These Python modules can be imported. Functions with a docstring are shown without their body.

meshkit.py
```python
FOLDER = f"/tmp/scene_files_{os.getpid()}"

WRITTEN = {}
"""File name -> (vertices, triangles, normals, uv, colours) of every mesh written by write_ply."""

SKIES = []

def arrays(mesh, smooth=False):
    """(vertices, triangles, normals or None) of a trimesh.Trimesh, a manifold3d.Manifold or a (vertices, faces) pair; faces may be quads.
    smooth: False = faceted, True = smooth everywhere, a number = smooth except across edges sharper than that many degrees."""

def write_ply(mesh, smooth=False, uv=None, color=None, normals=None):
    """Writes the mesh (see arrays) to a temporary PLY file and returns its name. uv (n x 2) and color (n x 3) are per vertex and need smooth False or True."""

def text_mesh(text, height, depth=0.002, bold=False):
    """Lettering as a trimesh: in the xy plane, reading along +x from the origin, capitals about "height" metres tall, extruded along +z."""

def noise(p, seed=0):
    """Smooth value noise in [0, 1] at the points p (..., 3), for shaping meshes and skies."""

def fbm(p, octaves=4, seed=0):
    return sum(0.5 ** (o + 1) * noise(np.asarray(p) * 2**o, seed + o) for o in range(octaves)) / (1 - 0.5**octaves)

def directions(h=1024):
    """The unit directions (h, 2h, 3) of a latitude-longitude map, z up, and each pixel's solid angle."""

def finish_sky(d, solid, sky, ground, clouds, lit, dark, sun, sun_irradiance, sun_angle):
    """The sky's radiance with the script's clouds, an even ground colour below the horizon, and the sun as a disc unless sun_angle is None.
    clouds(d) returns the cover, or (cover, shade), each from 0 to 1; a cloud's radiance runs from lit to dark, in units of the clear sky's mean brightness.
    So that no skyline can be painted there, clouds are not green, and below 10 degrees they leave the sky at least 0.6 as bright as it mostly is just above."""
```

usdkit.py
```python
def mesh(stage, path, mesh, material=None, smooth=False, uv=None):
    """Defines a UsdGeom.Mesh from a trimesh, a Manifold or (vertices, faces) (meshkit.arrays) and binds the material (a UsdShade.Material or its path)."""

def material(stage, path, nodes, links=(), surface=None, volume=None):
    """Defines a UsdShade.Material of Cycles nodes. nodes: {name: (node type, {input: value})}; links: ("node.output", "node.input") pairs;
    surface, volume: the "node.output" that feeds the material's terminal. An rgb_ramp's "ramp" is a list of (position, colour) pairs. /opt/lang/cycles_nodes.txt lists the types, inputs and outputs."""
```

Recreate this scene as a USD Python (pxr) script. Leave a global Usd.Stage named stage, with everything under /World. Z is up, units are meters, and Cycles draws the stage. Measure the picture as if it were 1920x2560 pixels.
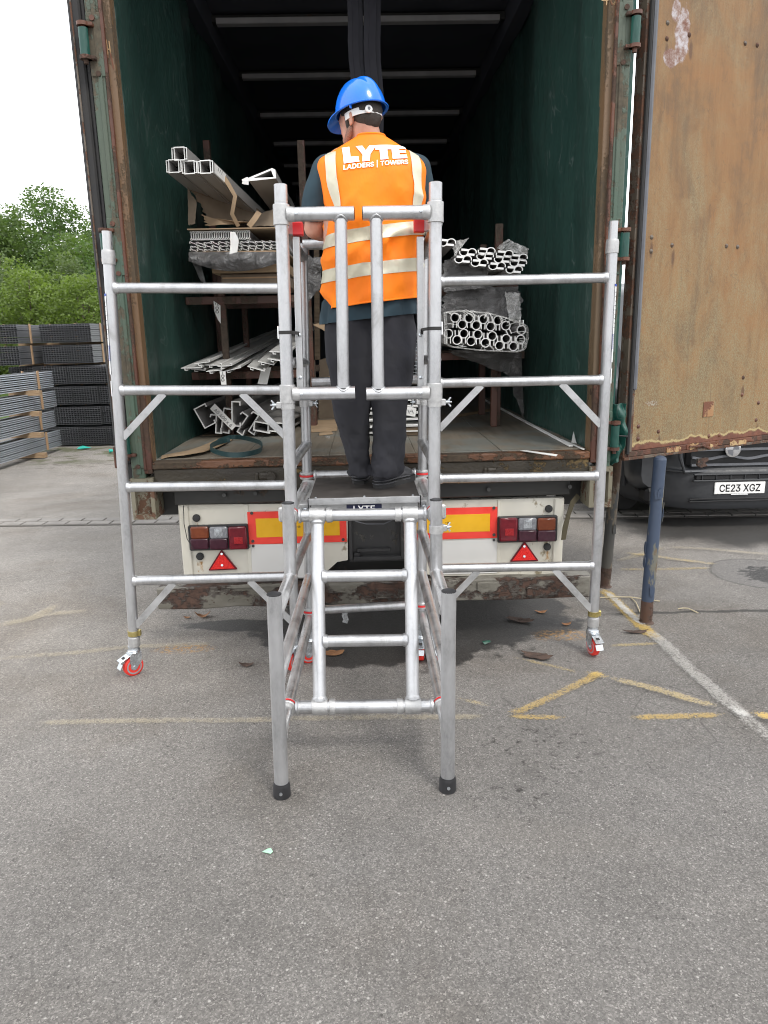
import math, random
import numpy as np
import trimesh
import manifold3d as m3
from shapely.geometry import Polygon, LineString, Point, box as sbox
from shapely.ops import unary_union
import usdkit, meshkit
from pxr import Usd, UsdGeom, UsdLux, UsdShade, Sdf, Gf, Vt

stage = Usd.Stage.CreateInMemory()
UsdGeom.SetStageUpAxis(stage, 'Z')
UsdGeom.SetStageMetersPerUnit(stage, 1.0)
UsdGeom.Xform.Define(stage, '/World')
V = lambda *a: np.array(a, float)
rng = np.random.default_rng(7)
R7 = random.Random(7)

# ---------------------------------------------------------------- camera
EYE = 1.65                                   # height of the lens above the yard
FPX = 1850.0                                 # focal length in pixels of the 1920 x 2560 photograph
PITCH, ROLL = math.atan(443 / FPX), 0.022
_F = V(0, math.cos(PITCH), -math.sin(PITCH))
_R0, _U0 = V(1, 0, 0), V(0, math.sin(PITCH), math.cos(PITCH))
_R = _R0 * math.cos(ROLL) - _U0 * math.sin(ROLL)
_U = _U0 * math.cos(ROLL) + _R0 * math.sin(ROLL)
cam = UsdGeom.Camera.Define(stage, '/World/camera')
cam.CreateProjectionAttr('perspective')
cam.CreateHorizontalApertureAttr(36.0)
cam.CreateVerticalApertureAttr(48.0)
cam.CreateFocalLengthAttr(36.0 * FPX / 1920)
cam.CreateClippingRangeAttr(Gf.Vec2f(0.05, 2000))
cam.AddTransformOp().Set(Gf.Matrix4d(*_R, 0, *_U, 0, *(-_F), 0, 0, 0, EYE, 1))
cam.CreateExposureAttr(0.35)

# ---------------------------------------------------------------- sky and sun (thin bright overcast)
SUN_AZ, SUN_EL = math.radians(-35 + 180), math.radians(52)      # azimuth from +y towards +x
sun_to = V(math.sin(SUN_AZ) * math.cos(SUN_EL), math.cos(SUN_AZ) * math.cos(SUN_EL), math.sin(SUN_EL))
sky = UsdLux.DomeLight.Define(stage, '/World/sky')
usdkit.material(stage, '/World/Looks/sky', {
    'tc': ('texture_coordinate', {}),
    'map': ('mapping', {'scale': (1, 1, 2.2)}),
    'n': ('noise_texture', {'scale': 2.2, 'detail': 6.0, 'roughness': 0.55}),
    'cr': ('rgb_ramp', {'ramp': [(0.3, (12.5, 12.8, 13.4)), (0.7, (16.5, 16.6, 16.8))]}),
    'fr': ('rgb_ramp', {'ramp': [(0.25, (0.93,) * 3), (0.6, (1.0,) * 3)]}),
    's': ('sky_texture', {'sky_type': 'single_scattering', 'sun_disc': False, 'sun_elevation': SUN_EL, 'sun_rotation': SUN_AZ, 'aerosol_density': 2.0}),
    'm': ('mix', {'mix_type': 'mix'}),
    'b': ('background_shader', {'strength': 0.1})},
    [('tc.generated', 'map.vector'), ('map.vector', 'n.vector'), ('n.fac', 'cr.fac'), ('n.fac', 'fr.fac'), ('fr.color', 'm.fac'),
     ('s.color', 'm.color1'), ('cr.color', 'm.color2'), ('m.color', 'b.color')], surface='b.background')
UsdShade.MaterialBindingAPI.Apply(sky.GetPrim()).Bind(UsdShade.Material.Get(stage, '/World/Looks/sky'))
sky.GetPrim().SetCustomDataByKey('kind', 'structure')
sky.GetPrim().SetCustomDataByKey('label', 'bright white overcast sky above the yard')
sky.GetPrim().SetCustomDataByKey('category', 'sky')
sun = UsdLux.DistantLight.Define(stage, '/World/sun')
sun.CreateIntensityAttr(0.4)
sun.CreateAngleAttr(14.0)
sun.CreateColorAttr(Gf.Vec3f(1.0, 0.96, 0.9))
sun.GetPrim().CreateAttribute('inputs:normalize', Sdf.ValueTypeNames.Bool).Set(True)
_z = sun_to / np.linalg.norm(sun_to)
_x = np.cross(V(0, 0, 1), _z); _x /= np.linalg.norm(_x)
_y = np.cross(_z, _x)
sun.AddTransformOp().Set(Gf.Matrix4d(*_x, 0, *_y, 0, *_z, 0, 0, 0, 20, 1))

# ---------------------------------------------------------------- measuring: where a sight line meets an upright plane or a level
YAW = 0.0215
E1 = V(1, YAW, 0) / math.hypot(1, YAW)
E2 = V(-YAW, 1, 0) / math.hypot(1, YAW)
EYEP = V(0, 0, EYE)
def ray(x, y): return _F + _R * (x - 960) / FPX - _U * (y - 1280) / FPX
def at(x, y, d):
    q = ray(x, y); return EYEP + q * (d / (q[1] - YAW * q[0]))
def pix_y(q): v = np.asarray(q) - EYEP; return 1280 - FPX * (v @ _U) / (v @ _F)
def gnd(x, y, z=0.0):
    q = ray(x, y); return EYEP + q * ((z - EYE) / q[2])

# ---------------------------------------------------------------- things and parts
_taken = {}
def numbered(parent, name):
    k = _taken.setdefault(parent, {}); n = k.get(name, 0); k[name] = n + 1
    return f'{parent}/{name}' if n == 0 else f'{parent}/{name}_{n:03d}'
def tagp(prim, label=None, cat=None, group=None, kind=None):
    for k, v in (('label', label), ('category', cat), ('group', group), ('kind', kind)):
        if v: prim.SetCustomDataByKey(k, v)
class Thing:
    def __init__(s, name, label=None, cat=None, loc=(0, 0, 0), rotz=0.0, group=None, kind=None):
        s.name, s.loc = name, V(*loc)
        s.path = numbered('/World', name)
        x = UsdGeom.Xform.Define(stage, s.path)
        x.AddTranslateOp().Set(Gf.Vec3d(*map(float, loc)))
        if rotz: x.AddRotateZOp().Set(math.degrees(rotz))
        s.prim = x.GetPrim(); tagp(s.prim, label, cat, group, kind)
    def part(s, name, mesh, mat, smooth=35, label=None, kind=None, under=None, local=False):
        p = numbered(under or s.path, name)
        put(p, mesh, mat, smooth, None if local else s.loc)
        tagp(stage.GetPrimAtPath(p), label, None, None, kind)
        return p
def put(path, mesh, mat, smooth=35, loc=None):
    if isinstance(mesh, (list, tuple)) and not isinstance(mesh[0], np.ndarray): mesh = trimesh.util.concatenate(mesh)
    if isinstance(mesh, m3.Manifold): mesh = tm(mesh)
    mesh = mesh.copy()
    if loc is not None: mesh.apply_translation(-np.asarray(loc))
    usdkit.mesh(stage, path, mesh, M[mat], smooth)
def single(name, mesh, mat, label, cat, group=None, kind=None, smooth=35, loc=None):
    """a thing that is one mesh, its origin at its own base"""
    if isinstance(mesh, (list, tuple)): mesh = trimesh.util.concatenate(mesh)
    if isinstance(mesh, m3.Manifold): mesh = tm(mesh)
    if loc is None:
        b = mesh.bounds; loc = V((b[0, 0] + b[1, 0]) / 2, (b[0, 1] + b[1, 1]) / 2, b[0, 2])
    p = numbered('/World', name)
    put(p, mesh, mat, smooth, loc)
    prim = stage.GetPrimAtPath(p)
    UsdGeom.Xformable(prim).AddTranslateOp().Set(Gf.Vec3d(*map(float, loc)))
    tagp(prim, label, cat, group, kind)
    return p
def copy_of(t, loc, rotz=0.0, label=None, cat=None, group=None, rotx=0.0, scale=None):
    p = numbered('/World', t.name)
    x = UsdGeom.Xform.Define(stage, p)
    x.GetPrim().GetReferences().AddInternalReference(t.path)
    x.GetPrim().SetInstanceable(True)
    x.ClearXformOpOrder()
    x.AddTranslateOp().Set(Gf.Vec3d(*map(float, loc)))
    x.AddRotateZOp().Set(math.degrees(rotz))
    if scale is not None:
        x.AddScaleOp().Set(Gf.Vec3f(*scale))
    tagp(x.GetPrim(), label, cat, group)
    return p

# ---------------------------------------------------------------- shapes
def tm(man):
    g = man.to_mesh(); return trimesh.Trimesh(np.array(g.vert_properties)[:, :3], np.array(g.tri_verts), process=False)
def frame_of(d):
    d = np.asarray(d, float); d = d / np.linalg.norm(d)
    a = V(0, 0, 1) if abs(d[2]) < 0.9 else V(0, 1, 0)
    x = np.cross(a, d); x /= np.linalg.norm(x)
    return x, np.cross(d, x), d
def lathe(p, q, prof, n=24, flute=0.0):
    """prof: (t along p->q in metres, radius); flute: depth of lengthwise ribs"""
    p, q = V(*p), V(*q); x, y, d = frame_of(q - p)
    a = np.arange(n) * 2 * math.pi / n
    ro = np.where(np.arange(n) % 2 == 0, 1.0, 1.0 - flute)
    vs, fs = [], []
    for t, r in prof:
        vs.append(p + d * t + (np.cos(a) * ro)[:, None] * x * r + (np.sin(a) * ro)[:, None] * y * r)
    m = len(prof)
    for i in range(m - 1):
        for j in range(n):
            k = (j + 1) % n
            fs += [[i * n + j, i * n + k, (i + 1) * n + k], [i * n + j, (i + 1) * n + k, (i + 1) * n + j]]
    vs.append(p + d * prof[0][0]); vs.append(p + d * prof[-1][0])
    c0, c1 = m * n, m * n + 1
    for j in range(n):
        k = (j + 1) % n
        fs += [[c0, k, j], [c1, (m - 1) * n + j, (m - 1) * n + k]]
    vs = [np.atleast_2d(v) for v in vs]
    return trimesh.Trimesh(np.vstack(vs), np.array(fs), process=False)
def cyl(p, q, r, n=24, r2=None, flute=0.0, chamfer=0.0):
    L = float(np.linalg.norm(V(*q) - V(*p))); r2 = r if r2 is None else r2
    if chamfer: prof = [(0, r - chamfer), (chamfer, r), (L - chamfer, r2), (L, r2 - chamfer)]
    else: prof = [(0, r), (L, r2)]
    return lathe(p, q, prof, n, flute)
def rung(p, q, r):
    """ribbed ladder tube with a weld bead at each end"""
    p, q = V(*p), V(*q); d = (q - p) / np.linalg.norm(q - p)
    return trimesh.util.concatenate([cyl(p, q, r, 40, flute=0.035), lathe(p - d * .004, p + d * .02, [(0, r * 1.2), (.012, r * 1.16), (.02, r)], 18),
                                     lathe(q + d * .004, q - d * .02, [(0, r * 1.2), (.012, r * 1.16), (.02, r)], 18)])
def hollow(p, q, r, t=.003, n=28):
    p, q = V(*p), V(*q); L = float(np.linalg.norm(q - p)); m = n
    x, y, d = frame_of(q - p); a = np.arange(n) * 2 * math.pi / n
    ring = lambda tt, rr: p + d * tt + np.cos(a)[:, None] * x * rr + np.sin(a)[:, None] * y * rr
    vs = np.vstack([ring(0, r), ring(L, r), ring(L, r - t), ring(0, r - t)])
    fs = []
    for i in range(4):
        i2 = (i + 1) % 4
        for j in range(n):
            k = (j + 1) % n
            fs += [[i * n + j, i * n + k, i2 * n + k], [i * n + j, i2 * n + k, i2 * n + j]]
    return trimesh.Trimesh(vs, np.array(fs), process=False)
def cbox(c, size, bev=0.003, R=None):
    s = np.array(size, float) / 2; b = min(bev, s.min() * .9)
    if b <= 0: m = trimesh.creation.box(2 * s)
    else:
        pts = []
        for sx in (-1, 1):
            for sy in (-1, 1):
                for sz in (-1, 1):
                    for k in range(3):
                        e = s.copy(); e -= b; e[k] += b
                        pts.append(e * (sx, sy, sz))
        m = trimesh.convex.convex_hull(np.array(pts))
    if R is not None:
        T = np.eye(4); T[:3, :3] = np.column_stack(R); m.apply_transform(T)
    m.apply_translation(c); return m
def span(u0, u1, v0, v1, z0, z1, bev=.003, org=None):
    """box in the trailer's frame (u across, v into it)"""
    o = TRO if org is None else org
    c = o + E1 * (u0 + u1) / 2 + E2 * (v0 + v1) / 2; c[2] = (z0 + z1) / 2
    return cbox(c, (u1 - u0, v1 - v0, z1 - z0), bev, (E1, E2, V(0, 0, 1)))
def bar(p, q, w, h, up=(0, 0, 1), bev=.002):
    p, q = V(*p), V(*q); d = q - p; L = np.linalg.norm(d); d = d / L
    s = np.cross(d, V(*up)); s /= np.linalg.norm(s); u = np.cross(s, d)
    return cbox((p + q) / 2, (L, w, h), bev, (d, s, u))
def sweep(pts, r, n=10, closed=False):
    pts = np.array(pts, float); N = len(pts)
    vs, fs = [], []; prev = None
    for i in range(N):
        a = pts[(i - 1) % N] if (closed or i > 0) else pts[i]
        b = pts[(i + 1) % N] if (closed or i < N - 1) else pts[i]
        d = (b - a) / np.linalg.norm(b - a)
        if prev is None: x, y, _ = frame_of(d)
        else:
            x = prev - d * (prev @ d); x /= np.linalg.norm(x); y = np.cross(d, x)
        prev = x
        rr = r[i] if np.ndim(r) else r
        for j in range(n):
            t = 2 * math.pi * j / n
            vs.append(pts[i] + rr * (math.cos(t) * x + math.sin(t) * y))
    for i in range(N if closed else N - 1):
        i2 = (i + 1) % N
        for j in range(n):
            k = (j + 1) % n
            fs += [[i * n + j, i * n + k, i2 * n + k], [i * n + j, i2 * n + k, i2 * n + j]]
    if not closed:
        vs += [pts[0], pts[-1]]
        for j in range(n):
            k = (j + 1) % n
            fs += [[N * n, k, j], [N * n + 1, (N - 1) * n + j, (N - 1) * n + k]]
    return trimesh.Trimesh(np.array(vs), np.array(fs), process=False)
def ribbon(pts, w, t, up=(0, 0, 1)):
    """flat band of width w and thickness t along pts; up: the band's broad-face normal or a list of them"""
    pts = np.array(pts, float); N = len(pts); vs, fs = [], []
    for i in range(N):
        d = pts[min(i + 1, N - 1)] - pts[max(i - 1, 0)]; d /= np.linalg.norm(d)
        u = V(*(up[i] if np.ndim(up) == 2 else up)); s = np.cross(d, u); s /= np.linalg.norm(s); u = np.cross(s, d)
        for a, b in ((-1, -1), (1, -1), (1, 1), (-1, 1)): vs.append(pts[i] + s * a * w / 2 + u * b * t / 2)
    for i in range(N - 1):
        for j in range(4):
            k = (j + 1) % 4
            fs += [[i * 4 + j, i * 4 + k, i * 4 + 4 + k], [i * 4 + j, i * 4 + 4 + k, i * 4 + 4 + j]]
    e = (N - 1) * 4
    fs += [[0, 2, 1], [0, 3, 2], [e, e + 1, e + 2], [e, e + 2, e + 3]]
    return trimesh.Trimesh(np.array(vs), np.array(fs), process=False)
def extr(poly, depth, o, ux, uy, uz):
    gs = [g for g in getattr(poly, 'geoms', [poly]) if g.area > 1e-9]
    m = trimesh.util.concatenate([trimesh.creation.extrude_polygon(g, depth, engine='earcut') for g in gs])
    v = m.vertices
    m2 = trimesh.Trimesh(V(*o) + v[:, :1] * V(*ux) + v[:, 1:2] * V(*uy) + v[:, 2:3] * V(*uz), m.faces, process=False)
    if np.linalg.det(np.column_stack([ux, uy, uz])) < 0: m2.invert()
    return m2
def grid_sheet(P, thick=0.0, closed_u=False):
    """P: (n, m, 3) points; a sheet, given thickness along its normals when thick > 0"""
    n, m = P.shape[:2]; idx = np.arange(n * m).reshape(n, m)
    if closed_u: q = [(idx[:-1, j], idx[:-1, (j + 1) % m], idx[1:, (j + 1) % m], idx[1:, j]) for j in range(m)]
    else: q = [(idx[:-1, j], idx[:-1, j + 1], idx[1:, j + 1], idx[1:, j]) for j in range(m - 1)]
    f = np.vstack([np.vstack([np.stack([a, b, c], 1), np.stack([a, c, d], 1)]) for a, b, c, d in q])
    t = trimesh.Trimesh(P.reshape(-1, 3), f, process=False)
    if not thick: return t
    nrm = np.array(t.vertex_normals)
    t2 = trimesh.Trimesh(t.vertices - nrm * thick, f[:, ::-1], process=False)
    parts = [t, t2]
    edges = [idx[0, :], idx[-1, :]] if closed_u else [idx[0, :], idx[-1, :], idx[:, 0], idx[:, -1]]
    vv = np.vstack([t.vertices, t2.vertices]); ff = []
    for e in edges:
        for a, b in zip(e[:-1], e[1:]): ff += [[a, b, b + n * m], [a, b + n * m, a + n * m]]
    parts.append(trimesh.Trimesh(vv, np.array(ff), process=False))
    return trimesh.util.concatenate(parts)
def rough(mesh, amp, scale, seed=0, sub=None):
    """subdivide to edges of at most sub and push the surface about by noise"""
    if sub:
        v, f = trimesh.remesh.subdivide_to_size(mesh.vertices, mesh.faces, sub); mesh = trimesh.Trimesh(v, f); mesh.merge_vertices()
    n = np.array(mesh.vertex_normals)
    k = (meshkit.fbm(mesh.vertices * scale + 11.3, 4, seed) - .5) * 2 * amp
    mesh.vertices = mesh.vertices + n * k[:, None]
    return mesh
def revolve_about(c, axis, prof, n=32):
    """prof: (t along axis, r) from centre c"""
    c = V(*c); return lathe(c, c + V(*axis), prof, n)
def ball(c, r, sub=2, scale=(1, 1, 1)):
    m = trimesh.creation.icosphere(sub, r); m.apply_scale(scale); m.apply_translation(c); return m
def hulls(chain, n=20):
    out = m3.Manifold()
    sp = [m3.Manifold.sphere(float(r), n).translate(tuple(map(float, p))) for p, r in chain]
    for a, b in zip(sp[:-1], sp[1:]): out = out + m3.Manifold.batch_hull([a, b])
    return out
def smooth_body(man, ln=.014, it=12):
    t = tm(man.refine_to_length(ln)); t.merge_vertices()
    trimesh.smoothing.filter_taubin(t, lamb=.5, nu=-.53, iterations=it); return t
def text_on(text, h, o, ux, uy, depth=.0015, bold=False, center=True, width=None):
    m = meshkit.text_mesh(text, h, 1.0, bold); v = m.vertices.copy()
    w = v[:, 0].max() - v[:, 0].min(); sx = (width / w) if width else 1.0
    v[:, 0] = (v[:, 0] - (v[:, 0].min() + w / 2 if center else 0)) * sx
    if center: v[:, 1] -= h / 2
    uz = np.cross(ux, uy)
    return trimesh.Trimesh(V(*o) + v[:, :1] * V(*ux) + v[:, 1:2] * V(*uy) + v[:, 2:3] * uz * depth, m.faces, process=False)
# trailer frame and the hinge line of its open door
_a, _b = at(335, 1240, 3.8), at(1522, 1240, 3.8)
TRO = (_a + _b) / 2; TRO[2] = 0
DH = at(1556, 1146, 3.88)                     # foot of the open door at its hinge
_f = gnd(1920, 1100, DH[2])
DD = (_f - DH) / np.linalg.norm(_f - DH)      # along the door, away from the hinge
DN = V(DD[1], -DD[0], 0)                      # out of the door's face, towards the camera
def DOORP(s, z): return V(DH[0] + DD[0] * s, DH[1] + DD[1] * s, z)
def door_px(x, y):
    q = ray(x, y); t = ((DH - EYEP) @ DN) / (q @ DN); return EYEP + q * t
# ---------------------------------------------------------------- materials
M = {}
class G:
    """small builder for node graphs; '@node.output' strings are links"""
    def __init__(s): s.n, s.l, s.k = {}, [], 0
    def __call__(s, kind, out, **kw):
        s.k += 1; name = f'n{s.k}'; vals = {}
        for a, b in kw.items():
            if isinstance(b, str) and b.startswith('@'): s.l.append((b[1:], f'{name}.{a}'))
            else: vals[a] = b
        s.n[name] = (kind, vals); return f'@{name}.{out}'
    def pos(s): return s('geometry', 'position')
    def obj(s): return s('texture_coordinate', 'object')
    def noise(s, v, scale, detail=4.0, rough=.55, dist=0.0, out='fac'): return s('noise_texture', out, vector=v, scale=float(scale), detail=float(detail), roughness=rough, distortion=float(dist))
    def vor(s, v, scale, out='distance', feature='f1', rnd=1.0): return s('voronoi_texture', out, vector=v, scale=float(scale), feature=feature, randomness=rnd)
    def ramp(s, f, stops, out='color'): return s('rgb_ramp', out, fac=f, ramp=[(a, tuple(c) if np.ndim(c) else (c,) * 3) for a, c in stops])
    def mix(s, f, a, b, how='mix'): return s('mix', 'color', fac=f, color1=a, color2=b, mix_type=how)
    def math(s, op, a, b=0.0, clamp=False): return s('math', 'value', math_type=op, value1=a, value2=b, use_clamp=clamp)
    def scale(s, v, sc, loc=(0, 0, 0), rot=(0, 0, 0)): return s('mapping', 'vector', vector=v, scale=sc, location=loc, rotation=rot)
    def mr(s, v, a, b, c=0.0, d=1.0, t='smoothstep'): return s('map_range', 'result', value=v, from_min=a, from_max=b, to_min=c, to_max=d, range_type=t, clamp=True)
    def bump(s, h, dist, strength=1.0): return s('bump', 'normal', height=h, distance=dist, strength=strength)
    def pr(s, **kw): return s('principled_bsdf', 'BSDF', **kw)
    def done(s, name, surf, vol=None): M[name] = usdkit.material(stage, f'/World/Looks/{name}', s.n, s.l, surface=surf[1:] if surf else None, volume=vol)
    def blob(s, p, c, r, wob=.5, ns=3.0, soft=.3, seedv=(0, 0, 0)):
        """1 inside an ellipsoid with a ragged edge, 0 outside"""
        q = s('vector_math', 'vector', math_type='subtract', vector1=p, vector2=tuple(c))
        q = s('vector_math', 'vector', math_type='divide', vector1=q, vector2=tuple(r))
        L = s('vector_math', 'value', math_type='length', vector1=q)
        n = s.noise(p, ns, 5, .6)
        L = s.math('add', L, s.math('multiply', s.math('subtract', n, .5), wob * 2))
        return s.mr(L, 1.0 - soft, 1.0, 1.0, 0.0)
def plain(name, col, rough=.5, metal=0.0, col2=None, scale=6.0, lo=.35, hi=.65, bump=0.0, bscale=40.0, stretch=(1, 1, 1), detail=5, rvar=.12, **kw):
    g = G(); o = g.scale(g.obj(), stretch)
    c = tuple(col)
    n = g.noise(o, scale, detail, .6)
    c = g.ramp(n, [(lo, col), (hi, col2 if col2 is not None else tuple(min(1, x * 1.18 + .004) for x in col))])
    r = g.mr(n, .3, .7, max(.02, rough - rvar), min(1, rough + rvar), 'linear')
    args = dict(base_color=c, roughness=r, metallic=float(metal), **kw)
    if bump: args['normal'] = g.bump(g.noise(o, bscale, 4, .6), bump)
    g.done(name, g.pr(**args))
# aluminium
def alu(name, c0, c1, dirt, rg_, bscale=110):
    g = G(); o = g.obj()
    n = g.noise(g.scale(o, (1, 1, .4)), 11, 8, .65); sm = g.noise(g.scale(o, (1, 1, .6)), 5.0, 7, .7, .5); sc = g.noise(g.scale(o, (1, 1, 1), rot=(.4, .7, 0)), 60, 5, .75, 1.5)
    c = g.ramp(n, [(.32, c0), (.68, c1)])
    c = g.mix(g.mr(sm, .54, .72, 0, .55), c, dirt)
    c = g.mix(g.mr(sc, .62, .72, 0, .30), c, dirt)
    r = g.math('add', g.mr(n, .3, .7, rg_ - .08, rg_ + .08, 'linear'), g.mr(sm, .5, .72, 0, .18))
    g.done(name, g.pr(base_color=c, roughness=r, metallic=.9, normal=g.bump(g.noise(o, bscale, 6, .7), .0007)))
alu('aluminium', (.43, .435, .445), (.57, .575, .585), (.25, .24, .225), .36)
plain('aluminium_flat', (.46, .465, .47), .40, .85, (.55, .555, .56), 14, bump=.0003, bscale=60)
plain('aluminium_worn', (.55, .55, .55), .36, .9, (.68, .68, .68), 7, bump=.0006, bscale=50)
plain('aluminium_cast', (.43, .43, .43), .48, .8, (.53, .53, .525), 60, bump=.0008, bscale=220)
plain('profile_end', (.80, .80, .78), .5, .35, (.9, .9, .88), 20)
plain('profile_body', (.30, .29, .28), .5, .35, (.42, .41, .40), 5, stretch=(1, .1, 1))
plain('strip_body', (.50, .50, .48), .5, .25, (.62, .62, .60), 5)
plain('zinc', (.48, .51, .54), .28, .95, (.60, .63, .66), 30)
plain('brass_plated', (.42, .34, .12), .38, .9, (.52, .44, .2), 20)
plain('red_plastic', (.55, .02, .025), .42, 0, (.64, .035, .035), 10)
plain('red_tyre', (.60, .025, .018), .5, 0, (.66, .04, .025), 20)
plain('grey_plastic', (.22, .23, .24), .5)
plain('black_plastic', (.012, .012, .013), .45, 0, (.022, .022, .024), 12)
plain('rubber', (.016, .016, .017), .75, 0, (.03, .029, .028), 20, bump=.0006, bscale=120)
plain('seal_grey', (.10, .105, .12), .6, 0, (.15, .155, .17), 8)
plain('deck_ply', (.035, .03, .027), .62, 0, (.06, .053, .048), 12, bump=.0012, bscale=70, lo=.3, hi=.75)
plain('label_white', (.78, .79, .8), .45)
plain('label_blue', (.02, .07, .42), .45)
plain('label_navy', (.008, .01, .04), .45)
plain('print_white', (.86, .86, .86), .5)
plain('ink', (.012, .012, .014), .6)
plain('pencil', (.10, .10, .11), .7)
plain('paper', (.66, .66, .64), .8, 0, (.76, .76, .74), 12)
plain('cardboard', (.27, .19, .115), .85, 0, (.34, .245, .155), 9, bump=.0004, bscale=60)
plain('cardboard_dark', (.15, .115, .08), .85, 0, (.21, .165, .12), 9)
plain('timber', (.26, .17, .095), .8, 0, (.40, .28, .17), 5, stretch=(1, 8, 8), bump=.0015, bscale=30)
plain('timber_old', (.12, .085, .055), .85, 0, (.22, .165, .11), 6, stretch=(1, 8, 8), bump=.0015, bscale=30)
plain('band_wood', (.36, .23, .13), .8, 0, (.46, .31, .19), 9)
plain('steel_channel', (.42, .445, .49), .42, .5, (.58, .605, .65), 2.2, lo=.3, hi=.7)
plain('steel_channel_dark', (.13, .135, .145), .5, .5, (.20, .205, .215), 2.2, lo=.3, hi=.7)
plain('green_cap', (.01, .06, .04), .5)
plain('teal_scrap', (.02, .42, .34), .5, 0, (.05, .52, .43), 20)
plain('mint_chip', (.35, .60, .42), .6)
plain('skin', (.47, .235, .165), .5, 0, (.56, .30, .22), 25, subsurface_weight=.08, subsurface_scale=.01)
plain('orange_cloth', (.98, .20, .002), .72, 0, (1.0, .25, .004), 5, bump=.006, bscale=11, stretch=(1, 1, .6))
plain('reflective_tape', (.55, .525, .40), .42, .2, (.66, .635, .50), 8, bump=.0012, bscale=26)
plain('teal_cloth', (.013, .032, .046), .82, 0, (.024, .052, .07), 6, bump=.002, bscale=12)
plain('black_cloth', (.012, .0122, .016), .85, 0, (.023, .0232, .030), 5, bump=.006, bscale=9)
plain('shoe_black', (.030, .030, .034), .4, 0, (.055, .055, .06), 30, bump=.001, bscale=60)
plain('helmet_blue', (.008, .15, .72), .22, 0, (.012, .17, .78), 4, rvar=.04, coat_weight=.4, coat_roughness=.1)
plain('white_plastic', (.72, .71, .70), .45)
plain('hair', (.016, .012, .009), .6, 0, (.045, .033, .026), 180, bump=.002, bscale=400)
plain('stubble', (.16, .085, .06), .6, 0, (.36, .19, .14), 300)
plain('van_paint', (.045, .048, .054), .36, .25, (.058, .061, .067), 3, coat_weight=.5, coat_roughness=.12)
plain('van_plastic', (.034, .036, .040), .5, 0, (.045, .047, .051), 30, bump=.0004, bscale=300)
plain('van_black', (.006, .006, .007), .5)
plain('chrome', (.72, .73, .75), .15, 1.0, rvar=.05)
plain('plate_white', (.80, .80, .78), .4)
plain('headlamp', (.35, .37, .4), .15, .4, rvar=.05)
plain('window_dark', (.012, .014, .016), .06, 0, rvar=.02)
plain('interior_black', (.040, .043, .056), .7, 0, (.06, .064, .08), 3)
plain('bow_metal', (.34, .33, .335), .6, .1, (.44, .43, .43), 6)
plain('strap_dark', (.022, .022, .03), .7, 0, (.04, .04, .05), 8)
plain('marker_red', (.78, .045, .03), .38, 0, (.83, .06, .04), 8)
plain('marker_yellow', (.72, .38, .006), .38, 0, (.78, .43, .01), 8)
plain('lens_amber', (.13, .030, .012), .2, 0, (.17, .042, .014), 30, rvar=.05)
plain('lens_red', (.10, .005, .012), .18, 0, (.16, .008, .016), 30, rvar=.05)
plain('lens_plum', (.032, .007, .015), .25, 0, (.048, .010, .02), 30, rvar=.05)
plain('lens_clear', (.16, .165, .18), .15, 0, (.24, .245, .26), 60, rvar=.05)
plain('retro_red', (.62, .012, .012), .25, 0, (.82, .03, .025), 160, lo=.4, hi=.6, bump=.002, bscale=160, rvar=.06)
plain('retro_dim', (.26, .008, .012), .25, 0, (.36, .014, .018), 160)
plain('olive_webbing', (.06, .05, .028), .85)
plain('joint_dark', (.085, .08, .072), .9)
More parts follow.
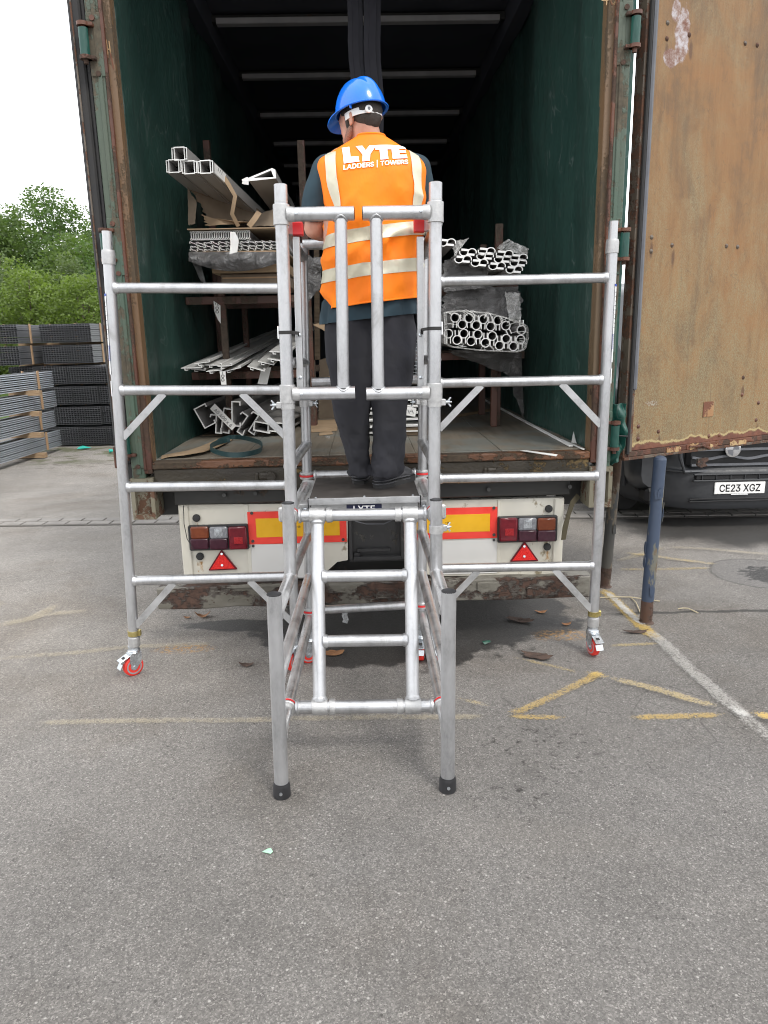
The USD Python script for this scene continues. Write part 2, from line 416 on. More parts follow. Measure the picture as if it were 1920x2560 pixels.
plain('bark', (.07, .055, .042), .9, 0, (.13, .105, .085), 8, bump=.01, bscale=14)
plain('brick_grey', (.23, .215, .20), .85, 0, (.32, .30, .28), 7, bump=.002, bscale=30)
plain('dry_leaf', (.22, .10, .045), .8, 0, (.33, .17, .08), 30)
plain('rust_flake', (.045, .030, .024), .85, 0, (.10, .065, .05), 25, bump=.003, bscale=60)
plain('straw', (.42, .36, .24), .8)
# weathered steel: paint over rust
def worn_paint(name, paint, paint2, rust, rust2, keep=.5, scale=7.0, stretch=(1, 1, 1), rough=.6, edge=None, bump=.003):
    g = G(); p = g.pos(); q = g.scale(p, stretch)
    n1 = g.noise(q, scale, 8, .65); n2 = g.noise(p, scale * 6, 6, .65); n3 = g.noise(q, scale * .4, 3)
    pc = g.ramp(n3, [(.35, paint), (.65, paint2)])
    rc = g.ramp(n2, [(.32, rust), (.68, rust2)])
    f = g.mr(g.math('add', g.math('multiply', n1, .75), g.math('multiply', n2, .25)), keep - .025, keep + .025)
    c = g.mix(f, pc, rc)
    if edge: c = g.mix(g.mr(n1, keep - .05, keep - .02, 0, .8), c, edge); c = g.mix(f, c, rc)
    h = g.math('add', g.math('multiply', n2, .5), g.math('multiply', f, -.6))
    g.done(name, g.pr(base_color=c, roughness=g.mr(f, 0, 1, rough - .15, .88, 'linear'), normal=g.bump(h, bump)))
worn_paint('green_rust', (.052, .098, .070), (.070, .078, .055), (.05, .042, .03), (.105, .088, .06), .51, 5, (1, 1, .35))
worn_paint('brown_jamb', (.15, .088, .045), (.11, .078, .045), (.055, .045, .032), (.10, .065, .035), .56, 9, (1, 1, .2))
worn_paint('rust_dark', (.05, .028, .02), (.075, .04, .027), (.03, .02, .015), (.06, .036, .024), .5, 9)
worn_paint('red_rust', (.07, .026, .016), (.125, .046, .022), (.035, .022, .016), (.07, .04, .025), .52, 9, (1, 1, .5))
worn_paint('sill_rust', (.10, .042, .02), (.165, .072, .032), (.035, .026, .018), (.075, .052, .032), .505, 8, (.5, 1, 1), bump=.008)
worn_paint('sill_mossy', (.026, .021, .016), (.040, .033, .021), (.03, .024, .018), (.17, .115, .045), .58, 9, (.6, 1, 1), bump=.008)
worn_paint('chassis_black', (.014, .014, .0135), (.025, .0245, .022), (.05, .035, .026), (.07, .05, .036), .62, 5)
worn_paint('casting_rust', (.16, .145, .10), (.20, .185, .14), (.085, .04, .022), (.12, .065, .04), .53, 10)
worn_paint('bumper_flaky', (.10, .092, .072), (.18, .17, .145), (.04, .023, .017), (.09, .05, .035), .52, 5.5, (.5, 1, 1), edge=(.045, .035, .03), bump=.012)
worn_paint('blue_peel', (.036, .053, .088), (.047, .066, .105), (.07, .045, .032), (.16, .12, .08), .575, 5, (1, 1, .35), edge=(.16, .15, .11), bump=.005)
worn_paint('dark_peel', (.055, .058, .058), (.075, .07, .06), (.05, .03, .022), (.11, .07, .045), .55, 5, (1, 1, .35), edge=(.16, .13, .09), bump=.005)
worn_paint('rack_rust', (.075, .03, .02), (.10, .042, .028), (.05, .036, .028), (.10, .075, .055), .5, 9, (1, 1, .4))
worn_paint('white_panel', (.56, .53, .45), (.64, .62, .55), (.30, .25, .16), (.24, .20, .13), .615, 5, (1, 1, .6), rough=.5, bump=.0015)
worn_paint('white_plate', (.62, .61, .58), (.67, .665, .645), (.45, .43, .36), (.4, .37, .3), .72, 4, (1, 1, .6), rough=.45, bump=.0008)
worn_paint('recess_black', (.022, .022, .023), (.035, .035, .036), (.055, .053, .048), (.075, .07, .06), .6, 6, rough=.5)
def curtain(name, c1, c2):
    g = G(); p = g.pos()
    n = g.noise(g.scale(p, (1, .4, .25)), 3.0, 6, .6); s = g.noise(g.scale(p, (30, 4, .6)), 3.0, 4, .7)
    c = g.ramp(n, [(.3, c1), (.7, c2)])
    c = g.mix(g.mr(s, .66, .74, 0, .30), c, (.16, .2, .19))
    dg = g.noise(g.scale(p, (1, .8, .6)), 3.4, 8, .72, .6)
    c = g.mix(g.mr(dg, .52, .74, 0, .5), c, (.024, .030, .026))
    fl = g.mr(g.math('absolute', g.math('subtract', g.noise(g.scale(p, (1, 1, .5), rot=(.35, 0, 0)), 2.6, 3, .5, 1.5), .5)), .0012, .004, .35, 0)
    c = g.mix(fl, c, (.13, .16, .15))
    g.done(name, g.pr(base_color=c, roughness=g.mr(n, .3, .7, .34, .5, 'linear'), normal=g.bump(g.math('add', g.noise(g.scale(p, (1, .6, .3)), 4, 5, .6), g.math('multiply', g.noise(g.scale(p, (1, 1, .7), rot=(.5, 0, 0)), 3.5, 3, .5, .6), .4)), .04)))
curtain('curtain_green', (.012, .031, .026), (.018, .045, .036))
curtain('curtain_out', (.005, .045, .034), (.010, .070, .054))
# trailer floor: grey worn ply
g = G(); p = g.pos()
n = g.noise(g.scale(p, (9, .8, 1)), 2.4, 7, .65); n2 = g.noise(p, 3.0, 5, .6)
c = g.ramp(n, [(.3, (.105, .088, .066)), (.7, (.19, .165, .13))])
c = g.mix(g.mr(n2, .45, .62), c, (.15, .155, .14))
g.done('floor_ply', g.pr(base_color=c, roughness=.62, normal=g.bump(n, .004)))
# open door: tan painted steel, pale speckle, runs of rust, a bare scar near the hinge
g = G(); p = g.pos()
st = g.noise(g.scale(p, (16, 16, .6)), 2.0, 8, .75, .4); bl = g.noise(g.scale(p, (1, 1, .75)), 1.7, 7, .68, .8); sp = g.noise(g.scale(p, (110, 110, 70)), 1.6, 5, .75)
b2 = g.noise(g.scale(p, (1, 1, .55)), 4.4, 7, .72, .5)
c = g.ramp(bl, [(.30, (.25, .115, .036)), (.46, (.22, .115, .042)), (.60, (.15, .09, .042)), (.74, (.17, .13, .072))])
c = g.mix(g.mr(b2, .46, .66, 0, .55), c, (.245, .145, .062))
c = g.mix(g.mr(st, .48, .72, 0, .45), c, (.29, .165, .065))
c = g.mix(g.mr(st, .48, .30, 0, .40), c, (.11, .065, .03))
c = g.mix(g.mr(b2, .50, .34, 0, .45), c, (.095, .062, .036))
zz = g('separate_xyz', 'z', vector=p)
low = g.mr(zz, 2.6, 1.2, 0, 1, 'linear')
gx = g.math('add', g.math('add', g.math('multiply', bl, .45), g.math('multiply', b2, .55)), g.math('multiply', low, .20))
grn = g.math('multiply', g.mr(gx, .46, .70), g.mr(sp, .40, .60))
c = g.mix(g.math('multiply', grn, .80), c, (.25, .22, .125))
dark = g.mr(g.noise(g.scale(p, (11, 11, .35)), 1.6, 6, .7), .60, .78, 0, .6)
c = g.mix(dark, c, (.085, .055, .03))
runs = g.mr(g.noise(g.scale(p, (26, 26, .5)), 1.8, 5, .7), .66, .76, 0, .55)
c = g.mix(g.math('multiply', runs, g.mr(zz, 1.9, 1.2, .2, 1, 'linear')), c, (.16, .06, .02))
scr = g.mr(g.math('absolute', g.math('subtract', g.noise(g.scale(p, (3.2, 3.2, 1.4), rot=(.3, .2, .1)), 2.0, 3, .5, 2.0), .5)), .0015, .0045, .35, 0)
c = g.mix(scr, c, (.07, .05, .035))
for rx_, ry_ in ((1629, 610), (1683, 630), (1596, 1085), (1648, 1095), (1858, 965), (1893, 1065), (1728, 108), (1667, 115)):
    q_ = door_px(rx_, ry_) - V(0, 0, .03)
    c = g.mix(g.math('multiply', g.blob(p, q_, (.016, .016, .055), .5, 30, .6), .75), c, (.085, .04, .02))
scar = g.math('maximum', g.blob(p, door_px(1707, 85), (.055, .055, .13), .75, 9, .18), g.math('maximum', g.blob(p, door_px(1678, 145), (.06, .055, .04), .7, 12, .18), g.blob(p, door_px(1690, 28), (.035, .035, .05), .7, 12, .2)))
c = g.mix(scar, c, g.ramp(g.noise(p, 26, 5, .7), [(.34, (.15, .055, .032)), (.48, (.26, .18, .15)), (.62, (.46, .43, .45))]))
ed = g.mr(g.math('add', zz, g.math('multiply', g.math('subtract', g.noise(p, 9, 5, .6), .5), -.10)), 1.035, 1.05, 1, 0)
c = g.mix(ed, c, g.ramp(g.noise(p, 20, 5), [(.35, (.10, .035, .022)), (.65, (.18, .07, .038))]))
band = g.mr(g.math('absolute', g.math('subtract', g.math('add', zz, g.math('multiply', g.math('subtract', g.noise(p, 9, 5, .6), .5), -.10)), 1.05)), .003, .009, 1, 0)
c = g.mix(g.math('multiply', band, .8), c, (.42, .33, .16))
wr = g.math('multiply', g.blob(p, door_px(1632, 1008), (.06, .06, .018), .9, 22, .4), g.mr(sp, .46, .56))
c = g.mix(g.math('multiply', wr, .7), c, (.36, .34, .30))
g.done('door_skin', g.pr(base_color=c, roughness=.62, normal=g.bump(g.math('add', sp, st), .0025)))
plain('strap_teal', (.012, .035, .038), .4, 0, (.02, .05, .053), 12)
worn_paint('door_frame', (.085, .065, .05), (.12, .095, .07), (.045, .03, .022), (.12, .05, .026), .5, 9)
worn_paint('door_lip', (.42, .30, .15), (.30, .16, .07), (.13, .05, .03), (.17, .07, .04), .5, 12)
# yard asphalt
g = G(); p = g.pos()
v1 = g.vor(p, 260, 'color'); r1 = g('separate_color', 'r', color=v1)
v2 = g.vor(p, 120, 'color'); r2 = g('separate_color', 'g', color=v2)
big = g.noise(p, .45, 5, .6); mid = g.noise(p, 2.6, 5, .6)
yy = g('separate_xyz', 'y', vector=p)
st = g.ramp(r1, [(0, .06), (.3, .095), (.75, .14), (.93, .21), (1, .32)])
st2 = g.ramp(r2, [(0, .075), (.5, .115), (1, .165)])
c = g.mix(.38, st, st2)
tone = g.ramp(big, [(.3, (1.17, 1.09, 1.0)), (.7, (1.27, 1.215, 1.16))])
c = g.mix(1.0, c, tone, 'multiply')
c = g.mix(1.0, c, g.ramp(mid, [(.3, .86), (.7, 1.10)]), 'multiply')
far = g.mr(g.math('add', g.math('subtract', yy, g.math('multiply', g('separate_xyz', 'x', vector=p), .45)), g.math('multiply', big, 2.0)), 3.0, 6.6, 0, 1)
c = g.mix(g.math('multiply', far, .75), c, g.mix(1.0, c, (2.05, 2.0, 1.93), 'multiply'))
dust = g.mr(g.noise(g.scale(p, (.5, 1.2, 1)), 1.1, 4, .6), .52, .75, 0, .35)
c = g.mix(dust, c, (.135, .12, .10))
blot = g.mr(g.noise(g.scale(p, (1, 1, 1)), 1.7, 7, .72, .6), .50, .68, 0, .38)
c = g.mix(blot, c, g.mix(1.0, c, (.66, .655, .65), 'multiply'))
blo2 = g.mr(g.noise(p, .8, 6, .65, .4), .48, .66, 0, .75)
c = g.mix(blo2, c, g.mix(1.0, c, (.80, .765, .725), 'multiply'))
spk = g.mr(g('separate_color', 'b', color=g.vor(p, 70, 'color')), .972, .99)
c = g.mix(g.math('multiply', spk, g.mr(g.vor(p, 70), .16, .34, .7, 0)), c, (.40, .385, .36))
spd = g.mr(g('separate_color', 'b', color=g.vor(p, 52, 'color')), .98, .992)
c = g.mix(g.math('multiply', spd, g.mr(g.vor(p, 52), .14, .34, .6, 0)), c, (.025, .023, .021))
stain = g.mr(g.noise(p, 5.5, 5, .68), .70, .76, 0, .75)
sel = g.math('maximum', g.blob(p, (.62, 2.72, 0), (.33, .30, 1), .4, 3, .5), g.blob(p, (.42, 2.35, 0), (.2, .14, 1), .4, 3, .5))
c = g.mix(g.math('multiply', g.math('multiply', sel, .85), g.mr(g.noise(p, 22, 6, .72), .53, .66)), c, (.018, .016, .014))
c = g.mix(g.math('multiply', stain, .5), c, (.06, .053, .045))
crk = g.mr(g.vor(g.scale(p, (1, 1, 1)), 5.5, 'distance', 'distance_to_edge'), .006, .016, 1, 0)
crs = g.math('multiply', crk, g.math('maximum', g.blob(p, (1.55, 3.0, 0), (.75, .45, 1), .5, 2, .4), g.blob(p, (.7, 3.05, 0), (.3, .15, 1), .4, 3, .4)))
c = g.mix(g.math('multiply', crs, .38), c, (.03, .028, .026))
joint = g.math('multiply', g.mr(g.math('absolute', g.math('subtract', g.math('add', yy, g.math('multiply', g.noise(p, 2.5, 5, .7), -.14)), 4.08)), .008, .03, 1, 0), g.mr(g('separate_xyz', 'x', vector=p), 1.2, 1.5))
c = g.mix(g.math('multiply', joint, .8), c, (.028, .027, .025))
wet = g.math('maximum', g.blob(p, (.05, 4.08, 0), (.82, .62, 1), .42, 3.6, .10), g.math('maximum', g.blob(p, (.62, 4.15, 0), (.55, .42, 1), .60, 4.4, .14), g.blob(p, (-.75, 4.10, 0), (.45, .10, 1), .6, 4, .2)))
van_shade_wet = g.blob(p, (3.1, 6.5, 0), (1.45, 1.15, 1), .25, 3, .25)  # shade under the van, with wet, painted into the ground colour
pc0 = gnd(1905, 1433)
pud = g.blob(p, pc0, (.34, .34, 1), .16, 3, .05)
pq = g('vector_math', 'vector', math_type='divide', vector1=g('vector_math', 'vector', math_type='subtract', vector1=p, vector2=tuple(pc0)), vector2=(.34, .34, 1.0))
pudl = g.math('add', g('vector_math', 'value', math_type='length', vector1=pq), g.math('multiply', g.math('subtract', g.noise(p, 3, 5, .6), .5), .32))
pin = g.blob(p, pc0 + V(.02, -.04, 0), (.20, .20, 1), 1.1, 16, .35)
c = g.mix(g.math('multiply', van_shade_wet, .8), c, (.02, .02, .021))
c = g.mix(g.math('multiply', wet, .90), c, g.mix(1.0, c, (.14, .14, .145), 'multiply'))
c = g.mix(g.math('multiply', pud, .35), c, (.12, .12, .125))
c = g.mix(g.math('multiply', pin, g.mr(r1, .15, .6, .35, .9)), c, (.012, .012, .013))
rimp = g.math('multiply', g.mr(g.math('absolute', g.math('subtract', pudl, .97)), .012, .05, 1, 0), .4)
c = g.mix(rimp, c, (.04, .038, .036))
moss = g.math('multiply', g.blob(p, (-4.4, 11.2, 0), (1.6, 1.2, 1), .6, 1.5, .5), g.mr(g.noise(p, 2.2, 6, .65), .46, .58))
c = g.mix(g.math('multiply', moss, .75), c, (.075, .085, .03))
dirt = g.math('multiply', g.blob(p, (-4.2, 10.2, 0), (1.4, .6, 1), .7, 2.5, .3), g.mr(g.noise(g.scale(p, (1, 3, 1)), 3, 6, .7), .55, .62))
c = g.mix(g.math('multiply', dirt, .7), c, (.05, .038, .022))
rust = g.math('maximum', g.blob(p, (-1.12, 3.78, 0), (.20, .08, 1), .5, 9, .5), g.blob(p, (.97, 3.85, 0), (.2, .10, 1), .5, 9, .5))
c = g.mix(g.math('multiply', g.math('multiply', rust, .6), g.mr(g.noise(p, 40, 4, .7), .45, .6)), c, (.42, .22, .05))
rg = g.math('subtract', g.mr(mid, .3, .7, .80, .9, 'linear'), g.math('multiply', g.math('maximum', g.math('maximum', wet, pin), van_shade_wet), .28))
hgt = g.math('add', g.math('multiply', r1, .5), g.math('multiply', r2, .7))
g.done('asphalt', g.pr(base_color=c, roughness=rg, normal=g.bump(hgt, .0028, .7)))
# worn road paint
def road_paint(name, col, col2, keep, scale=14.0, op=.9):
    g = G(); p = g.pos()
    e = g('attribute', 'fac', attribute='edge')
    n = g.noise(p, scale, 6, .7); r = g('separate_color', 'r', color=g.vor(p, 130, 'color')); b = g.noise(p, 2.0, 4)
    r3 = g('separate_color', 'g', color=g.vor(p, 240, 'color'))
    f = g.math('add', g.math('add', g.math('multiply', n, .34), g.math('multiply', g.math('add', g.math('multiply', r, .5), g.math('multiply', r3, .5)), .40)), g.math('multiply', b, .46))
    f = g.math('add', f, g.math('multiply', g.math('subtract', g.mr(e, 0, 1.0), 1.0), .50))
    a = g.math('multiply', g.mr(f, keep - .16, keep + .16), op)
    base = g.pr(base_color=g.mix(g.mr(r, .0, 1.0, .0, .35), g.ramp(n, [(.3, col), (.7, col2)]), (.2, .19, .17)), roughness=.8)
    g.done(name, g('mix_closure', 'closure', fac=a, closure1=g('transparent_bsdf', 'BSDF', color=(1, 1, 1)), closure2=base))
road_paint('paint_yellow', (.46, .30, .05), (.56, .38, .09), .50)
road_paint('paint_yellow_mid', (.42, .28, .06), (.50, .34, .10), .57, op=.8)
road_paint('paint_yellow_worn', (.38, .28, .10), (.44, .33, .13), .60, op=.6)
road_paint('paint_tan_ghost', (.31, .26, .16), (.36, .30, .19), .58, op=.34)
road_paint('paint_white', (.52, .51, .48), (.62, .61, .58), .48)
road_paint('paint_white_worn', (.36, .345, .32), (.44, .425, .40), .55, op=.6)
# leaves
def leaf(name, dark, mid, light):
    g = G(); ri = g('geometry', 'random_per_island'); n = g.noise(g.pos(), .7, 3)
    c = g.ramp(g.math('add', g.math('multiply', ri, .6), g.math('multiply', n, .4)), [(.15, dark), (.5, mid), (.85, light)])
    b = g.pr(base_color=c, roughness=.5)
    t = g('translucent_bsdf', 'BSDF', color=g.mix(1.0, c, (1.2, 1.3, .6), 'multiply'))
    g.done(name, g('mix_closure', 'closure', fac=.38, closure1=b, closure2=t))
leaf('leaf_mid', (.085, .135, .036), (.14, .205, .058), (.21, .29, .095))
leaf('leaf_dark', (.065, .115, .03), (.11, .18, .05), (.17, .26, .08))
leaf('leaf_bright', (.115, .17, .034), (.19, .26, .055), (.28, .36, .095))
leaf('leaf_grey', (.10, .14, .055), (.155, .21, .085), (.23, .29, .13))
# clear film: mostly see-through with a skin of sheen
def film(name, col, see, tint=.9, rg_=.2):
    g = G(); o = g.obj()
    nb = g.bump(g.noise(o, 16, 5, .65, 1.0), .03)
    d = g('mix_closure', 'closure', fac=.6 if see > .6 else .22, closure1=g('diffuse_bsdf', 'BSDF', color=col, normal=nb), closure2=g('glossy_bsdf', 'BSDF', color=(.8, .8, .8), roughness=rg_, normal=nb))
    f = g.math('add', g.mr(g.noise(o, 9, 6, .65, 1.5), .45, .7, 0, .45), 1 - see, True)
    g.done(name, g('mix_closure', 'closure', fac=f, closure1=g('transparent_bsdf', 'BSDF', color=(tint, tint, tint)), closure2=d))
film('film_clear', (.72, .71, .67), .76)
film('film_grey', (.060, .057, .056), .55, .55, .32)
# ================================================================ the yard
def ground_sheet():
    P = [(-220, -60), (220, -60), (220, 300), (-220, 300)]
    return trimesh.Trimesh(np.array([(x, y, 0) for x, y in P], float), [[0, 1, 2], [0, 2, 3]])
p_ = '/World/ground'
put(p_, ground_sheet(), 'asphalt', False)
tagp(stage.GetPrimAtPath(p_), 'grey worn asphalt of the yard', 'ground', kind='structure')

def marking(name, mat, pix, w, label, z=.004, cat='road marking', pts=None):
    C = np.array([gnd(*q)[:2] for q in pix])
    C = np.array(densify(C)); n = len(C); cs = (-1, -.7, -.3, 0, .3, .7, 1); ev = (0, .35, .85, 1, .85, .35, 0)
    vs, ed = [], []
    for i in range(n):
        d = C[min(i + 1, n - 1)] - C[max(i - 1, 0)]; d /= np.linalg.norm(d); q = np.array([-d[1], d[0]])
        for c, e in zip(cs, ev): vs.append((*(C[i] + q * c * w * .62), z)); ed.append(e if 0 < i < n - 1 else 0.0)
    t = grid_sheet(np.array(vs).reshape(n, 7, 3)); t.invert()
    p = numbered('/World', name); put(p, t, mat, False)
    UsdGeom.PrimvarsAPI(stage.GetPrimAtPath(p)).CreatePrimvar('edge', Sdf.ValueTypeNames.FloatArray, 'vertex').Set(Vt.FloatArray.FromNumpy(np.array(ed, np.float32)))
    tagp(stage.GetPrimAtPath(p), label, cat, kind='structure')
def densify(P, step=.12):
    """bend painted lines very slightly, as hand-laid lines are"""
    out = [P[0]]
    for a, b in zip(P[:-1], P[1:]):
        n = max(1, int(np.linalg.norm(np.array(b) - a) / step))
        for k in range(1, n + 1):
            q = np.array(a) + (np.array(b) - a) * k / n
            out.append(q + (np.array([R7.uniform(-1, 1), R7.uniform(-1, 1)]) * .006 if k < n else 0))
    return out
marking('painted_line', 'paint_yellow', [(1500, 1466), (1604, 1566), (1660, 1612)], .125, 'short yellow line from the foot of the dark post past the blue post', .004)
marking('painted_line', 'paint_white', [(1508, 1472), (1618, 1578)], .075, 'white centre laid over the yellow line between the two posts', .008)
marking('painted_line', 'paint_white_worn', [(1608, 1568), (1740, 1690), (1830, 1770), (1990, 1900)], .125, 'worn white bay line running from the blue post towards the right edge', .012)
marking('painted_line', 'paint_white', [(1812, 1758), (1852, 1790), (1878, 1812)], .085, 'bright white end of the worn bay line where it meets the yellow band', .016)
marking('painted_line', 'paint_yellow', [(1846, 1786), (1910, 1803), (2000, 1826)], .105, 'strong yellow stub at the right edge beyond the white line', .028)
marking('painted_line', 'paint_yellow_mid', [(1530, 1794), (1700, 1792), (1850, 1785)], .08, 'yellow cross line left of the white bay line', .004)
marking('painted_line', 'paint_yellow_mid', [(1235, 1786), (1300, 1793), (1465, 1797)], .075, 'short yellow line at the foot of the zigzag', .004)
marking('painted_line', 'paint_tan_ghost', [(1260, 1795), (1000, 1796), (700, 1802), (300, 1806), (40, 1812)], .08, 'faded tan line crossing the yard in front of the tower', .008)
marking('painted_line', 'paint_yellow_mid', [(1222, 1790), (1300, 1782), (1400, 1738), (1488, 1694), (1520, 1684)], .085, 'yellow zigzag stroke rising from its corner to its peak', .012)
marking('painted_line', 'paint_yellow', [(1440, 1688), (1488, 1692), (1540, 1706)], .095, 'yellow peak of the zigzag', .016)
marking('painted_line', 'paint_yellow_worn', [(1474, 1690), (1640, 1732), (1760, 1768), (1842, 1787)], .095, 'rubbed yellow stroke falling from the zigzag peak to the bay line', .020)
marking('painted_line', 'paint_yellow_worn', [(1225, 1632), (1330, 1655), (1490, 1695)], .06, 'faint yellow stroke above the zigzag peak', .004)
marking('painted_line', 'paint_yellow_worn', [(1480, 1618), (1690, 1608)], .06, 'faint yellow line beside the right castor', .004)
marking('painted_line', 'paint_yellow_worn', [(1100, 1746), (1180, 1765), (1270, 1790)], .065, 'faint yellow stroke left of the zigzag corner', .024)
marking('painted_line', 'paint_tan_ghost', [(-60, 1522), (45, 1505)], .22, 'pale worn patch of paint at the left edge', .004)
marking('painted_line', 'paint_tan_ghost', [(-60, 1578), (90, 1545), (170, 1500)], .15, 'wide ghost of a painted arrow on the left', .008)
marking('painted_line', 'paint_tan_ghost', [(60, 1548), (150, 1536), (250, 1530)], .13, 'ghost arm of the painted arrow on the left', .012)
marking('painted_line', 'paint_tan_ghost', [(-40, 1650), (200, 1632), (330, 1618), (560, 1610)], .10, 'faint tan line running to the left castor', .004)
marking('painted_line', 'paint_yellow_worn', [(1515, 1425), (1650, 1424), (1810, 1419)], .09, 'yellow line behind the blue post', .004)
marking('painted_line', 'paint_tan_ghost', [(1520, 1412), (1620, 1382), (1680, 1365)], .10, 'faint tan stroke rising behind the blue post', .008)
marking('painted_line', 'paint_yellow_worn', [(1540, 1382), (1680, 1400), (1820, 1418)], .10, 'faint yellow stroke leading to the puddle', .012)
marking('painted_line', 'paint_tan_ghost', [(1640, 1372), (1740, 1375), (1960, 1394)], .11, 'faint tan stroke in front of the van', .016)

# paved channel of flush bricks across the yard behind the trailer
ch = Thing('paved_channel', 'strip of flush grey bricks with a dark joint crossing the yard behind the trailer', 'drain', (0, 6.3, 0))
c0, c1 = gnd(-200, 1318), gnd(470, 1309)
dch = (c1 - c0) / np.linalg.norm(c1 - c0); nch = V(-dch[1], dch[0], 0)
ch.part('slot', bar(c0 - nch * .02 + V(0, 0, .0035), c0 + dch * 9.3 - nch * .02 + V(0, 0, .0035),   .020, .006), 'joint_dark')
for row, off in ((0, .07), (1, .19)):
    for k in range(44):
        q = c0 + dch * (.21 * k + .1 * row) + nch * off
        ch.part('brick', cbox(q + V(0, 0, .001 + R7.uniform(0, .003)), (.198, .105, .016), .003, (dch, nch, V(0, 0, 1))), 'brick_grey', False)

# ================================================================ steel stacks on the left
def c_section(w, h, t):
    return Polygon([(-w/2, 0), (w/2, 0), (w/2, h), (w/2 - w*.27, h), (w/2 - w*.27, h - t), (w/2 - t, h - t), (w/2 - t, t), (-w/2 + t, t), (-w/2 + t, h - t), (-w/2 + w*.27, h - t), (-w/2 + w*.27, h), (-w/2, h)])
CW, CH = .0425, .030
def channel_bundle(label, L, cols, groups, rows, mat, straps, group, CH=CH, fill=.90):
    """origin at the middle of the near end's foot; the channels run along +y"""
    t = Thing('channel_bundle', label, 'steel bundle', (0, 0, 0), group=group)
    sec = c_section(CW * .97, CH * fill, .0028)
    one = extr(sec, L, (0, 0, 0), (1, 0, 0), (0, 0, 1), (0, -1, 0)); one.apply_translation((0, L, 0))
    z = 0.0
    for gi in range(groups):
        ms, inner = [], []
        for r in range(rows):
            for c in range(cols):
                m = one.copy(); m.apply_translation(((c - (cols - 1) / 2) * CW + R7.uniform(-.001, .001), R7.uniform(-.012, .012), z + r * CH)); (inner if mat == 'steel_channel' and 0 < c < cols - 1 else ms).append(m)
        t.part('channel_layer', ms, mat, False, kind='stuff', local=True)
        if inner: t.part('darkened_inner_channels', inner, 'chassis_black', False, kind='stuff', local=True)  # inner columns coloured black so the gaps between rows look shaded
        z += rows * CH + .006
    W = cols * CW / 2
    for y in straps:
        for s in (-1, 1):
            t.part('edge_batten', cbox((s * (W + .008), y, z / 2), (.014, .05, z + .012), .002), 'band_wood', False, local=True)
        t.part('steel_band', [cbox((0, y, z + .003), (2 * W + .03, .022, .002), 0), cbox((0, y, -.003), (2 * W + .03, .022, .002), 0)], 'chassis_black', False, local=True)
    return t, z
# rear stack: ends face the camera, six tiers
proto = None
pitch = .322
rear_names = {}
ords = ['bottom', 'second', 'third', 'fourth', 'fifth', 'top']
cols_w = 9 * CW + .022
rx0 = {5: (-4.72, -5.12, -5.68), 4: (-4.72, -5.12, -5.69), 3: (-4.36, -4.77, -5.18, -5.70), 2: (-4.30, -4.71, -5.12, -5.53), 1: (-4.27, -4.68, -5.09, -5.50), 0: (-4.22, -4.63, -5.04, -5.45)}
tier_z = [.03 + i * pitch for i in range(6)]
pos_word = ['rightmost', 'second from the right', 'third from the right', 'leftmost']
for tier in range(5, -1, -1):
    for k, x in enumerate(rx0[tier]):
        q = at(960, 838, 12.1); y = 12.05 + YAW * x + (0.0 if k < 2 else -.35 if tier > 3 else .02) + R7.uniform(-.03, .03) - (5 - tier) * .012
        lab = f'steel channel bundle {pos_word[k]} in the {ords[tier]} tier of the rear stack'
        if proto is None:
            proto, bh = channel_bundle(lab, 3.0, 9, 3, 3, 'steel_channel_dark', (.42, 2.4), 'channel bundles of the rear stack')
            UsdGeom.Xformable(proto.prim).GetOrderedXformOps()[0].Set(Gf.Vec3d(x, y, tier_z[tier]))
            proto.prim.GetAttribute('xformOp:translate').Set(Gf.Vec3d(x, y, tier_z[tier]))
        else:
            copy_of(proto, (x, y, tier_z[tier]), R7.uniform(-.012, .012), lab, 'steel bundle', 'channel bundles of the rear stack')
    for j, yy in enumerate((.5, 2.2)):
        xr = rx0[tier][0] + .25; xl = rx0[tier][-1] - .3
        single('timber_bearer', cbox(((xr + xl) / 2, 12.1 + yy, tier_z[tier] - .022), (xr - xl, .075, .038), .004), 'timber_old' if tier < 4 else 'timber',
               f'timber bearer under the {ords[tier]} tier of the rear steel stack, {"front" if j == 0 else "back"} one', 'timber', 'timber bearers of the rear stack')
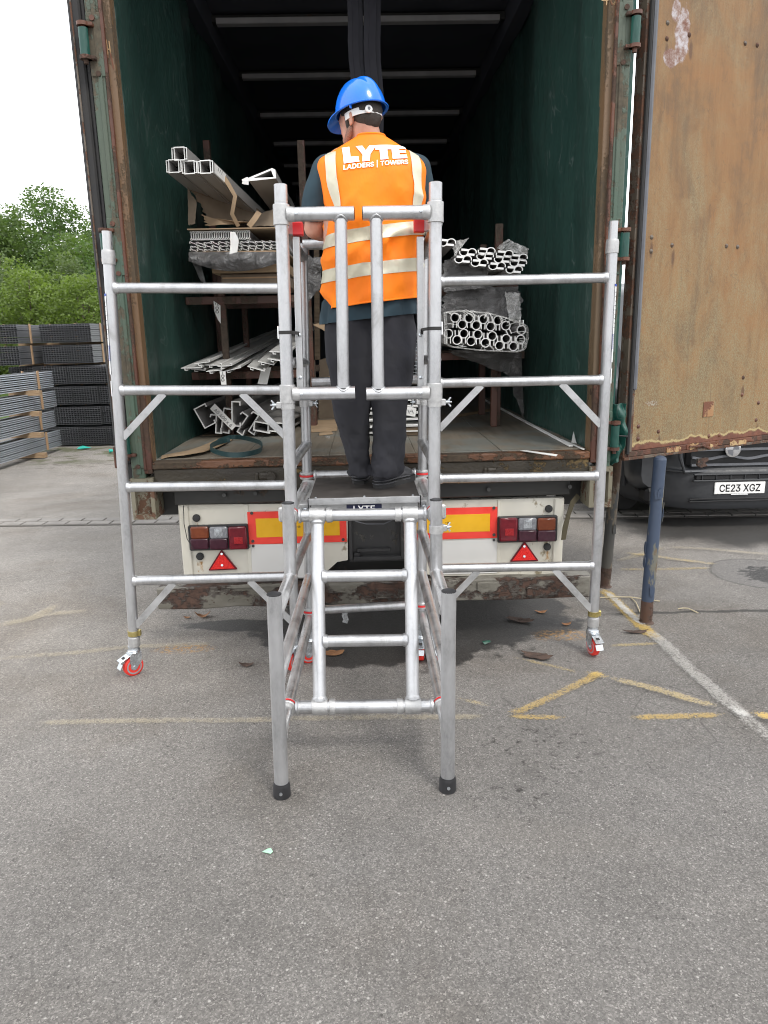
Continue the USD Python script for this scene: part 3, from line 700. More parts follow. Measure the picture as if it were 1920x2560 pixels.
# front stack: four bundles seen along their long side
fs_a, fs_b = gnd(153, 1128), gnd(0, 1178)
fa = math.atan2(-(fs_b - fs_a)[0], (fs_b - fs_a)[1])
proto2 = None
ztiers = [.085, .395, .690, .985]
names4 = ['bottom', 'second', 'third', 'top']
fdir = (fs_b - fs_a) / np.linalg.norm(fs_b - fs_a); fperp = V(fdir[1], -fdir[0], 0)
if fperp[0] < 0: fperp = -fperp
for i in range(4):
    corner = fs_a - fdir * (.08, .02, .10, .16)[i] * -1 * (-1) + fdir * (.0, .05, .02, .10)[i]
    c = corner - fperp * (5 * CW / 2 + .02)
    lab = f'long steel channel bundle seen from its side, {names4[i]} of the front stack'
    if proto2 is None:
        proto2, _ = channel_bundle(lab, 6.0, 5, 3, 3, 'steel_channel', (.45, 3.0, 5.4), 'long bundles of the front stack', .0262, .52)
        proto2.prim.GetAttribute('xformOp:translate').Set(Gf.Vec3d(c[0], c[1], ztiers[i]))
        UsdGeom.Xformable(proto2.prim).AddRotateZOp().Set(math.degrees(fa))
    else: copy_of(proto2, (c[0], c[1], ztiers[i]), fa + R7.uniform(-.01, .01), lab, 'steel bundle', 'long bundles of the front stack')
    for j, t_ in enumerate((.75, 3.1)):
        b0 = corner + fdir * t_ + fperp * (.10 + .05 * ((i + j) % 2))
        single('timber_bearer', bar(b0 + V(0, 0, ztiers[i] - .04), b0 - fperp * .45 + V(0, 0, ztiers[i] - .04), .09, .07), 'timber',
               f'square timber bearer under the {names4[i]} bundle of the front stack, {"far" if j == 0 else "near"} end', 'timber', 'timber bearers of the front stack')
# scraps at the foot of the stacks
def scrap(name, px, py, size, mat, label, cat, z=0.0, seed=0, flat=.35):
    c = gnd(px, py, z); rr = np.random.default_rng(seed)
    pts = rr.normal(size=(14, 3)) * (size / 2.2, size / 2.6, size * flat / 3); pts[:, 2] -= pts[:, 2].min()
    m = trimesh.convex.convex_hull(pts); m = rough(m, size * .05, 2.5 / size, seed, size / 6); m.apply_translation(c + V(0, 0, .001 - min(0, m.bounds[0, 2])))
    return single(name, m, mat, label, cat, smooth=50)
def flake(name, px, py, size, mat, label, cat, seed=0, curl=.3, z=0.0, asp=.5, turn=0.0):
    rr = np.random.default_rng(seed); a = np.linspace(0, 2 * np.pi, 17)[:-1]
    r = 1 + rr.uniform(-.28, .22, 16)
    ring = np.stack([np.cos(a) * r * size / 2, np.sin(a) * r * size / 2 * asp], 1)
    lv = [V(0, 0)[None]] + [ring * k for k in (.35, .7, 1.0)]
    P = np.array([np.repeat(lv[0], 16, 0), lv[1], lv[2], lv[3]])
    zz = curl * size * ((P[..., 0] / size * 1.6) ** 2) + size * .05 * rr.uniform(0, 1, P.shape[:2])
    ca, sa = math.cos(turn), math.sin(turn)
    P3 = np.dstack([P[..., 0] * ca - P[..., 1] * sa, P[..., 0] * sa + P[..., 1] * ca, zz + .004])
    m = grid_sheet(P3, max(.0012, size * .02), True); m.fix_normals()
    m.apply_translation(gnd(px, py, z) - V(0, 0, min(0, m.bounds[0, 2]))); return single(name, m, mat, label, cat, smooth=40)
scrap('plastic_scrap', 208, 1123, .09, 'teal_scrap', 'crumpled teal plastic scrap nearer the steel stacks', 'scrap', seed=3, flat=.6)
scrap('plastic_scrap', 277, 1133, .08, 'teal_scrap', 'crumpled teal plastic scrap beside the outer left upright', 'scrap', seed=4, flat=.6)
flake('dry_leaf', 508, 1543, .085, 'dry_leaf', 'large curled brown leaf under the left end of the bumper', 'leaf', 5, .5, asp=.6)
flake('dry_leaf', 468, 1546, .045, 'dry_leaf', 'small brown leaf left of the larger curled leaf', 'leaf', 6, .3)
flake('dry_leaf', 833, 1636, .11, 'dry_leaf', 'brown leaf behind the lower ladder rung', 'leaf', 7, .12, asp=.7)
flake('dry_leaf', 1415, 1563, .06, 'dry_leaf', 'brown leaf near the right castor', 'leaf', 8, .3)
flake('rust_flake', 1340, 1644, .15, 'rust_flake', 'large flake of dark rusted steel on the asphalt', 'rust flake', 9, .10, asp=.55, turn=-.3)
flake('rust_flake', 1300, 1553, .14, 'rust_flake', 'flake of rusted steel lying in the wet patch', 'rust flake', 10, .10, asp=.5, turn=-.4)
flake('rust_flake', 1590, 1583, .13, 'rust_flake', 'thin rusted flake left of the blue post foot', 'rust flake', 12, .1, asp=.3)
flake('rust_flake', 618, 1665, .075, 'rust_flake', 'dark flake on the asphalt left of the front foot', 'rust flake', 11, .3, asp=.6)
flake('rust_flake', 1352, 1532, .07, 'dry_leaf', 'small pale brown flake at the edge of the wet patch', 'rust flake', 17, .2)
scrap('plastic_chip', 673, 2132, .018, 'mint_chip', 'tiny pale green chip on the bare foreground asphalt', 'scrap', seed=14, flat=.3)
scrap('bottle_cap', 1215, 1610, .03, 'green_cap', 'small dark green cap on the edge of the wet patch', 'scrap', seed=15, flat=.5)
for k, (pa, pb, lab) in enumerate([((1500, 1494), (1650, 1503), 'long dry stalk across the foot of the blue post'), ((1578, 1495), (1600, 1530), 'short dry stalk between the two posts'),
                                   ((1695, 1522), (1745, 1532), 'dry stalk lying right of the blue post')]):
    a_, b_ = gnd(*pa, .006), gnd(*pb, .006); mid_ = (a_ + b_) / 2 + V(.01, .02, .008)
    single('dry_stalk', sweep([a_, (a_ + mid_) / 2 + V(0, .004, .002), mid_, (b_ + mid_) / 2, b_], .0035, 6), 'straw', lab, 'straw')

# ================================================================ trees beyond the yard
def leaf_cloud(centres, radii, per, size, rg):
    P = []
    for c, r in zip(centres, radii):
        n = int(per * (r ** 2))
        d = rg.normal(size=(n, 3)); d /= np.linalg.norm(d, axis=1)[:, None]
        P.append(c + d * (r * rg.uniform(.45, 1.0, n) ** .6)[:, None] * (1, 1, .8))
    P = np.vstack(P); n = len(P)
    u = rg.normal(size=(n, 3)); u[:, 2] *= .6; u /= np.linalg.norm(u, axis=1)[:, None]
    w = np.cross(u, rg.normal(size=(n, 3))); w /= np.linalg.norm(w, axis=1)[:, None]
    s = (size * rg.uniform(.6, 1.3, n))[:, None]
    v = np.stack([P - u * s, P + w * s * .55 - u * s * .1, P + u * s, P - w * s * .55 - u * s * .1], 1).reshape(-1, 3)
    b = np.arange(n)[:, None] * 4
    return trimesh.Trimesh(v, np.vstack([b + [0, 1, 2], b + [0, 2, 3]]), process=False)
def tree(x, y, h, w, mat, label, seed, base=.2, size=.062, nc=60, per=620, cat='tree', stems=False):
    rg = np.random.default_rng(seed)
    t = Thing('tree' if cat == 'tree' else 'shrub', label, cat, (x, y, 0), group=None)
    cs, rs, limbs = [], [], []
    for k in range(nc):
        f = (k + .5) / nc; zz = h * (base + (1 - base) * f)
        prof = math.sin(math.pi * (.16 + .80 * f)) ** .7
        a = k * 2.399 + rg.uniform(-.5, .5); rad = w * prof * rg.uniform(.25, .95)
        c = V(x + math.cos(a) * rad, y + math.sin(a) * rad, zz + rg.uniform(-.2, .2)); r = w * rg.uniform(.22, .40) * (1.0 if f < .85 else .75)
        cs.append(c); rs.append(r)
        if k % 4 == 0: limbs.append(sweep([V(x, y, zz * .45), V(x, y, zz * .6) * .6 + V(c[0], c[1], zz * .8) * .4, c], [h * .012, h * .008, .012], 6))
    t.part('crown', leaf_cloud(cs, rs, per, size, rg), mat, False)
    tr = sweep([V(x, y, 0), V(x + .06, y, h * .25), V(x - .05, y + .05, h * .55), V(x, y, h * .85)], [h * .028, h * .022, h * .014, .02], 9)
    t.part('trunk', [tr] + limbs, 'bark', 50)
def bush(*a, **k): tree(*a, cat='shrub', size=.045, per=1300, **k)
tree(-13.2, 27, 5.9, 2.4, 'leaf_mid', 'tall broad green tree at the left edge above the steel stacks', 21)
tree(-11.9, 28.5, 6.75, 2.4, 'leaf_dark', 'tallest dark green tree, its rounded top midway between the left edge and the trailer', 22)
tree(-8.6, 27.5, 5.2, 2.1, 'leaf_mid', 'mid green tree just left of the trailer corner', 23)
tree(-14.8, 29, 6.1, 2.5, 'leaf_dark', 'dark tree outside the left edge', 24)
tree(-6.2, 29, 6.4, 2.4, 'leaf_mid', 'green tree hidden by the trailer side', 25)
tree(-11.0, 31.5, 5.9, 2.5, 'leaf_mid', 'tree low behind the tallest tree near the trailer corner', 35)
tree(-9.9, 26, 4.9, 1.9, 'leaf_mid', 'rounded green tree between the tallest tree and the trailer corner', 41)
tree(-8.9, 24.5, 4.3, 1.5, 'leaf_dark', 'shadowy tree low between the two tall trees', 26, .1)
bush(-11.6, 22.5, 4.0, 1.7, 'leaf_grey', 'grey green bush at the left edge above the steel stacks', 27, base=.05)
bush(-9.6, 21.0, 3.5, 1.5, 'leaf_bright', 'bright green bush behind the middle of the rear stack', 28, base=.05)
bush(-7.9, 20.5, 3.3, 1.4, 'leaf_bright', 'yellow green bush close to the trailer corner', 29, base=.05)
bush(-8.9, 22.5, 3.9, 1.2, 'leaf_grey', 'feathery pale bush between the bright bushes', 30, base=.05)
bush(-13.6, 22, 3.6, 1.7, 'leaf_mid', 'green bush outside the left edge', 31, base=.05)
bush(-10.6, 19.5, 2.7, 1.4, 'leaf_mid', 'low green bush just above the rear stack', 33, base=.05)
bush(-6.3, 21, 3.4, 1.6, 'leaf_mid', 'green bush hidden behind the trailer side', 34, base=.05)
# bare grey branches in front of the bushes
bb = []
for k in range(9):
    b0 = V(-10.55 + R7.uniform(-.25, .25), 18.4, 1.0); b1 = b0 + V(R7.uniform(-.6, .6), R7.uniform(-.2, .2), R7.uniform(1.0, 2.0))
    m_ = (b0 + b1) / 2 + V(R7.uniform(-.1, .1), 0, R7.uniform(-.1, .1)); bb.append(sweep([V(-10.5, 18.4, 0), b0, m_, b1], [.03, .02, .014, .006], 6))
single('bare_shrub', bb, 'brick_grey', 'bare grey branched shrub in front of the bushes at the left edge', 'shrub')
# low bank the trees grow on
bk = np.array([[(x, y, -.05 + 1.6 * (1 - math.exp(-max(0, y - 16.5) / 6)) * (meshkit.noise(V(x * .2, y * .2, 1)) * .5 + .6)) for x in np.linspace(-60, 40, 60)] for y in np.linspace(16.2, 90, 26)])
p_ = numbered('/World', 'grass_bank'); put(p_, grid_sheet(bk), 'leaf_mid', True)
tagp(stage.GetPrimAtPath(p_), 'low overgrown bank under the trees', 'bank', kind='structure')
# ================================================================ the trailer
T = Thing('trailer', 'old green box trailer seen from behind with both rear doors open', 'trailer', TRO)
ZF, ZC, LEN = 1.045, 3.86, 9.0
def tp(u, v, z): q = TRO + E1 * u + E2 * v; q[2] = z; return q
def tsheet(fn, n, m, th): # fn(i/n, j/m) -> (u,v,z)
    return grid_sheet(np.array([[tp(*fn(i / (n - 1), j / (m - 1))) for j in range(m)] for i in range(n)]), th)
# floor in boards
for k in range(5):
    T.part('floor_board', span(-1.13 + .452 * k + .0007, -1.13 + .452 * (k + 1) - .0007, .045, LEN, ZF - .03, ZF - .001 * (k % 2), .002), 'floor_ply', False)
T.part('roof', span(-1.245, 1.245, .02, LEN, ZC + .07, ZC + .1), 'interior_black', False)
T.part('front_wall', span(-1.245, 1.245, LEN, LEN + .04, .9, ZC + .1), 'interior_black', False)
for k in range(7):
    v = 2.26 + 1.17 * k
    T.part('roof_bow', [span(-1.13, 1.13, v - .028, v + .028, ZC, ZC + .055, .008)], 'chassis_black')
    T.part('roof_bow_plate', [span(-1.03, 1.02, v - .034, v - .0295, ZC - .004, ZC + .03, .001), span(-1.03, 1.02, v - .034, v + .03, ZC - .0085, ZC - .0045, .001)], 'bow_metal', False)
def side(sgn):
    def fn(i, j):
        v = .06 + (LEN - .06) * i; z = ZF - .02 + (ZC + .07 - ZF) * j
        n = meshkit.noise(V(v * 1.6, z * .35, 3 + sgn)) + .5 * meshkit.noise(V(v * 4.2, z * .6, 9 + sgn))
        edge = min(1, (v - .06) / .25)
        return (sgn * (1.128 + ((n - .75) * .095 + (abs(meshkit.noise(V(v * 3.1 + z * 1.3, z * 1.7 - v, 13 + sgn)) - .5) - .25) * .05) * edge), v, z)
    return tsheet(fn, 110, 34, .004)
T.part('side_curtain', side(-1), 'curtain_green', True, 'green vinyl curtain wall on the left side')
T.part('side_curtain', side(1), 'curtain_green', True, 'green vinyl curtain wall on the right side')
for s in (-1, 1): T.part('added_cant_rail', span(*sorted((s * 1.06, s * 1.16)), .08, LEN, ZC - .10, ZC + .068, .004), 'interior_black', False)  # dark rail added to hide the lit top edge of each curtain
# thin pale scuffs are part of the vinyl; stiffening battens stand proud of it
for s in (-1, 1):
    T.part('outer_post', [span(*sorted((s * 1.168, s * 1.235)), -.03, .075, .955, ZC + .1, .006),
                          span(*sorted((s * 1.185, s * 1.205)), -.038, -.029, .98, ZC + .1, .003)], 'green_rust')
    T.part('inner_jamb', [span(*sorted((s * 1.128, s * 1.163)), -.012, .075, 1.0, ZC + .1, .003), span(*sorted((s * 1.163, s * 1.168)), -.005, .04, 1.0, ZC + .1, 0)], 'brown_jamb' if s < 0 else 'brown_jamb')
    T.part('jamb_edge', rough(span(*sorted((s * 1.157, s * 1.172)), -.036, -.012, 1.0, ZC + .1, .003), .003, 22, 5, .03), 'red_rust')
    T.part('post_foot', rough(span(*sorted((s * 1.13, s * 1.20)), -.028, .06, .98, 1.42, .004), .004, 14, 6, .05), 'red_rust')
    # corner casting: an open box below the post
    b = m3.Manifold.cube((.118, .16, .215), True) - m3.Manifold.cube((.078, .06, .165), True).translate((0, -.07, 0))
    cb = tm(b); Tm = np.eye(4); Tm[:3, :3] = np.column_stack([E1, E2, V(0, 0, 1)]); cb.apply_transform(Tm); cb.apply_translation(tp(s * 1.187, .035, .852))
    T.part('corner_casting', rough(cb, .002, 18, 2, .03), 'casting_rust', 25)
    T.part('casting_plate', span(*sorted((s * 1.155, s * 1.222)), .012, .016, .775, .93, .001), 'red_rust', False)
    T.part('mud_bracket', span(*sorted((s * 1.0, s * 1.20)), .13, .15, .725, .87, .004), 'chassis_black')
for u, z in ((-1.19, .80), (-1.165, .84), (-1.215, .80)): T.part('casting_bolt', cyl(tp(u, .010, z), tp(u, .02, z), .008, 10), 'chassis_black')
# painted number on the right jamb, half worn away
nm = text_on('402', .085, tp(1.146, -.0135, 3.13), E1 * .5, V(0, 0, 1), .001)
T.part('jamb_number', nm, 'door_lip', False, 'number painted in thin yellow on the jamb')
nm = [bar(tp(-1.146 + a, -.0135, 2.90 + b), tp(-1.146 + c, -.0135, 2.90 + d), .0012, .005, up=tuple(E1), bev=0) for a, b, c, d in ((-.010, .0, -.011, .075), (.003, .0, .001, .070), (-.010, .034, .002, .038), (.010, -.045, .004, .008))]
T.part('jamb_number', nm, 'door_lip', False, 'scratched yellow marks on the left jamb')
# hinges
def hinge(u, z, s, mat='curtain_out'):
    h = T.part('hinge', [cyl(tp(u, -.055, z - .055), tp(u, -.055, z + .055), .021, 16), span(u - .012, u + .012, -.05, -.03, z - .05, z + .05)], mat, 40)
    for dz in (-.072, .062):
        T.part('hinge_lug', [cyl(tp(u, -.055, z + dz), tp(u, -.055, z + dz + .016), .026, 14), span(*sorted((u - s * .045, u)), -.062, -.034, z + dz, z + dz + .016), cyl(tp(u, -.055, z + dz - .018), tp(u, -.055, z + dz), .011, 8)], 'red_rust', under=h)
    for a_, z_ in ((.04, .1), (.045, -.125)): T.part('hinge_bolt', cyl(tp(u - s * a_, -.045, z + z_), tp(u - s * a_, -.03, z + z_), .012, 8), 'red_rust', under=h)
    T.part('hinge_leaf', [span(*sorted((u - s * .075, u - s * .01)), -.036, -.029, z - .135, z + .125)], 'green_rust', under=h)
def zpx(px, py, d): return at(px, py, d)[2]
for py in (103, 615, 1110): hinge(-1.243, zpx(225, py, 3.74), -1)
for py in (75, 612, 1090): hinge(1.243, zpx(1580, py, 3.74), 1)
# hinge arms reaching to the right door
for py, mt in ((72, 'curtain_out'), (612, 'red_rust')):
    z = zpx(1600, py, 3.80); a = tp(1.245, -.052, z); b = DOORP(-.012, z) + DN * -.03
    T.part('hinge_arm', [bar(a, b, .012, .085, bev=.003), bar(a + V(0, 0, .04), b + V(0, 0, .04), .022, .012), bar(a - V(0, 0, .04), b - V(0, 0, .04), .022, .012)], mt)
# left door folded back along the outside: its edge and seal face the camera
ld = T.part('rear_door', [span(-1.318, -1.268, .02, 1.18, 1.0, ZC + .06, .004)], 'door_frame', False, 'left rear door folded flat against the trailer side')
T.part('door_seal', [span(-1.262, -1.238, -.004, .05, 1.03, ZC + .06, .008), span(-1.318, -1.263, -.012, .019, 1.02, ZC + .06, .008)], 'rubber', 40, under=ld)
T.part('seal_lip', span(-1.304, -1.296, -.018, -.0125, 1.05, ZC + .06, .002), 'door_frame', under=ld)
T.part('torn_seal', extr(Polygon([(0, 0), (.05, 0), (.055, -.09), (.035, -.075), (.025, -.14), (.012, -.07), (.002, -.06)]), .012, tp(-1.292, .0, 1.03), E1, (0, 0, 1), E2), 'rubber', False, under=ld)
T.part('door_latch_stub', span(-1.33, -1.30, .0, .03, 1.01, 1.12), 'red_rust', under=ld)
# right door swung round
zd0, zd1 = DH[2], ZC + .06
def dbox(s0, s1, n0, n1, z0, z1, bev=.003):
    c = DH + DD * (s0 + s1) / 2 + DN * (n0 + n1) / 2; c[2] = (z0 + z1) / 2
    return cbox(c, (s1 - s0, n1 - n0, z1 - z0), bev, (DD, DN, V(0, 0, 1)))
rd = T.part('rear_door', rough(dbox(.055, 1.22, -.04, .0, zd0 + .035, zd1, .002), .0016, 3.0, 8, .06), 'door_skin', 25, 'right rear door, rusty tan steel')
rim = [dbox(.0, 1.24, -.055, -.042, zd0, zd1), dbox(.0, .03, -.042, .004, zd0, zd1), dbox(.03, .054, -.02, .012, zd0 + .03, zd0 + .62)]
T.part('door_rim', rim, 'door_frame', under=rd)
T.part('bright_edge', rough(dbox(.0545, .0605, .002, .0055, zd0 + .04, zd0 + .33, .001), .0012, 30, 4, .03), 'door_lip', under=rd)
T.part('door_seal', [dbox(.010, .028, .0045, .026, zd0 + .02, zd1, .006)], 'rubber', 40, under=rd)
T.part('grey_seal', [dbox(.0295, .054, .0125, .03, zd0 + .36, zd1, .008)], 'seal_grey', 40, under=rd)
T.part('bottom_lip', [rough(dbox(.03, 1.22, -.045, .010, zd0 + .006, zd0 + .034, .002), .004, 16, 9, .025)], 'red_rust', 30, under=rd)
T.part('bottom_edge', [dbox(.0, 1.22, -.07, .014, zd0 - .012, zd0 + .004, .002)], 'door_frame', under=rd)
def ragged(px, py, w, h, seed):
    r_ = np.random.default_rng(seed); n = 9
    top = [(w * k / n, h * r_.uniform(.55, 1.0)) for k in range(n + 1)]; bot = [(w * k / n, -h * r_.uniform(0, .25)) for k in range(n, -1, -1)]
    q = door_px(px, py) + DN * .011; return extr(Polygon(top + bot).buffer(0), .004, q, DD, (0, 0, 1), DN)
T.part('peeling_edge', [ragged(1662, 1130, .11, .03, 1), ragged(1712, 1122, .09, .034, 2), ragged(1820, 1112, .14, .028, 3), ragged(1770, 1117, .06, .02, 5)], 'door_lip', False, 'edge of paint peeling from the door foot', under=rd)
T.part('rust_curl', [rough(bar(door_px(1716, 1116) + DN * .02, door_px(1752, 1112) + DN * .022, .012, .008), .006, 40, 3, .006), rough(bar(door_px(1750, 1113) + DN * .02, door_px(1770, 1121) + DN * .02, .01, .012), .006, 40, 4, .006)], 'red_rust', 30, under=rd)
T.part('hanging_rust', extr(Polygon([(0, 0), (.085, .0), (.09, -.018), (.06, -.03), (.085, -.05), (.03, -.055), (.0, -.04)]), .012, door_px(1752, 1148) - DN * .03, DD, (0, 0, 1), DN), 'bumper_flaky', False, under=rd)
rv = [(1669, 57), (1667, 97), (1723, 87), (1863, 108), (1893, 113), (1629, 593), (1628, 628), (1680, 613), (1816, 615), (1844, 617), (1596, 1066), (1595, 1097), (1646, 1079), (1772, 1090), (1798, 1088), (1770, 1108), (1797, 1105), (1855, 987), (1896, 1007), (1890, 1050), (1858, 944)]
for px, py in rv:
    c = door_px(px, py); m = trimesh.creation.icosphere(2, .0105); m.apply_scale((1, 1, 1))
    cap = lathe(c - DN * .003, c + DN * .01, [(0, .0125), (.003, .0122), (.007, .009), (.010, .004)], 12)
    T.part('rivet', cap, 'door_frame' if py < 700 else 'red_rust', 60, under=rd)
T.part('patch', dbox(*(lambda a: (a, a + .085))(float((door_px(1757, 1025) - DH) @ DD)), .0015, .004, door_px(1757, 1043)[2], door_px(1757, 1005)[2], .001), 'door_lip', False, 'square of bare tan metal near the foot of the door', under=rd)
# folds of curtain and torn flap on the right, outside the post
def flap(i, j): return (1.237 + .052 * i, .085 + .012 * math.sin(5 * j + 2 * i) + .02 * i, 1.02 + (ZC - .95) * j)
T.part('curtain_edge', tsheet(flap, 6, 40, .003), 'curtain_out', True, 'outer edge of the right curtain beside the post')
def flap2(i, j):
    z = .94 + .34 * j; return (1.238 + .075 * i * (1 - .35 * max(0, .25 - j) * 4), -.012 + .022 * math.sin(7 * i + 9 * j) + .012 * math.sin(21 * j), z + .07 * i * (1 - j) - .05 * abs(i - .5) * (1 - j))
T.part('torn_flap', tsheet(flap2, 12, 20, .003), 'curtain_out', True, 'torn green curtain corner hanging beside the right post')
T.part('flap_rope', sweep([tp(1.235, -.04, 1.13), tp(1.27, -.045, 1.12), tp(1.315, -.04, 1.115)], .004, 6), 'rubber')
# rear sill and chassis
T.part('sill_lip', rough(span(-1.129, 1.129, -.032, .044, 1.002, ZF - .004, .006), .006, 11, 7, .035), 'sill_rust', 30)
T.part('sill_face', rough(span(-1.127, 1.127, -.022, .03, .885, 1.001, .004), .006, 9, 4, .045), 'sill_mossy', 30)
T.part('threshold_strip', span(1.05, 1.075, .10, 3.2, ZF + .001, ZF + .01), 'paper', False, 'pale strip along the right edge of the floor')
def lug(px, py):
    c = at(px, py, 3.775); return [cbox(c, (.055, .03, .035), .008, (E1, E2, V(0, 0, 1))), cyl(c + E1 * .038 - E2 * .02, c + E1 * .038 + E2 * .02, .024, 14), cbox(c - E1 * .035 - V(0, 0, .004), (.02, .026, .045), .006, (E1, E2, V(0, 0, 1)))]
T.part('lock_keeper', lug(660, 1190), 'sill_mossy', 30); T.part('lock_keeper', lug(1230, 1178), 'sill_mossy', 30)
T.part('cross_beam', span(-1.05, 1.05, .03, .15, .80, .884, .006), 'chassis_black')
for px, py in ((638, 1234), (1222, 1224), (1425, 1217), (560, 1238)): T.part('beam_bolt', cyl(at(px, py, 3.828), at(px, py, 3.80), .011, 8), 'chassis_black')
for u in (-.5, .5): T.part('chassis_rail', span(u - .06, u + .06, .16, LEN, .55, .99, .006), 'chassis_black')
T.part('under_floor', span(-1.2, 1.2, .16, LEN, .992, 1.012, 0), 'chassis_black', False)
for v in (2.2, 3.5):
    T.part('axle', cyl(tp(-1.0, v, .47), tp(1.0, v, .47), .06, 16), 'chassis_black')
    for s in (-1, 1):
        w = T.part('wheel', lathe(tp(s * .82, v, .47), tp(s * 1.14, v, .47), [(0, .30), (.02, .44), (.06, .47), (.26, .47), (.30, .44), (.32, .30)], 40), 'rubber', 40)
        T.part('hub', lathe(tp(s * 1.08, v, .47), tp(s * 1.15, v, .47), [(0, .27), (.02, .25), (.03, .12), (.07, .10)], 28), 'chassis_black', under=w)
# rear light panel: white boxes, marker boards, lamps
DP = 3.86
def pbox(px0, py0, px1, py1, d0, d1, bev=.003):
    a, b, c_, d_ = at(px0, py0, d0), at(px1, py0, d0), at(px0, py1, d0), at(px1, py1, d0)
    x = ((b - a) + (d_ - c_)) / 2; w = float(x @ E1); zc = (a[2] + b[2] + c_[2] + d_[2]) / 4; h = ((a[2] - c_[2]) + (b[2] - d_[2])) / 2
    c = (a + b + c_ + d_) / 4 + E2 * (d1 - d0) / 2; c[2] = zc
    return cbox(c, (w, d1 - d0, h), bev, (E1, E2, V(0, 0, 1)))
def ppoly(pix, d, depth):
    o = at(960, 1340, d); P = [at(x, y, d) - o for x, y in pix]
    return extr(Polygon([(p @ E1, p[2]) for p in P]), depth, o, E1, (0, 0, 1), E2)
T.part('light_panel', ppoly([(452, 1262), (870, 1258), (870, 1400), (843, 1405), (800, 1444), (786, 1446), (770, 1444), (462, 1442)], DP, .045), 'white_panel', 30, 'left half of the white light panel')
T.part('light_panel', ppoly([(1010, 1254), (1410, 1244), (1402, 1422), (1385, 1436), (1100, 1440), (1068, 1436), (1030, 1398), (1010, 1396)], DP, .045), 'white_panel', 30, 'right half of the white light panel')
T.part('panel_edge', pbox(452, 1262, 476, 1442, DP - .012, DP - .001, .008), 'white_panel', 40); T.part('panel_edge', pbox(1384, 1246, 1408, 1420, DP - .012, DP - .001, .008), 'white_panel', 40)
T.part('panel_divider', pbox(616, 1262, 626, 1440, DP - .006, DP - .001, .002), 'white_panel'); T.part('panel_divider', pbox(1243, 1250, 1250, 1432, DP - .006, DP - .001, .002), 'white_panel')
T.part('lower_plate', ppoly([(628, 1361), (760, 1359), (762, 1444), (640, 1444), (629, 1440)], DP - .005, .004), 'white_plate', False); T.part('lower_plate', ppoly([(1100, 1352), (1242, 1348), (1242, 1432), (1108, 1436)], DP - .005, .004), 'white_plate', False)
T.part('drip_rail', rough(pbox(765, 1446, 1405, 1456, DP - .01, DP + .03, .002), .004, 14, 3, .03), 'white_panel', 30)
def marker(px0, py0, px1, py1, ix0, iy0, ix1, iy1, dy=0.0, scr=()):
    m_ = T.part('marker_board', pbox(px0, py0, px1, py1, DP - .008, DP - .0045, .0008), 'marker_red', False)
    T.part('marker_centre', pbox(ix0, iy0, ix1, iy1, DP - .0095, DP - .0082, .0005), 'marker_yellow', False, under=m_)
    for x, y in scr: T.part('screw', cyl(at(x, y, DP - .0085), at(x, y, DP - .013), .0085, 10), 'chassis_black', under=m_)
marker(620, 1277, 866, 1358, 640, 1294, 849, 1341, scr=((629, 1283), (632, 1353), (858, 1349)))
marker(1012, 1270, 1243, 1348, 1030, 1287, 1225, 1331, scr=((1235, 1270), (1235, 1337)))
T.part('marker_stamp', [m_ for q_ in (at(748, 1317, DP - .0097), at(1120, 1307, DP - .0097)) for m_ in (extr(Point(0, 0).buffer(.006).difference(Point(0, 0).buffer(.0045)), .0005, q_, E1, (0, 0, 1), -E2), bar(q_ - E1 * .016, q_ - E1 * .008, .0006, .0025, bev=0), bar(q_ - E1 * .002, q_ + E1 * .003, .0006, .003, bev=0))], 'ink', False)
for x, y in ((633, 1365), (1235, 1350)): T.part('screw', cyl(at(x, y, DP - .002), at(x, y, DP - .011), .0075, 10), 'chassis_black')
# number plate recess
T.part('recess', [pbox(872, 1256, 1010, 1404, DP + .03, DP + .06), pbox(872, 1256, 880, 1400, DP - .012, DP + .03), pbox(1002, 1254, 1010, 1398, DP - .012, DP + .03), pbox(884, 1392, 1004, 1402, DP - .012, DP + .03, .004)], 'recess_black')
T.part('recess_step', [pbox(892, 1372, 976, 1380, DP + .004, DP + .03, .003), pbox(884, 1382, 900, 1394, DP + .006, DP + .03, .004)], 'recess_black')
T.part('recess_cable', sweep([at(888, 1303, DP + .01), at(915, 1310, DP), at(960, 1310, DP), at(985, 1298, DP + .01)], .003, 6), 'seal_grey')
T.part('back_plate', span(-1.0, 1.0, .35, .36, .30, .80, 0), 'chassis_black', False)
def lamp(x0, y0, x1, y1, order):
    lb = T.part('tail_lamp', pbox(x0 - 3, y0 - 5, x1 + 3, y1 + 2, DP - .03, DP - .0035, .006), 'black_plastic')
    w = (x1 - x0) / 3
    for k, nm in enumerate(order):
        a = x0 + w * k + 1.5; b = x0 + w * (k + 1) - 1.5; m_ = y0 + (y1 - y0) * .52
        if nm == 'red':
            T.part('lens', pbox(a, y0, b, y1, DP - .052, DP - .031, .007), 'lens_red', 40, under=lb)
            T.part('reflector', pbox(a + w * .28, y0 + (y1 - y0) * .45, b - w * .2, y1 - (y1 - y0) * .25, DP - .0545, DP - .0523, .001), 'retro_dim', False, under=lb)
        else:
            T.part('lens', pbox(a, y0, b, m_, DP - .050, DP - .031, .006), 'lens_amber' if nm == 'amber' else 'lens_clear', 40, under=lb)
            if nm == 'clear': T.part('reflector', [pbox(a + w * .25, y0 + 4, b - w * .25, m_ - 5, DP - .0525, DP - .0503, .001), pbox(a + w * .36, y0 + 8, b - w * .36, m_ - 9, DP - .0545, DP - .0527, .001)], 'zinc', False, under=lb)
            T.part('lower_lens', pbox(a, m_ + .5, b, y1, DP - .050, DP - .031, .006), 'lens_plum', 40, under=lb)
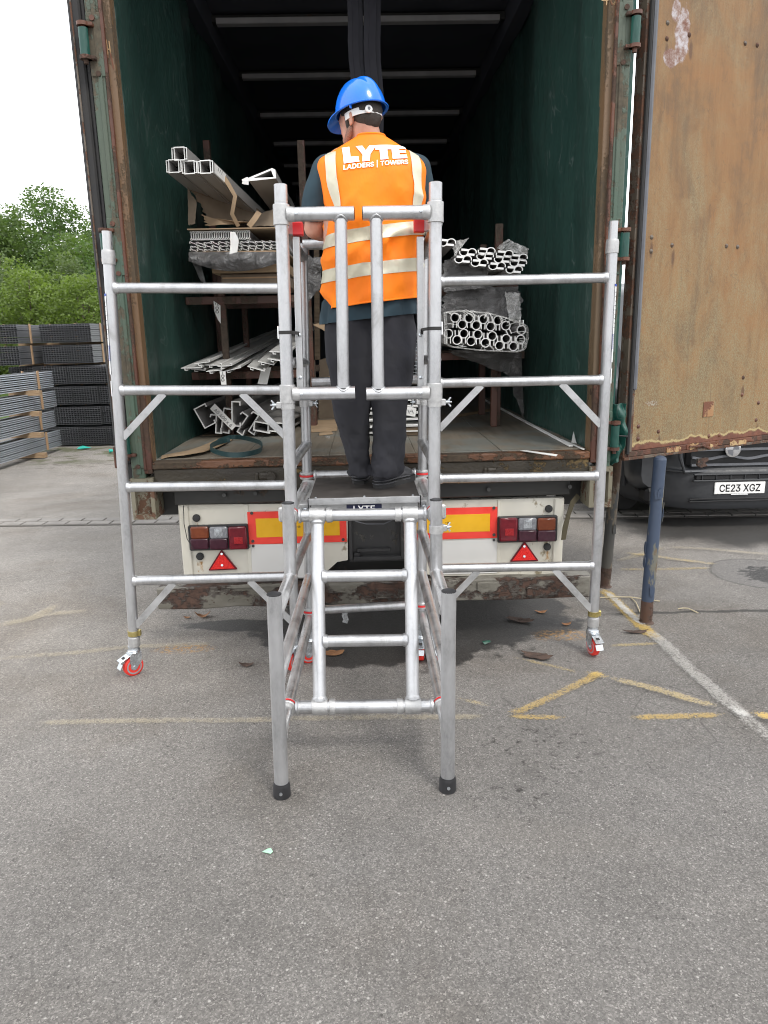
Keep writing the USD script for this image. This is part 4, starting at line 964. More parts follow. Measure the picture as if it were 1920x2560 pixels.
lamp(474, 1318, 618, 1374, ('amber', 'clear', 'red')); lamp(1248, 1296, 1391, 1354, ('red', 'clear', 'amber'))
for pts, scr in (([(554, 1376), (591, 1421), (524, 1424)], ((554, 1385), (555, 1413))), ([(1311, 1355), (1343, 1400), (1277, 1402)], ((1311, 1366), (1311, 1391)))):
    P = Polygon([(p @ E1, p[2]) for p in [at(x, y, DP - .004) - at(960, 1340, DP - .004) for x, y in pts]]); o = at(960, 1340, DP - .004)
    rt = T.part('triangle_reflector', extr(P.buffer(.004), .007, o - E2 * .007, E1, (0, 0, 1), E2), 'lens_red', False)
    T.part('triangle_face', extr(P.buffer(-.004), .003, o - E2 * .0105, E1, (0, 0, 1), E2), 'retro_red', False, under=rt)
    for x, y in scr: T.part('screw', cyl(at(x, y, DP - .014), at(x, y, DP - .019), .0065, 10), 'zinc', under=rt)
for x, y in ((491, 1295), (500, 1391), (1372, 1272), (1368, 1367)): T.part('rubber_plug', lathe(at(x, y, DP - .001), at(x, y, DP - .016), [(0, .021), (.012, .0205), (.0155, .015)], 18), 'rubber')
g = G(); pp = g.pos(); nz = g.noise(g.scale(pp, (40, 40, 12)), 1.5, 5, .7)
g.done('rust_run', g('mix_closure', 'closure', fac=g.mr(nz, .44, .72, 0, .8), closure1=g('transparent_bsdf', 'BSDF', color=(1, 1, 1)), closure2=g.pr(base_color=(.30, .17, .06), roughness=.8)))
for b_ in ((494, 1404, 508, 1430), (486, 1305, 496, 1316), (1362, 1378, 1376, 1400)): T.part('rust_run', pbox(*b_, DP - .0035, DP - .002, 0), 'rust_run', False)
# bumper bar
bm = span(-1.18, 1.18, -.005, .105, .232, .352, .006)
bm = rough(bm, .010, 6.5, 3, .028)
T.part('bumper', bm, 'bumper_flaky', 28)
for a, b, z0, z1 in ((-.85, -.5, .345, .362), (-.3, -.1, .30, .345), (.0, .12, .26, .32), (.22, .44, .25, .31), (.55, .72, .27, .335), (.82, 1.0, .25, .30)):
    T.part('bumper_scale', rough(span(a, b, -.014, -.004, z0, z1, .002), .008, 13, int(abs(a) * 100), .018), 'bumper_flaky', 28)
for u in (-.55, .55): T.part('bumper_hanger', span(u - .03, u + .03, .09, .13, .35, .80), 'chassis_black')
T.part('loose_wire', sweep([tp(-1.0, .02, .80), tp(-1.005, .02, .70), tp(-.995, .015, .62), tp(-.965, .01, .565)], .0022, 5), 'rubber')
T.part('strap_end', ribbon([tp(1.10, .05, .79), tp(1.06, .02, .76), tp(1.035, .0, .70), tp(1.02, .0, .63), tp(1.012, .0, .56)], .030, .003, up=[(0, -1, .3), (.5, -1, .3), (.6, -1, 0), (.2, -1, 0), (.5, -1, 0)]), 'olive_webbing', 40, 'loose webbing strap hanging under the right corner')
# two dark webbing curtains hanging from the roof
def hang(px0, px1, px2, px3, d, label, w):
    a, b = at((px0 + px1) / 2, -40, d), at((px2 + px3) / 2, 205, d)
    low = a + (b - a) * 1.75
    pts = [a + (low - a) * k / 9 + E1 * .006 * math.sin(k * 1.3) for k in range(10)]; pts[0][2] = ZC + .05
    m_ = [ribbon([p + E1 * dx + E2 * dy for p in pts], w * f, .003, up=tuple(-E2 + E1 * tw)) for dx, dy, f, tw in ((-w * .28, 0, .55, .5), (w * .02, -.012, .5, -.6), (w * .30, .004, .5, .4))]
    single('hanging_strap', m_, 'strap_dark', label, 'strap', loc=pts[-1])
hang(866, 898, 886, 905, 5.0, 'dark folded strap hanging from the roof, left of the pair above the helmet', .085)
hang(908, 944, 920, 950, 5.0, 'dark folded strap hanging from the roof, right of the pair above the helmet', .095)
# ================================================================ the access tower
W = Thing('access_tower', 'aluminium access tower with platform, ladder and wide side frames on red castors', 'scaffold tower', gnd(905, 1760))
DA, DR, DB, DF, DS = 3.0, 3.58, 2.88, 2.43, 3.5
RA, RR, RB, RO = .0252, .0240, .0252, .0252
AL = 'aluminium'
def L2(a, b, z):      # point on the line a-b at height z
    t = (z - a[2]) / (b[2] - a[2]); return a + (b - a) * t
fL = (at(685, 1486, DF), at(705, 1985, DF)); fR = (at(1122, 1478, DF), at(1119, 1977, DF))
bL = (at(720, 1258, DB), at(726, 1440, DB)); bR = (at(1090, 1250, DB), at(1091, 1430, DB))
aL = (at(701, 462, DA), at(728, 1247, DA)); aR = (at(1089, 457, DA), at(1085, 1240, DA))
rL = (at(755, 610, DR), at(773, 1440, DR)); rR = (at(1060, 612, DR), at(1055, 1430, DR))
def cap(q, d, r, up=.004):
    return lathe(q - d * .012, q + d * .005, [(0, r * .97), (.012, r * 1.0), (.014, r * 1.0), (.017, r * .72)], 24)
def post(name, q, zt, zb, r, mat=AL, capped=True, label=None):
    t, b = L2(*q, zt), L2(*q, zb); d = (t - b) / np.linalg.norm(t - b)
    p = W.part(name, hollow(b, t, r), mat, 40, label)
    if capped: W.part('end_cap', cap(t, d, r), 'black_plastic', 40, under=p)
    return p, t, b, d
# step module: front posts with rubber feet, middle posts with caps
for q in (fL, fR):
    p, t, b, d = post('front_post', q, q[0][2], .058, .0262)
    f = W.part('rubber_foot', lathe(L2(*q, 0.0), L2(*q, .058), [(0, .031), (.004, .033), (.046, .0315), (.051, .029), (.058, .0285)], 28), 'black_plastic', 40, under=p)
    c = L2(*q, .027) - E2 * .0325; W.part('foot_rivet', cyl(c + E2 * .004, c - E2 * .003, .006, 12), 'zinc', under=p)
low3 = []
for q, rr_ in ((bL, rL), (bR, rR)):
    post('middle_post', q, q[0][2], .705, RB)
for q, fq, rq in ((bL, fL, rL), (bR, fR, rR)):
    bq = L2(*q, .70)
    W.part('depth_tube', rung(L2(*fq, .70) + E2 * .02, bq + E2 * .0, .0238), 'aluminium_worn', 40)
    W.part('depth_tube', rung(bq + E2 * .02, L2(*rq, .685), .0225), 'aluminium_worn', 40)
    W.part('depth_tube', rung(L2(*fq, .455) + E2 * .02, L2(*rq, .47), .0228), 'aluminium_worn', 40)
    W.part('depth_tube', rung(L2(*fq, .235) + E2 * .02, L2(*rq, .255), .0228), 'aluminium_worn', 40); low3.append((L2(*fq, .235), L2(*rq, .255)))
    W.part('depth_tube', rung(L2(*q, .940) + E2 * .02, L2(*rq, .945), .0238), 'aluminium_worn', 40)
# rear and front uprights
for q in (rL, rR):
    post('rear_upright', q, q[0][2] , .19, RR)
for q in (aL, aR):
    p, t, b, d = post('front_upright', q, q[0][2], .955, RA, capped=False)
    W.part('top_plug', lathe(t - d * .004, t + d * .003, [(0, RA * .9), (.004, RA * .99), (.007, RA * .8)], 24), 'aluminium_cast', 40, under=p)
    W.part('spigot_ring', lathe(t - d * .062, t - d * .058, [(0, RA * 1.02), (.004, RA * 1.02)], 24), 'aluminium_cast', 40, under=p)
# guard rail tubes from front to rear uprights
for aq, rq in ((aL, rL), (aR, rR)):
    for za, zr in ((1.135, 1.14),):
        W.part('guard_tube', rung(L2(*aq, za), L2(*rq, zr), .0225), AL, 40)
    W.part('guard_tube', rung(L2(*aq, 2.06), L2(*rq, 2.0), .0225), AL, 40)
    W.part('guard_tube', rung(L2(*aq, 1.55), L2(*rq, 1.53), .0215), AL, 40)
# swing gates at the front
def gate(q, xs, top, low, vx, sgn):
    (zt, zl) = (at(xs[0], top, DA)[2], at(xs[0], low, DA)[2])
    g1 = W.part('gate_collar', lathe(L2(*q, zt - .037), L2(*q, zt + .037), [(0, .030), (.002, .0315), (.072, .0315), (.074, .030)], 28), 'aluminium_cast', 40)
    W.part('gate_collar', lathe(L2(*q, zl - .037), L2(*q, zl + .037), [(0, .030), (.002, .0315), (.072, .0315), (.074, .030)], 28), 'aluminium_cast', 40)
    dd = E2 * -.006
    for z, x_end, nm in ((zt, xs[1], top), (zl, xs[3], low)):
        a = L2(*q, z) + E1 * sgn * .028 + dd; e = at(x_end, nm, DA); e = V(e[0], e[1], z) + dd
        W.part('gate_rail', hollow(a, e, .0262), AL, 40)
        W.part('gate_plug', lathe(e - E1 * sgn * .004, e + E1 * sgn * .003, [(0, .0245), (.004, .0258), (.007, .02)], 24), 'black_plastic', 40)
        W.part('gate_saddle', lathe(L2(*q, z) + E1 * sgn * .022 + dd, a + E1 * sgn * .022, [(0, .029), (.014, .0285), (.028, .0268)], 24), 'aluminium_cast', 40)
        c = a + E1 * sgn * .03 - E2 * .0262; W.part('gate_rivet', lathe(c + E2 * .003, c - E2 * .004, [(0, .007), (.004, .0065), (.007, .003)], 10), 'zinc')
    a, b = at(vx[0], top, DA), at(vx[1], low, DA); a, b = V(a[0], a[1], zt) + dd, V(b[0], b[1], zl) + dd
    u = (a - b) / np.linalg.norm(a - b)
    W.part('gate_stile', hollow(b + u * .02, a - u * .02, .0238), AL, 40)
    for z_, s_ in ((a, -1), (b, 1)):
        th = np.linspace(0, 2 * np.pi, 26)[:-1]
        ringp = np.array([z_ + u * s_ * (.0262 * math.sqrt(max(.05, 1 - (.0245 * math.cos(t) / .0262) ** 2 * 0 - (math.sin(t) * .0245 / .0262) ** 2))) + E1 * .0245 * math.cos(t) + E2 * .0245 * math.sin(t) for t in th])
        W.part('gate_weld', sweep(ringp, np.array([.0035 + .0012 * (k % 2) for k in range(len(ringp))]), 7, True), AL, 40)
gate(aL, (724, 885, 737, 888), 537, 985, (852, 859), 1)
gate(aR, (1069, 907, 1070, 916), 531, 981, (940, 946), -1)
# square guard bars with red caps just behind the gates
for q, x0, x1, cx, sgn in ((aL, 741, 752, 744, 1), (aR, 1050, 1052, 1048, -1)):
    d0 = 3.10
    a, b = at(x0, 592, d0), at(x1, 1000, d0)
    W.part('square_guard_bar', bar(a, b, .027, .027, up=tuple(E2)), 'aluminium_flat', 25)
    c = at(cx, 573 if sgn > 0 else 565, d0); W.part('red_cap', cbox(c, (.044, .05, .050), .004, (E1, E2, V(0, 0, 1))), 'red_plastic', 25)
    W.part('cap_bracket', bar(c - E1 * sgn * .022, L2(*q, c[2]) + E2 * .04, .03, .046), 'aluminium_flat', 25)
    for y in (838, 944):
        s_ = at(x0 + (x1 - x0) * (y - 592) / 408, y, d0 - .014); W.part('screw', lathe(s_ + E2 * .002, s_ - E2 * .004, [(0, .008), (.004, .0075), (.006, .004)], 12), 'zinc')
    # black tie round the upright
    tz = at(720, 831 if sgn > 0 else 829, DA)[2]; tc = L2(*q, tz)
    W.part('tie_strap', [lathe(tc - V(0, 0, .0065), tc + V(0, 0, .0065), [(0, .0268), (.013, .0268)], 24), ribbon([tc + E1 * sgn * .022, tc + E1 * sgn * .05 - V(0, 0, .004), at(x0 + 4, 838, d0)], .013, .003, up=tuple(E2))], 'rubber', 40)
    W.part('tie_buckle', cbox(tc - E1 * sgn * .028, (.006, .014, .05), .002, (E1, E2, V(0, 0, 1))), 'label_white', False)
# rear rails
z1 = at(800, 955, DR)[2]
W.part('rear_rail', hollow(at(780, 956, DR), at(1041, 948, DR), .0232), AL, 40)
W.part('rear_rail_plug', cyl(at(1037, 948, DR), at(1043, 948, DR), .0238, 20), 'aluminium_cast', 40)
W.part('rear_top_rail', hollow(at(757, 612, DR) , at(1060, 606, DR), .0232), AL, 40)
for q in (rL, rR):
    W.part('rear_collar', lathe(L2(*q, q[0][2] - .05), L2(*q, q[0][2] - .02), [(0, .027), (.03, .027)], 22), 'grey_plastic', 40)
# cross tubes with snap hooks
def hook(c, ax, sgn, red=True, big=1.0):
    """claw gripping a tube that runs along ax; the cross tube leaves it towards sgn"""
    r = .0335 * big
    ring = lathe(c - ax * .017, c + ax * .017, [(0, r * .98), (.003, r * 1.06), (.010, r * 1.06), (.012, r), (.022, r), (.024, r * 1.06), (.031, r * 1.06), (.034, r * .98)], 26)
    h = W.part('snap_hook', [ring], 'aluminium_cast', 40)
    if red: W.part('hook_latch', lathe(c - ax * .0045, c + ax * .0045, [(0, r * 1.09), (.009, r * 1.09)], 26), 'red_plastic', 40, under=h)
    return h
def cross(p, q, r, axL, axR, red=True, fl=.035):
    hook(p, axL, 1, red); hook(q, axR, -1, red)
    d = (q - p) / np.linalg.norm(q - p)
    W.part('cross_tube', cyl(p + d * .036, q - d * .036, r, 40, flute=fl), AL, 40)
    for e, s in ((p, 1), (q, -1)):
        k = e + d * s * .034
        W.part('hook_weld', [lathe(k, k + d * s * .016, [(0, r * 1.22), (.008, r * 1.25), (.012, r * 1.05), (.016, r)], 16)], AL, 40)
UPZ = V(0, 0, 1)
cross(L2(*rL, .988), L2(*rR, .985), .0225, UPZ, UPZ)
cross(L2(*rL, .285), L2(*rR, .30), .0225, UPZ, UPZ)
pa, pb = L2(*bL, .942) + E2 * .055 + E1 * .002, L2(*bR, .936) + E2 * .055 - E1 * .002
cross(pa, pb, .0250, E2, E2)
def on_tube(k, py):
    a, b = low3[k]; ts = np.linspace(0, 1, 400); best = min(ts, key=lambda t: abs(pix_y(a + (b - a) * t) - py)); return a + (b - a) * best
ta, tb = on_tube(0, 1768), on_tube(1, 1763)
pa2, pb2 = ta, tb
cross(pa2, pb2, .0262, E2, E2)
for c, s in ((pa, -1), (pb, 1)):
    W.part('hook_ear', cbox(c + E1 * s * .028 + V(0, 0, .006), (.040, .016, .062), .012, (E1, E2, V(0, 0, 1))), 'aluminium_cast', 30)
for c in (pa2, pb2): W.part('latch_tab', cbox(c - V(0, 0, .055), (.010, .014, .04), .002, (E1, E2, V(0, 0, 1))), 'red_plastic', False)
W.part('spare_hook', [ribbon([at(863, 1530, DR), at(861, 1538, DR), at(865, 1548, DR), at(862, 1557, DR)], .028, .003, up=tuple(-E2))], 'zinc', 40)
# rear deck brackets on the top depth tubes
for q, s in ((rL, 1), (rR, -1)):
    c = L2(*q, .93) - E2 * .02
    W.part('deck_bracket', [extr(Polygon([(-.03, -.075), (.05, -.075), (.055, .035), (-.01, .045), (-.03, .02)]), .012, c - E2 * .02, E1 * s, (0, 0, 1), E2)], 'aluminium_cast', 30)
# ladder
tl, tr_ = L2(*bL, .958) * 0 + at(798, 1282, DB + .0), at(1016, 1280, DB + .0)
tl, tr_ = pa + (pb - pa) * ((798 - 735) / (1073 - 735)), pa + (pb - pa) * ((1016 - 735) / (1073 - 735))
bl_, br_ = pa2 + (pb2 - pa2) * ((806 - 730) / 362), pa2 + (pb2 - pa2) * ((1024 - 730) / 362)
dl = E1
for top, bot in ((tl, bl_), (tr_, br_)):
    u = (bot - top) / np.linalg.norm(bot - top)
    W.part('ladder_stile', hollow(top + u * .022, bot - u * .022, .0262), AL, 40)
    for c in (top, bot):
        W.part('ladder_coupler', lathe(c - dl * .031, c + dl * .031, [(0, .0305), (.002, .0315), (.060, .0315), (.062, .0305)], 30), 'aluminium_cast', 40)
        W.part('coupler_weld', lathe(c + (u if c is top else -u) * .026, c + (u if c is top else -u) * .040, [(0, .030), (.006, .0305), (.010, .0275), (.014, .0264)], 18), AL, 40)
for c, s in ((tl, 1), (tr_, -1), (bl_, 1), (br_, -1)):
    k = c + dl * s * .038
    W.part('stop_ring', [lathe(k, k + dl * s * .024, [(0, .0295), (.002, .0305), (.021, .0305), (.024, .029)], 28)], 'aluminium_cast', 40)
for y in (1439, 1601):
    k = min(np.linspace(0, 1, 400), key=lambda t: abs(pix_y((tl + (bl_ - tl) * t + tr_ + (br_ - tr_) * t) / 2) - y))
    a, b = tl + (bl_ - tl) * k, tr_ + (br_ - tr_) * k; d = (b - a) / np.linalg.norm(b - a)
    W.part('ladder_rung', rung(a + d * .022, b - d * .022, .0238), AL, 40)
# deck
f0, f1 = at(770, 1234, 3.06), at(1050, 1231, 3.06); zdk = .985
ua, ub = float((f0 - TRO) @ E1) + .001, float((f1 - TRO) @ E1); va, vb = float((f0 - TRO) @ E2), float((at(1035, 1190, 3.53) - TRO) @ E2)
dk = W.part('deck_board', span(ua + .004, ub - .004, va + .006, vb - .004, zdk - .014, zdk, .001), 'deck_ply', False)
W.part('deck_frame', [span(ua, ub, va - .003, va + .005, zdk - .030, zdk - .002, .001), span(ua, ua + .0035, va + .0055, vb, zdk - .05, zdk - .003, .001), span(ub - .0035, ub, va + .0055, vb, zdk - .05, zdk - .003, .001), span(ua, ub, vb - .004, vb + .002, zdk - .05, zdk - .003, .001)], 'aluminium_flat', 25)
W.part('deck_skirt', [span(ua + .008, ub - .008, va + .010, va + .016, zdk - .088, zdk - .016, .001), span(ua + .004, ua + .04, va + .017, vb, zdk - .085, zdk - .052, .001), span(ub - .04, ub - .004, va + .017, vb, zdk - .085, zdk - .052, .001)], 'aluminium_flat', 25)
for uu in (ua - .004, ub + .0005): W.part('deck_end_trim', span(uu, uu + .0035, va - .003, va + .02, zdk - .042, zdk - .002, .001), 'black_plastic', False)
for u0_, u1_ in ((ua - .055, ua - .003), (ub + .003, ub + .055)): W.part('deck_wing', span(u0_, u1_, va + .03, va + .10, zdk - .085, zdk - .03, .002), 'aluminium_flat', 25)
for uu in (ua - .02, ub + .02):
    c = tp(uu, va + .02, zdk - .06); W.part('deck_bolt', [lathe(c + E2 * .006, c - E2 * .012, [(0, .014), (.004, .014), (.005, .010), (.016, .010), (.018, .007)], 14)], 'zinc', 40)
for k in range(3):
    c = tp(ua + .03 + (ub - ua - .06) * k / 2, va + .012, zdk); W.part('deck_rivet', ball(c, .005, 1, (1, 1, .5)) if False else lathe(c - V(0, 0, .002), c + V(0, 0, .003), [(0, .006), (.003, .0055), (.005, .003)], 10), 'zinc')
lc = tp((ua + ub) / 2 - .002, va + .0095, zdk - .053)
lb = W.part('deck_label', cbox(lc, (.150, .001, .040), 0, (E1, E2, V(0, 0, 1))), 'label_navy', False)
W.part('deck_lettering', text_on('LYTE', .026, lc - E2 * .0008, E1, V(0, 0, 1), .0004, True, width=.092), 'print_white', False, 'white LYTE lettering on the deck label', under=lb)
# castors
def castor(c, ztop, yaw, sx=1.0, stem=True):
    """c: ground point under the stem; yaw: direction the brake pedal points, from +x"""
    f = V(math.cos(yaw), math.sin(yaw), 0); s = V(-f[1], f[0], 0); up = V(0, 0, 1); r = .05
    wc = c + f * .012 + up * r
    base = W.part('castor', [lathe(c + up * (r * 2 + .022), c + up * ztop, [(0, .031), (.004, .032), (.008, .029), (.012, .032), (.018, .027), (ztop - r * 2 - .022, .027)], 24)], 'zinc', 40)
    fork = []
    for k in (-1, 1):
        pl = Polygon([(-.030, r * 2 + .02), (.030, r * 2 + .02), (.034, r * 1.6), (.026, r * .85), (.012, r * .7), (0, r * .85), (-.026, r * 1.4)])
        fork.append(extr(pl, .003, c + s * (k * .0205 - .0015), f, up, s))
    fork.append(cbox(c + up * (r * 2 + .020) + f * .002, (.062, .044, .004), .001, (f, s, up)))
    W.part('fork', fork, 'zinc', 30, under=base)
    w = W.part('wheel', lathe(wc - s * .0185, wc + s * .0185, [(0, .018), (.004, .020), (.0045, .030), (.0015, .0315), (.0015, .0385), (.0355, .0385), (.0355, .0315), (.0325, .030), (.033, .020), (.037, .018)], 36), 'grey_plastic', 40, under=base)
    W.part('tyre', lathe(wc - s * .0165, wc + s * .0165, [(0, .0375), (.001, .045), (.005, .0498), (.010, .0502), (.023, .0502), (.028, .0498), (.032, .045), (.033, .0375)], 44), 'red_tyre', 50, under=base)
    W.part('axle_nut', cyl(wc - s * .026, wc + s * .026, .007, 8), 'zinc', under=base)
    pd = [cbox(c + f * .055 + up * (r * 2 + .004), (.062, .046, .004), .001, (f * .92 - up * .39, s, up * .92 + f * .39)), cbox(c + f * .079 + up * (r * 2 - .034), (.030, .040, .004), .001, (f * .5 - up * .87, s, up * .5 + f * .87)),
          cbox(c + f * .066 + up * (r * 2 - .012), (.018, .030, .012), .002, (f, s, up))]
    W.part('brake_pedal', pd, 'zinc', 30, under=base)
    W.part('pedal_slot', cbox(c + f * .058 + up * (r * 2 + .006), (.014, .018, .004), .001, (f * .92 - up * .39, s, up * .92 + f * .39)), 'rubber', False, under=base)
def side_frame(outer, inner_px, dpl, y_r, sgn, cyaw, labels):
    (ox0, oy0), (ox1, oy1) = outer; ot, ob = at(ox0, oy0, dpl), at(ox1, oy1, dpl)
    (ix0, iy0), (ix1, iy1) = inner_px; it, ib = at(ix0, iy0, dpl), at(ix1, iy1, dpl)
    zt = ot[2] - .085
    p = W.part('outer_upright', hollow(L2(ot, ob, .20), L2(ot, ob, zt), RO), AL, 40)
    W.part('spigot', hollow(L2(ot, ob, zt - .03), ot, .0212), 'aluminium_flat', 40, under=p)
    W.part('spigot_collar', lathe(L2(ot, ob, zt - .055), L2(ot, ob, zt + .006), [(0, .0285), (.002, .0295), (.05, .0295), (.061, .027)], 28), 'aluminium_cast', 40, under=p)
    W.part('inner_upright', hollow(L2(it, ib, .20), it, .0225), AL, 40)
    zs = []
    for (xa, ya), (xb, yb) in y_r:
        a, b = L2(ot, ob, at(xa, ya, dpl)[2]), L2(it, ib, at(xb, yb, dpl)[2]); d = (b - a) / np.linalg.norm(b - a)
        W.part('side_rung', rung(a + d * .021, b - d * .019, .0232), AL, 40); zs.append((a, b))
    for k in (1, 3):
        a, b = zs[k]; d = (b - a) / np.linalg.norm(b - a); up_o, up_i = L2(ot, ob, 1.0), 0
        for end, post_, s in ((a, (ot, ob), 1), (b, (it, ib), -1)):
            q0 = end + d * s * .215 - V(0, 0, .014) - E2 * .012; q1 = L2(*post_, end[2] - .235 * (.93 if k == 1 else 1.0)) + d * s * .014 - E2 * .012
            W.part('brace', bar(q0, q1, .005, .032, up=tuple(E2 * 0 + V(0, 0, 1)), bev=.001) if False else ribbon([q0, q1], .032, .006, up=tuple(-E2)), 'aluminium_flat', False)
    for z in (.185, .225): pass
    W.part('brass_ring', [lathe(L2(ot, ob, .212), L2(ot, ob, .238), [(0, .0285), (.026, .0285)], 20), cbox(L2(ot, ob, .225) + E1 * .031, (.012, .02, .03), .002, (E1, E2, V(0, 0, 1)))], 'brass_plated', 30)
    W.part('stem_collar', lathe(L2(ot, ob, .155), L2(ot, ob, .206), [(0, .028), (.004, .0295), (.046, .0295), (.050, .027)], 26), 'aluminium_cast', 40)
    g0 = L2(ot, ob, 0); castor(V(g0[0], g0[1], 0), .157, cyaw)
    g1 = L2(it, ib, 0); castor(V(g1[0], g1[1], 0), .205, cyaw + (.25 if sgn < 0 else -.1))
    # maker's strip on the outer face
    za, zb = L2(ot, ob, 1.84), L2(ot, ob, 1.53); n = V(-sgn * -1 * .9, -.45, 0); n = V(sgn * .87, -.5, 0)
    lab = []
    def strip(z0, z1, mat, nm, w=.022):
        a, b = L2(ot, ob, z0), L2(ot, ob, z1); sl = W.part(nm, ribbon([a + n * (RO + .0006), b + n * (RO + .0006)], w, .0008, up=tuple(n)), mat, False, under=p); return sl
    strip(1.845, 1.50, 'label_white', 'label_strip'); 
    for z0, z1 in ((1.856, 1.846), (1.63, 1.56)): strip(z0, z1, 'label_blue', 'label_band', .024)
    strip(1.47, 1.40, 'label_white', 'label_tag', .018)
    rows = []
    for k in range(9):
        c = L2(ot, ob, 1.82 - k * .02) + n * (RO + .0014); rows.append(cbox(c, (.013 - .003 * (k % 3), .0006, .0035), 0, (np.cross(V(0, 0, 1), n), n, V(0, 0, 1))))
    W.part('label_print', rows, 'pencil', False, under=p)
side_frame(((267, 578), (336, 1612)), ((709, 560), (737, 1580)), DS, [((276, 720), (702, 721)), ((292, 976), (716, 975)), ((310, 1218), (728, 1212)), ((327, 1452), (732, 1440))], -1, math.radians(222), None)
side_frame(((1534, 553), (1482, 1572)), ((1092, 560), (1088, 1560)), 3.575, [((1523, 694), (1096, 704)), ((1508, 949), (1094, 958)), ((1494, 1189), (1094, 1196)), ((1481, 1414), (1092, 1421))], 1, math.radians(-78), None)
for q, yaw in ((rL, 200), (rR, 262)):
    g0 = L2(*q, 0); castor(V(g0[0], g0[1], 0), .195, math.radians(yaw))
# wing nut couplers clamping the side frames on
def wing(c, d):
    up = V(0, 0, 1); m = [cyl(c - d * .014, c + d * .010, .0065, 10), cyl(c - d * .02, c + d * .018, .0035, 8)]
    for k in (-1, 1): m.append(bar(c + d * .002 + up * k * .004, c + d * .014 + up * k * .019, .006, .007))
    return m
def coupler(c, d, r=.0262, side_tab=True):
    h = W.part('coupler', [lathe(c - V(0, 0, .016), c + V(0, 0, .016), [(0, r + .003), (.032, r + .003)], 26), cbox(c + d * (r + .008), (.022, .030, .026), .003, (d, V(-d[1], d[0], 0), V(0, 0, 1)))], 'aluminium_cast', 30)
    W.part('wing_nut', wing(c + d * (r + .026), d), 'zinc', 30, under=h)
zc_ = at(725, 1012, DA)[2]
coupler(L2(*aL, zc_), -E1); coupler(L2(*aR, zc_ - .004), E1)
coupler(L2(*rL, at(765, 1008, DR)[2]), (E1 * .9 - E2 * .4)); coupler(L2(*rR, at(1056, 1004, DR)[2]), (-E1 * .9 - E2 * .4))
coupler(L2(*bR, .885), E1 * .9 + E2 * .4)
# ================================================================ the worker on the deck
D0 = 3.25
def P(px, py, dd=0.0): return at(px, py, D0 + dd)
hr, hl = gnd(952, 1222, zdk) + V(0, .03, 0), gnd(899, 1211, zdk) + V(0, .03, 0)
PB = (hr + hl) / 2
H = Thing('person', 'person in blue hard hat, orange vest and black trousers standing on the deck', 'person', PB)
# head frame: face turned left, away and a little down
hc = P(902, 301, .0)
hf = V(-.74, .66, -.12); hf /= np.linalg.norm(hf)
hu = V(-.03, .05, 1.0); hu -= hf * (hu @ hf); hu /= np.linalg.norm(hu)
hs = np.cross(hu, hf)                       # the worker's left is +hs
HK = .79
def hp(f, s, u): return hc + hf * f + hs * s + hu * u
def shrink(m):
    if isinstance(m, m3.Manifold): return m.translate(tuple(-hc)).scale((HK, HK, HK)).translate(tuple(hc))
    m = m.copy(); m.vertices = hc + (m.vertices - hc) * HK; return m
nape = P(917, 340, .0)
neckb = P(925, 378, .0)
# joints
shL, shR = P(812, 424, .01), P(1046, 420, .01)
elL, elR = P(783, 572, .05), P(1052, 560, .10)
wrL, wrR = P(838, 590, .27), P(985, 585, .30)
hipL, hipR = P(868, 775, .0), P(982, 770, .0)
knL, knR = P(884, 985, -.005), P(977, 995, -.015)
anL, anR = hl + V(.002, .022, .095), hr + V(.012, .018, .095)
body = hulls([(hp(.03, 0, .03), .083), (hp(-.035, 0, .02), .082)])
body += hulls([(hp(.045, 0, -.02), .070), (hp(.055, 0, -.075), .050)]) + hulls([(hp(.06, .018, -.095), .034), (hp(.06, -.018, -.095), .034)])
body += m3.Manifold.batch_hull([m3.Manifold.sphere(.03, 14).translate(tuple(hp(*q))) for q in ((.085, 0, -.10), (.055, .045, -.06), (.055, -.045, -.06), (.09, 0, -.045), (.085, .03, .02), (.085, -.03, .02), (.075, 0, .07))])
body += m3.Manifold.batch_hull([m3.Manifold.sphere(r, 10).translate(tuple(hp(*q))) for q, r in (((.118, 0, .012), .008), ((.140, 0, -.022), .010), ((.120, .013, -.026), .008), ((.120, -.013, -.026), .008))])
body += hulls([(hp(.118, -.016, -.062), .007), (hp(.124, 0, -.061), .008), (hp(.118, .016, -.062), .007)]) + hulls([(hp(.117, -.014, -.073), .007), (hp(.122, 0, -.074), .008), (hp(.117, .014, -.073), .007)])
body += hulls([(hp(.108, -.04, .022), .009), (hp(.118, -.01, .024), .008), (hp(.118, .01, .024), .008), (hp(.108, .04, .022), .009)])
for s in (-1, 1):
    ear = m3.Manifold.batch_hull([m3.Manifold.sphere(.0075, 10).translate(tuple(hp(*q))) for q in ((-.005, s * .080, .018), (-.022, s * .094, .014), (-.024, s * .093, -.016), (-.006, s * .082, -.042), (.004, s * .078, -.03), (.004, s * .078, .008))])
    body += ear
body = shrink(body)
body += hulls([(hc + (hp(-.022, 0, -.04) - hc) * HK, .055), (nape, .056), (neckb, .060)])
body += hulls([(P(860, 425, .02), .075), (P(990, 420, .02), .075)]) + hulls([(P(862, 425, .02), .09), (P(868, 640, .02), .10), (P(876, 750, .0), .085)]) + hulls([(P(988, 425, .02), .09), (P(982, 640, .02), .10), (P(976, 750, .0), .085)])
body += hulls([(P(868, 640, .02), .10), (P(982, 640, .02), .10)]) + hulls([(hipL + V(0, 0, .03), .082), (hipR + V(0, 0, .03), .082)]) + hulls([(neckb, .05), (shL - V(0, 0, .02), .042)]) + hulls([(neckb, .05), (shR - V(0, 0, .02), .042)])
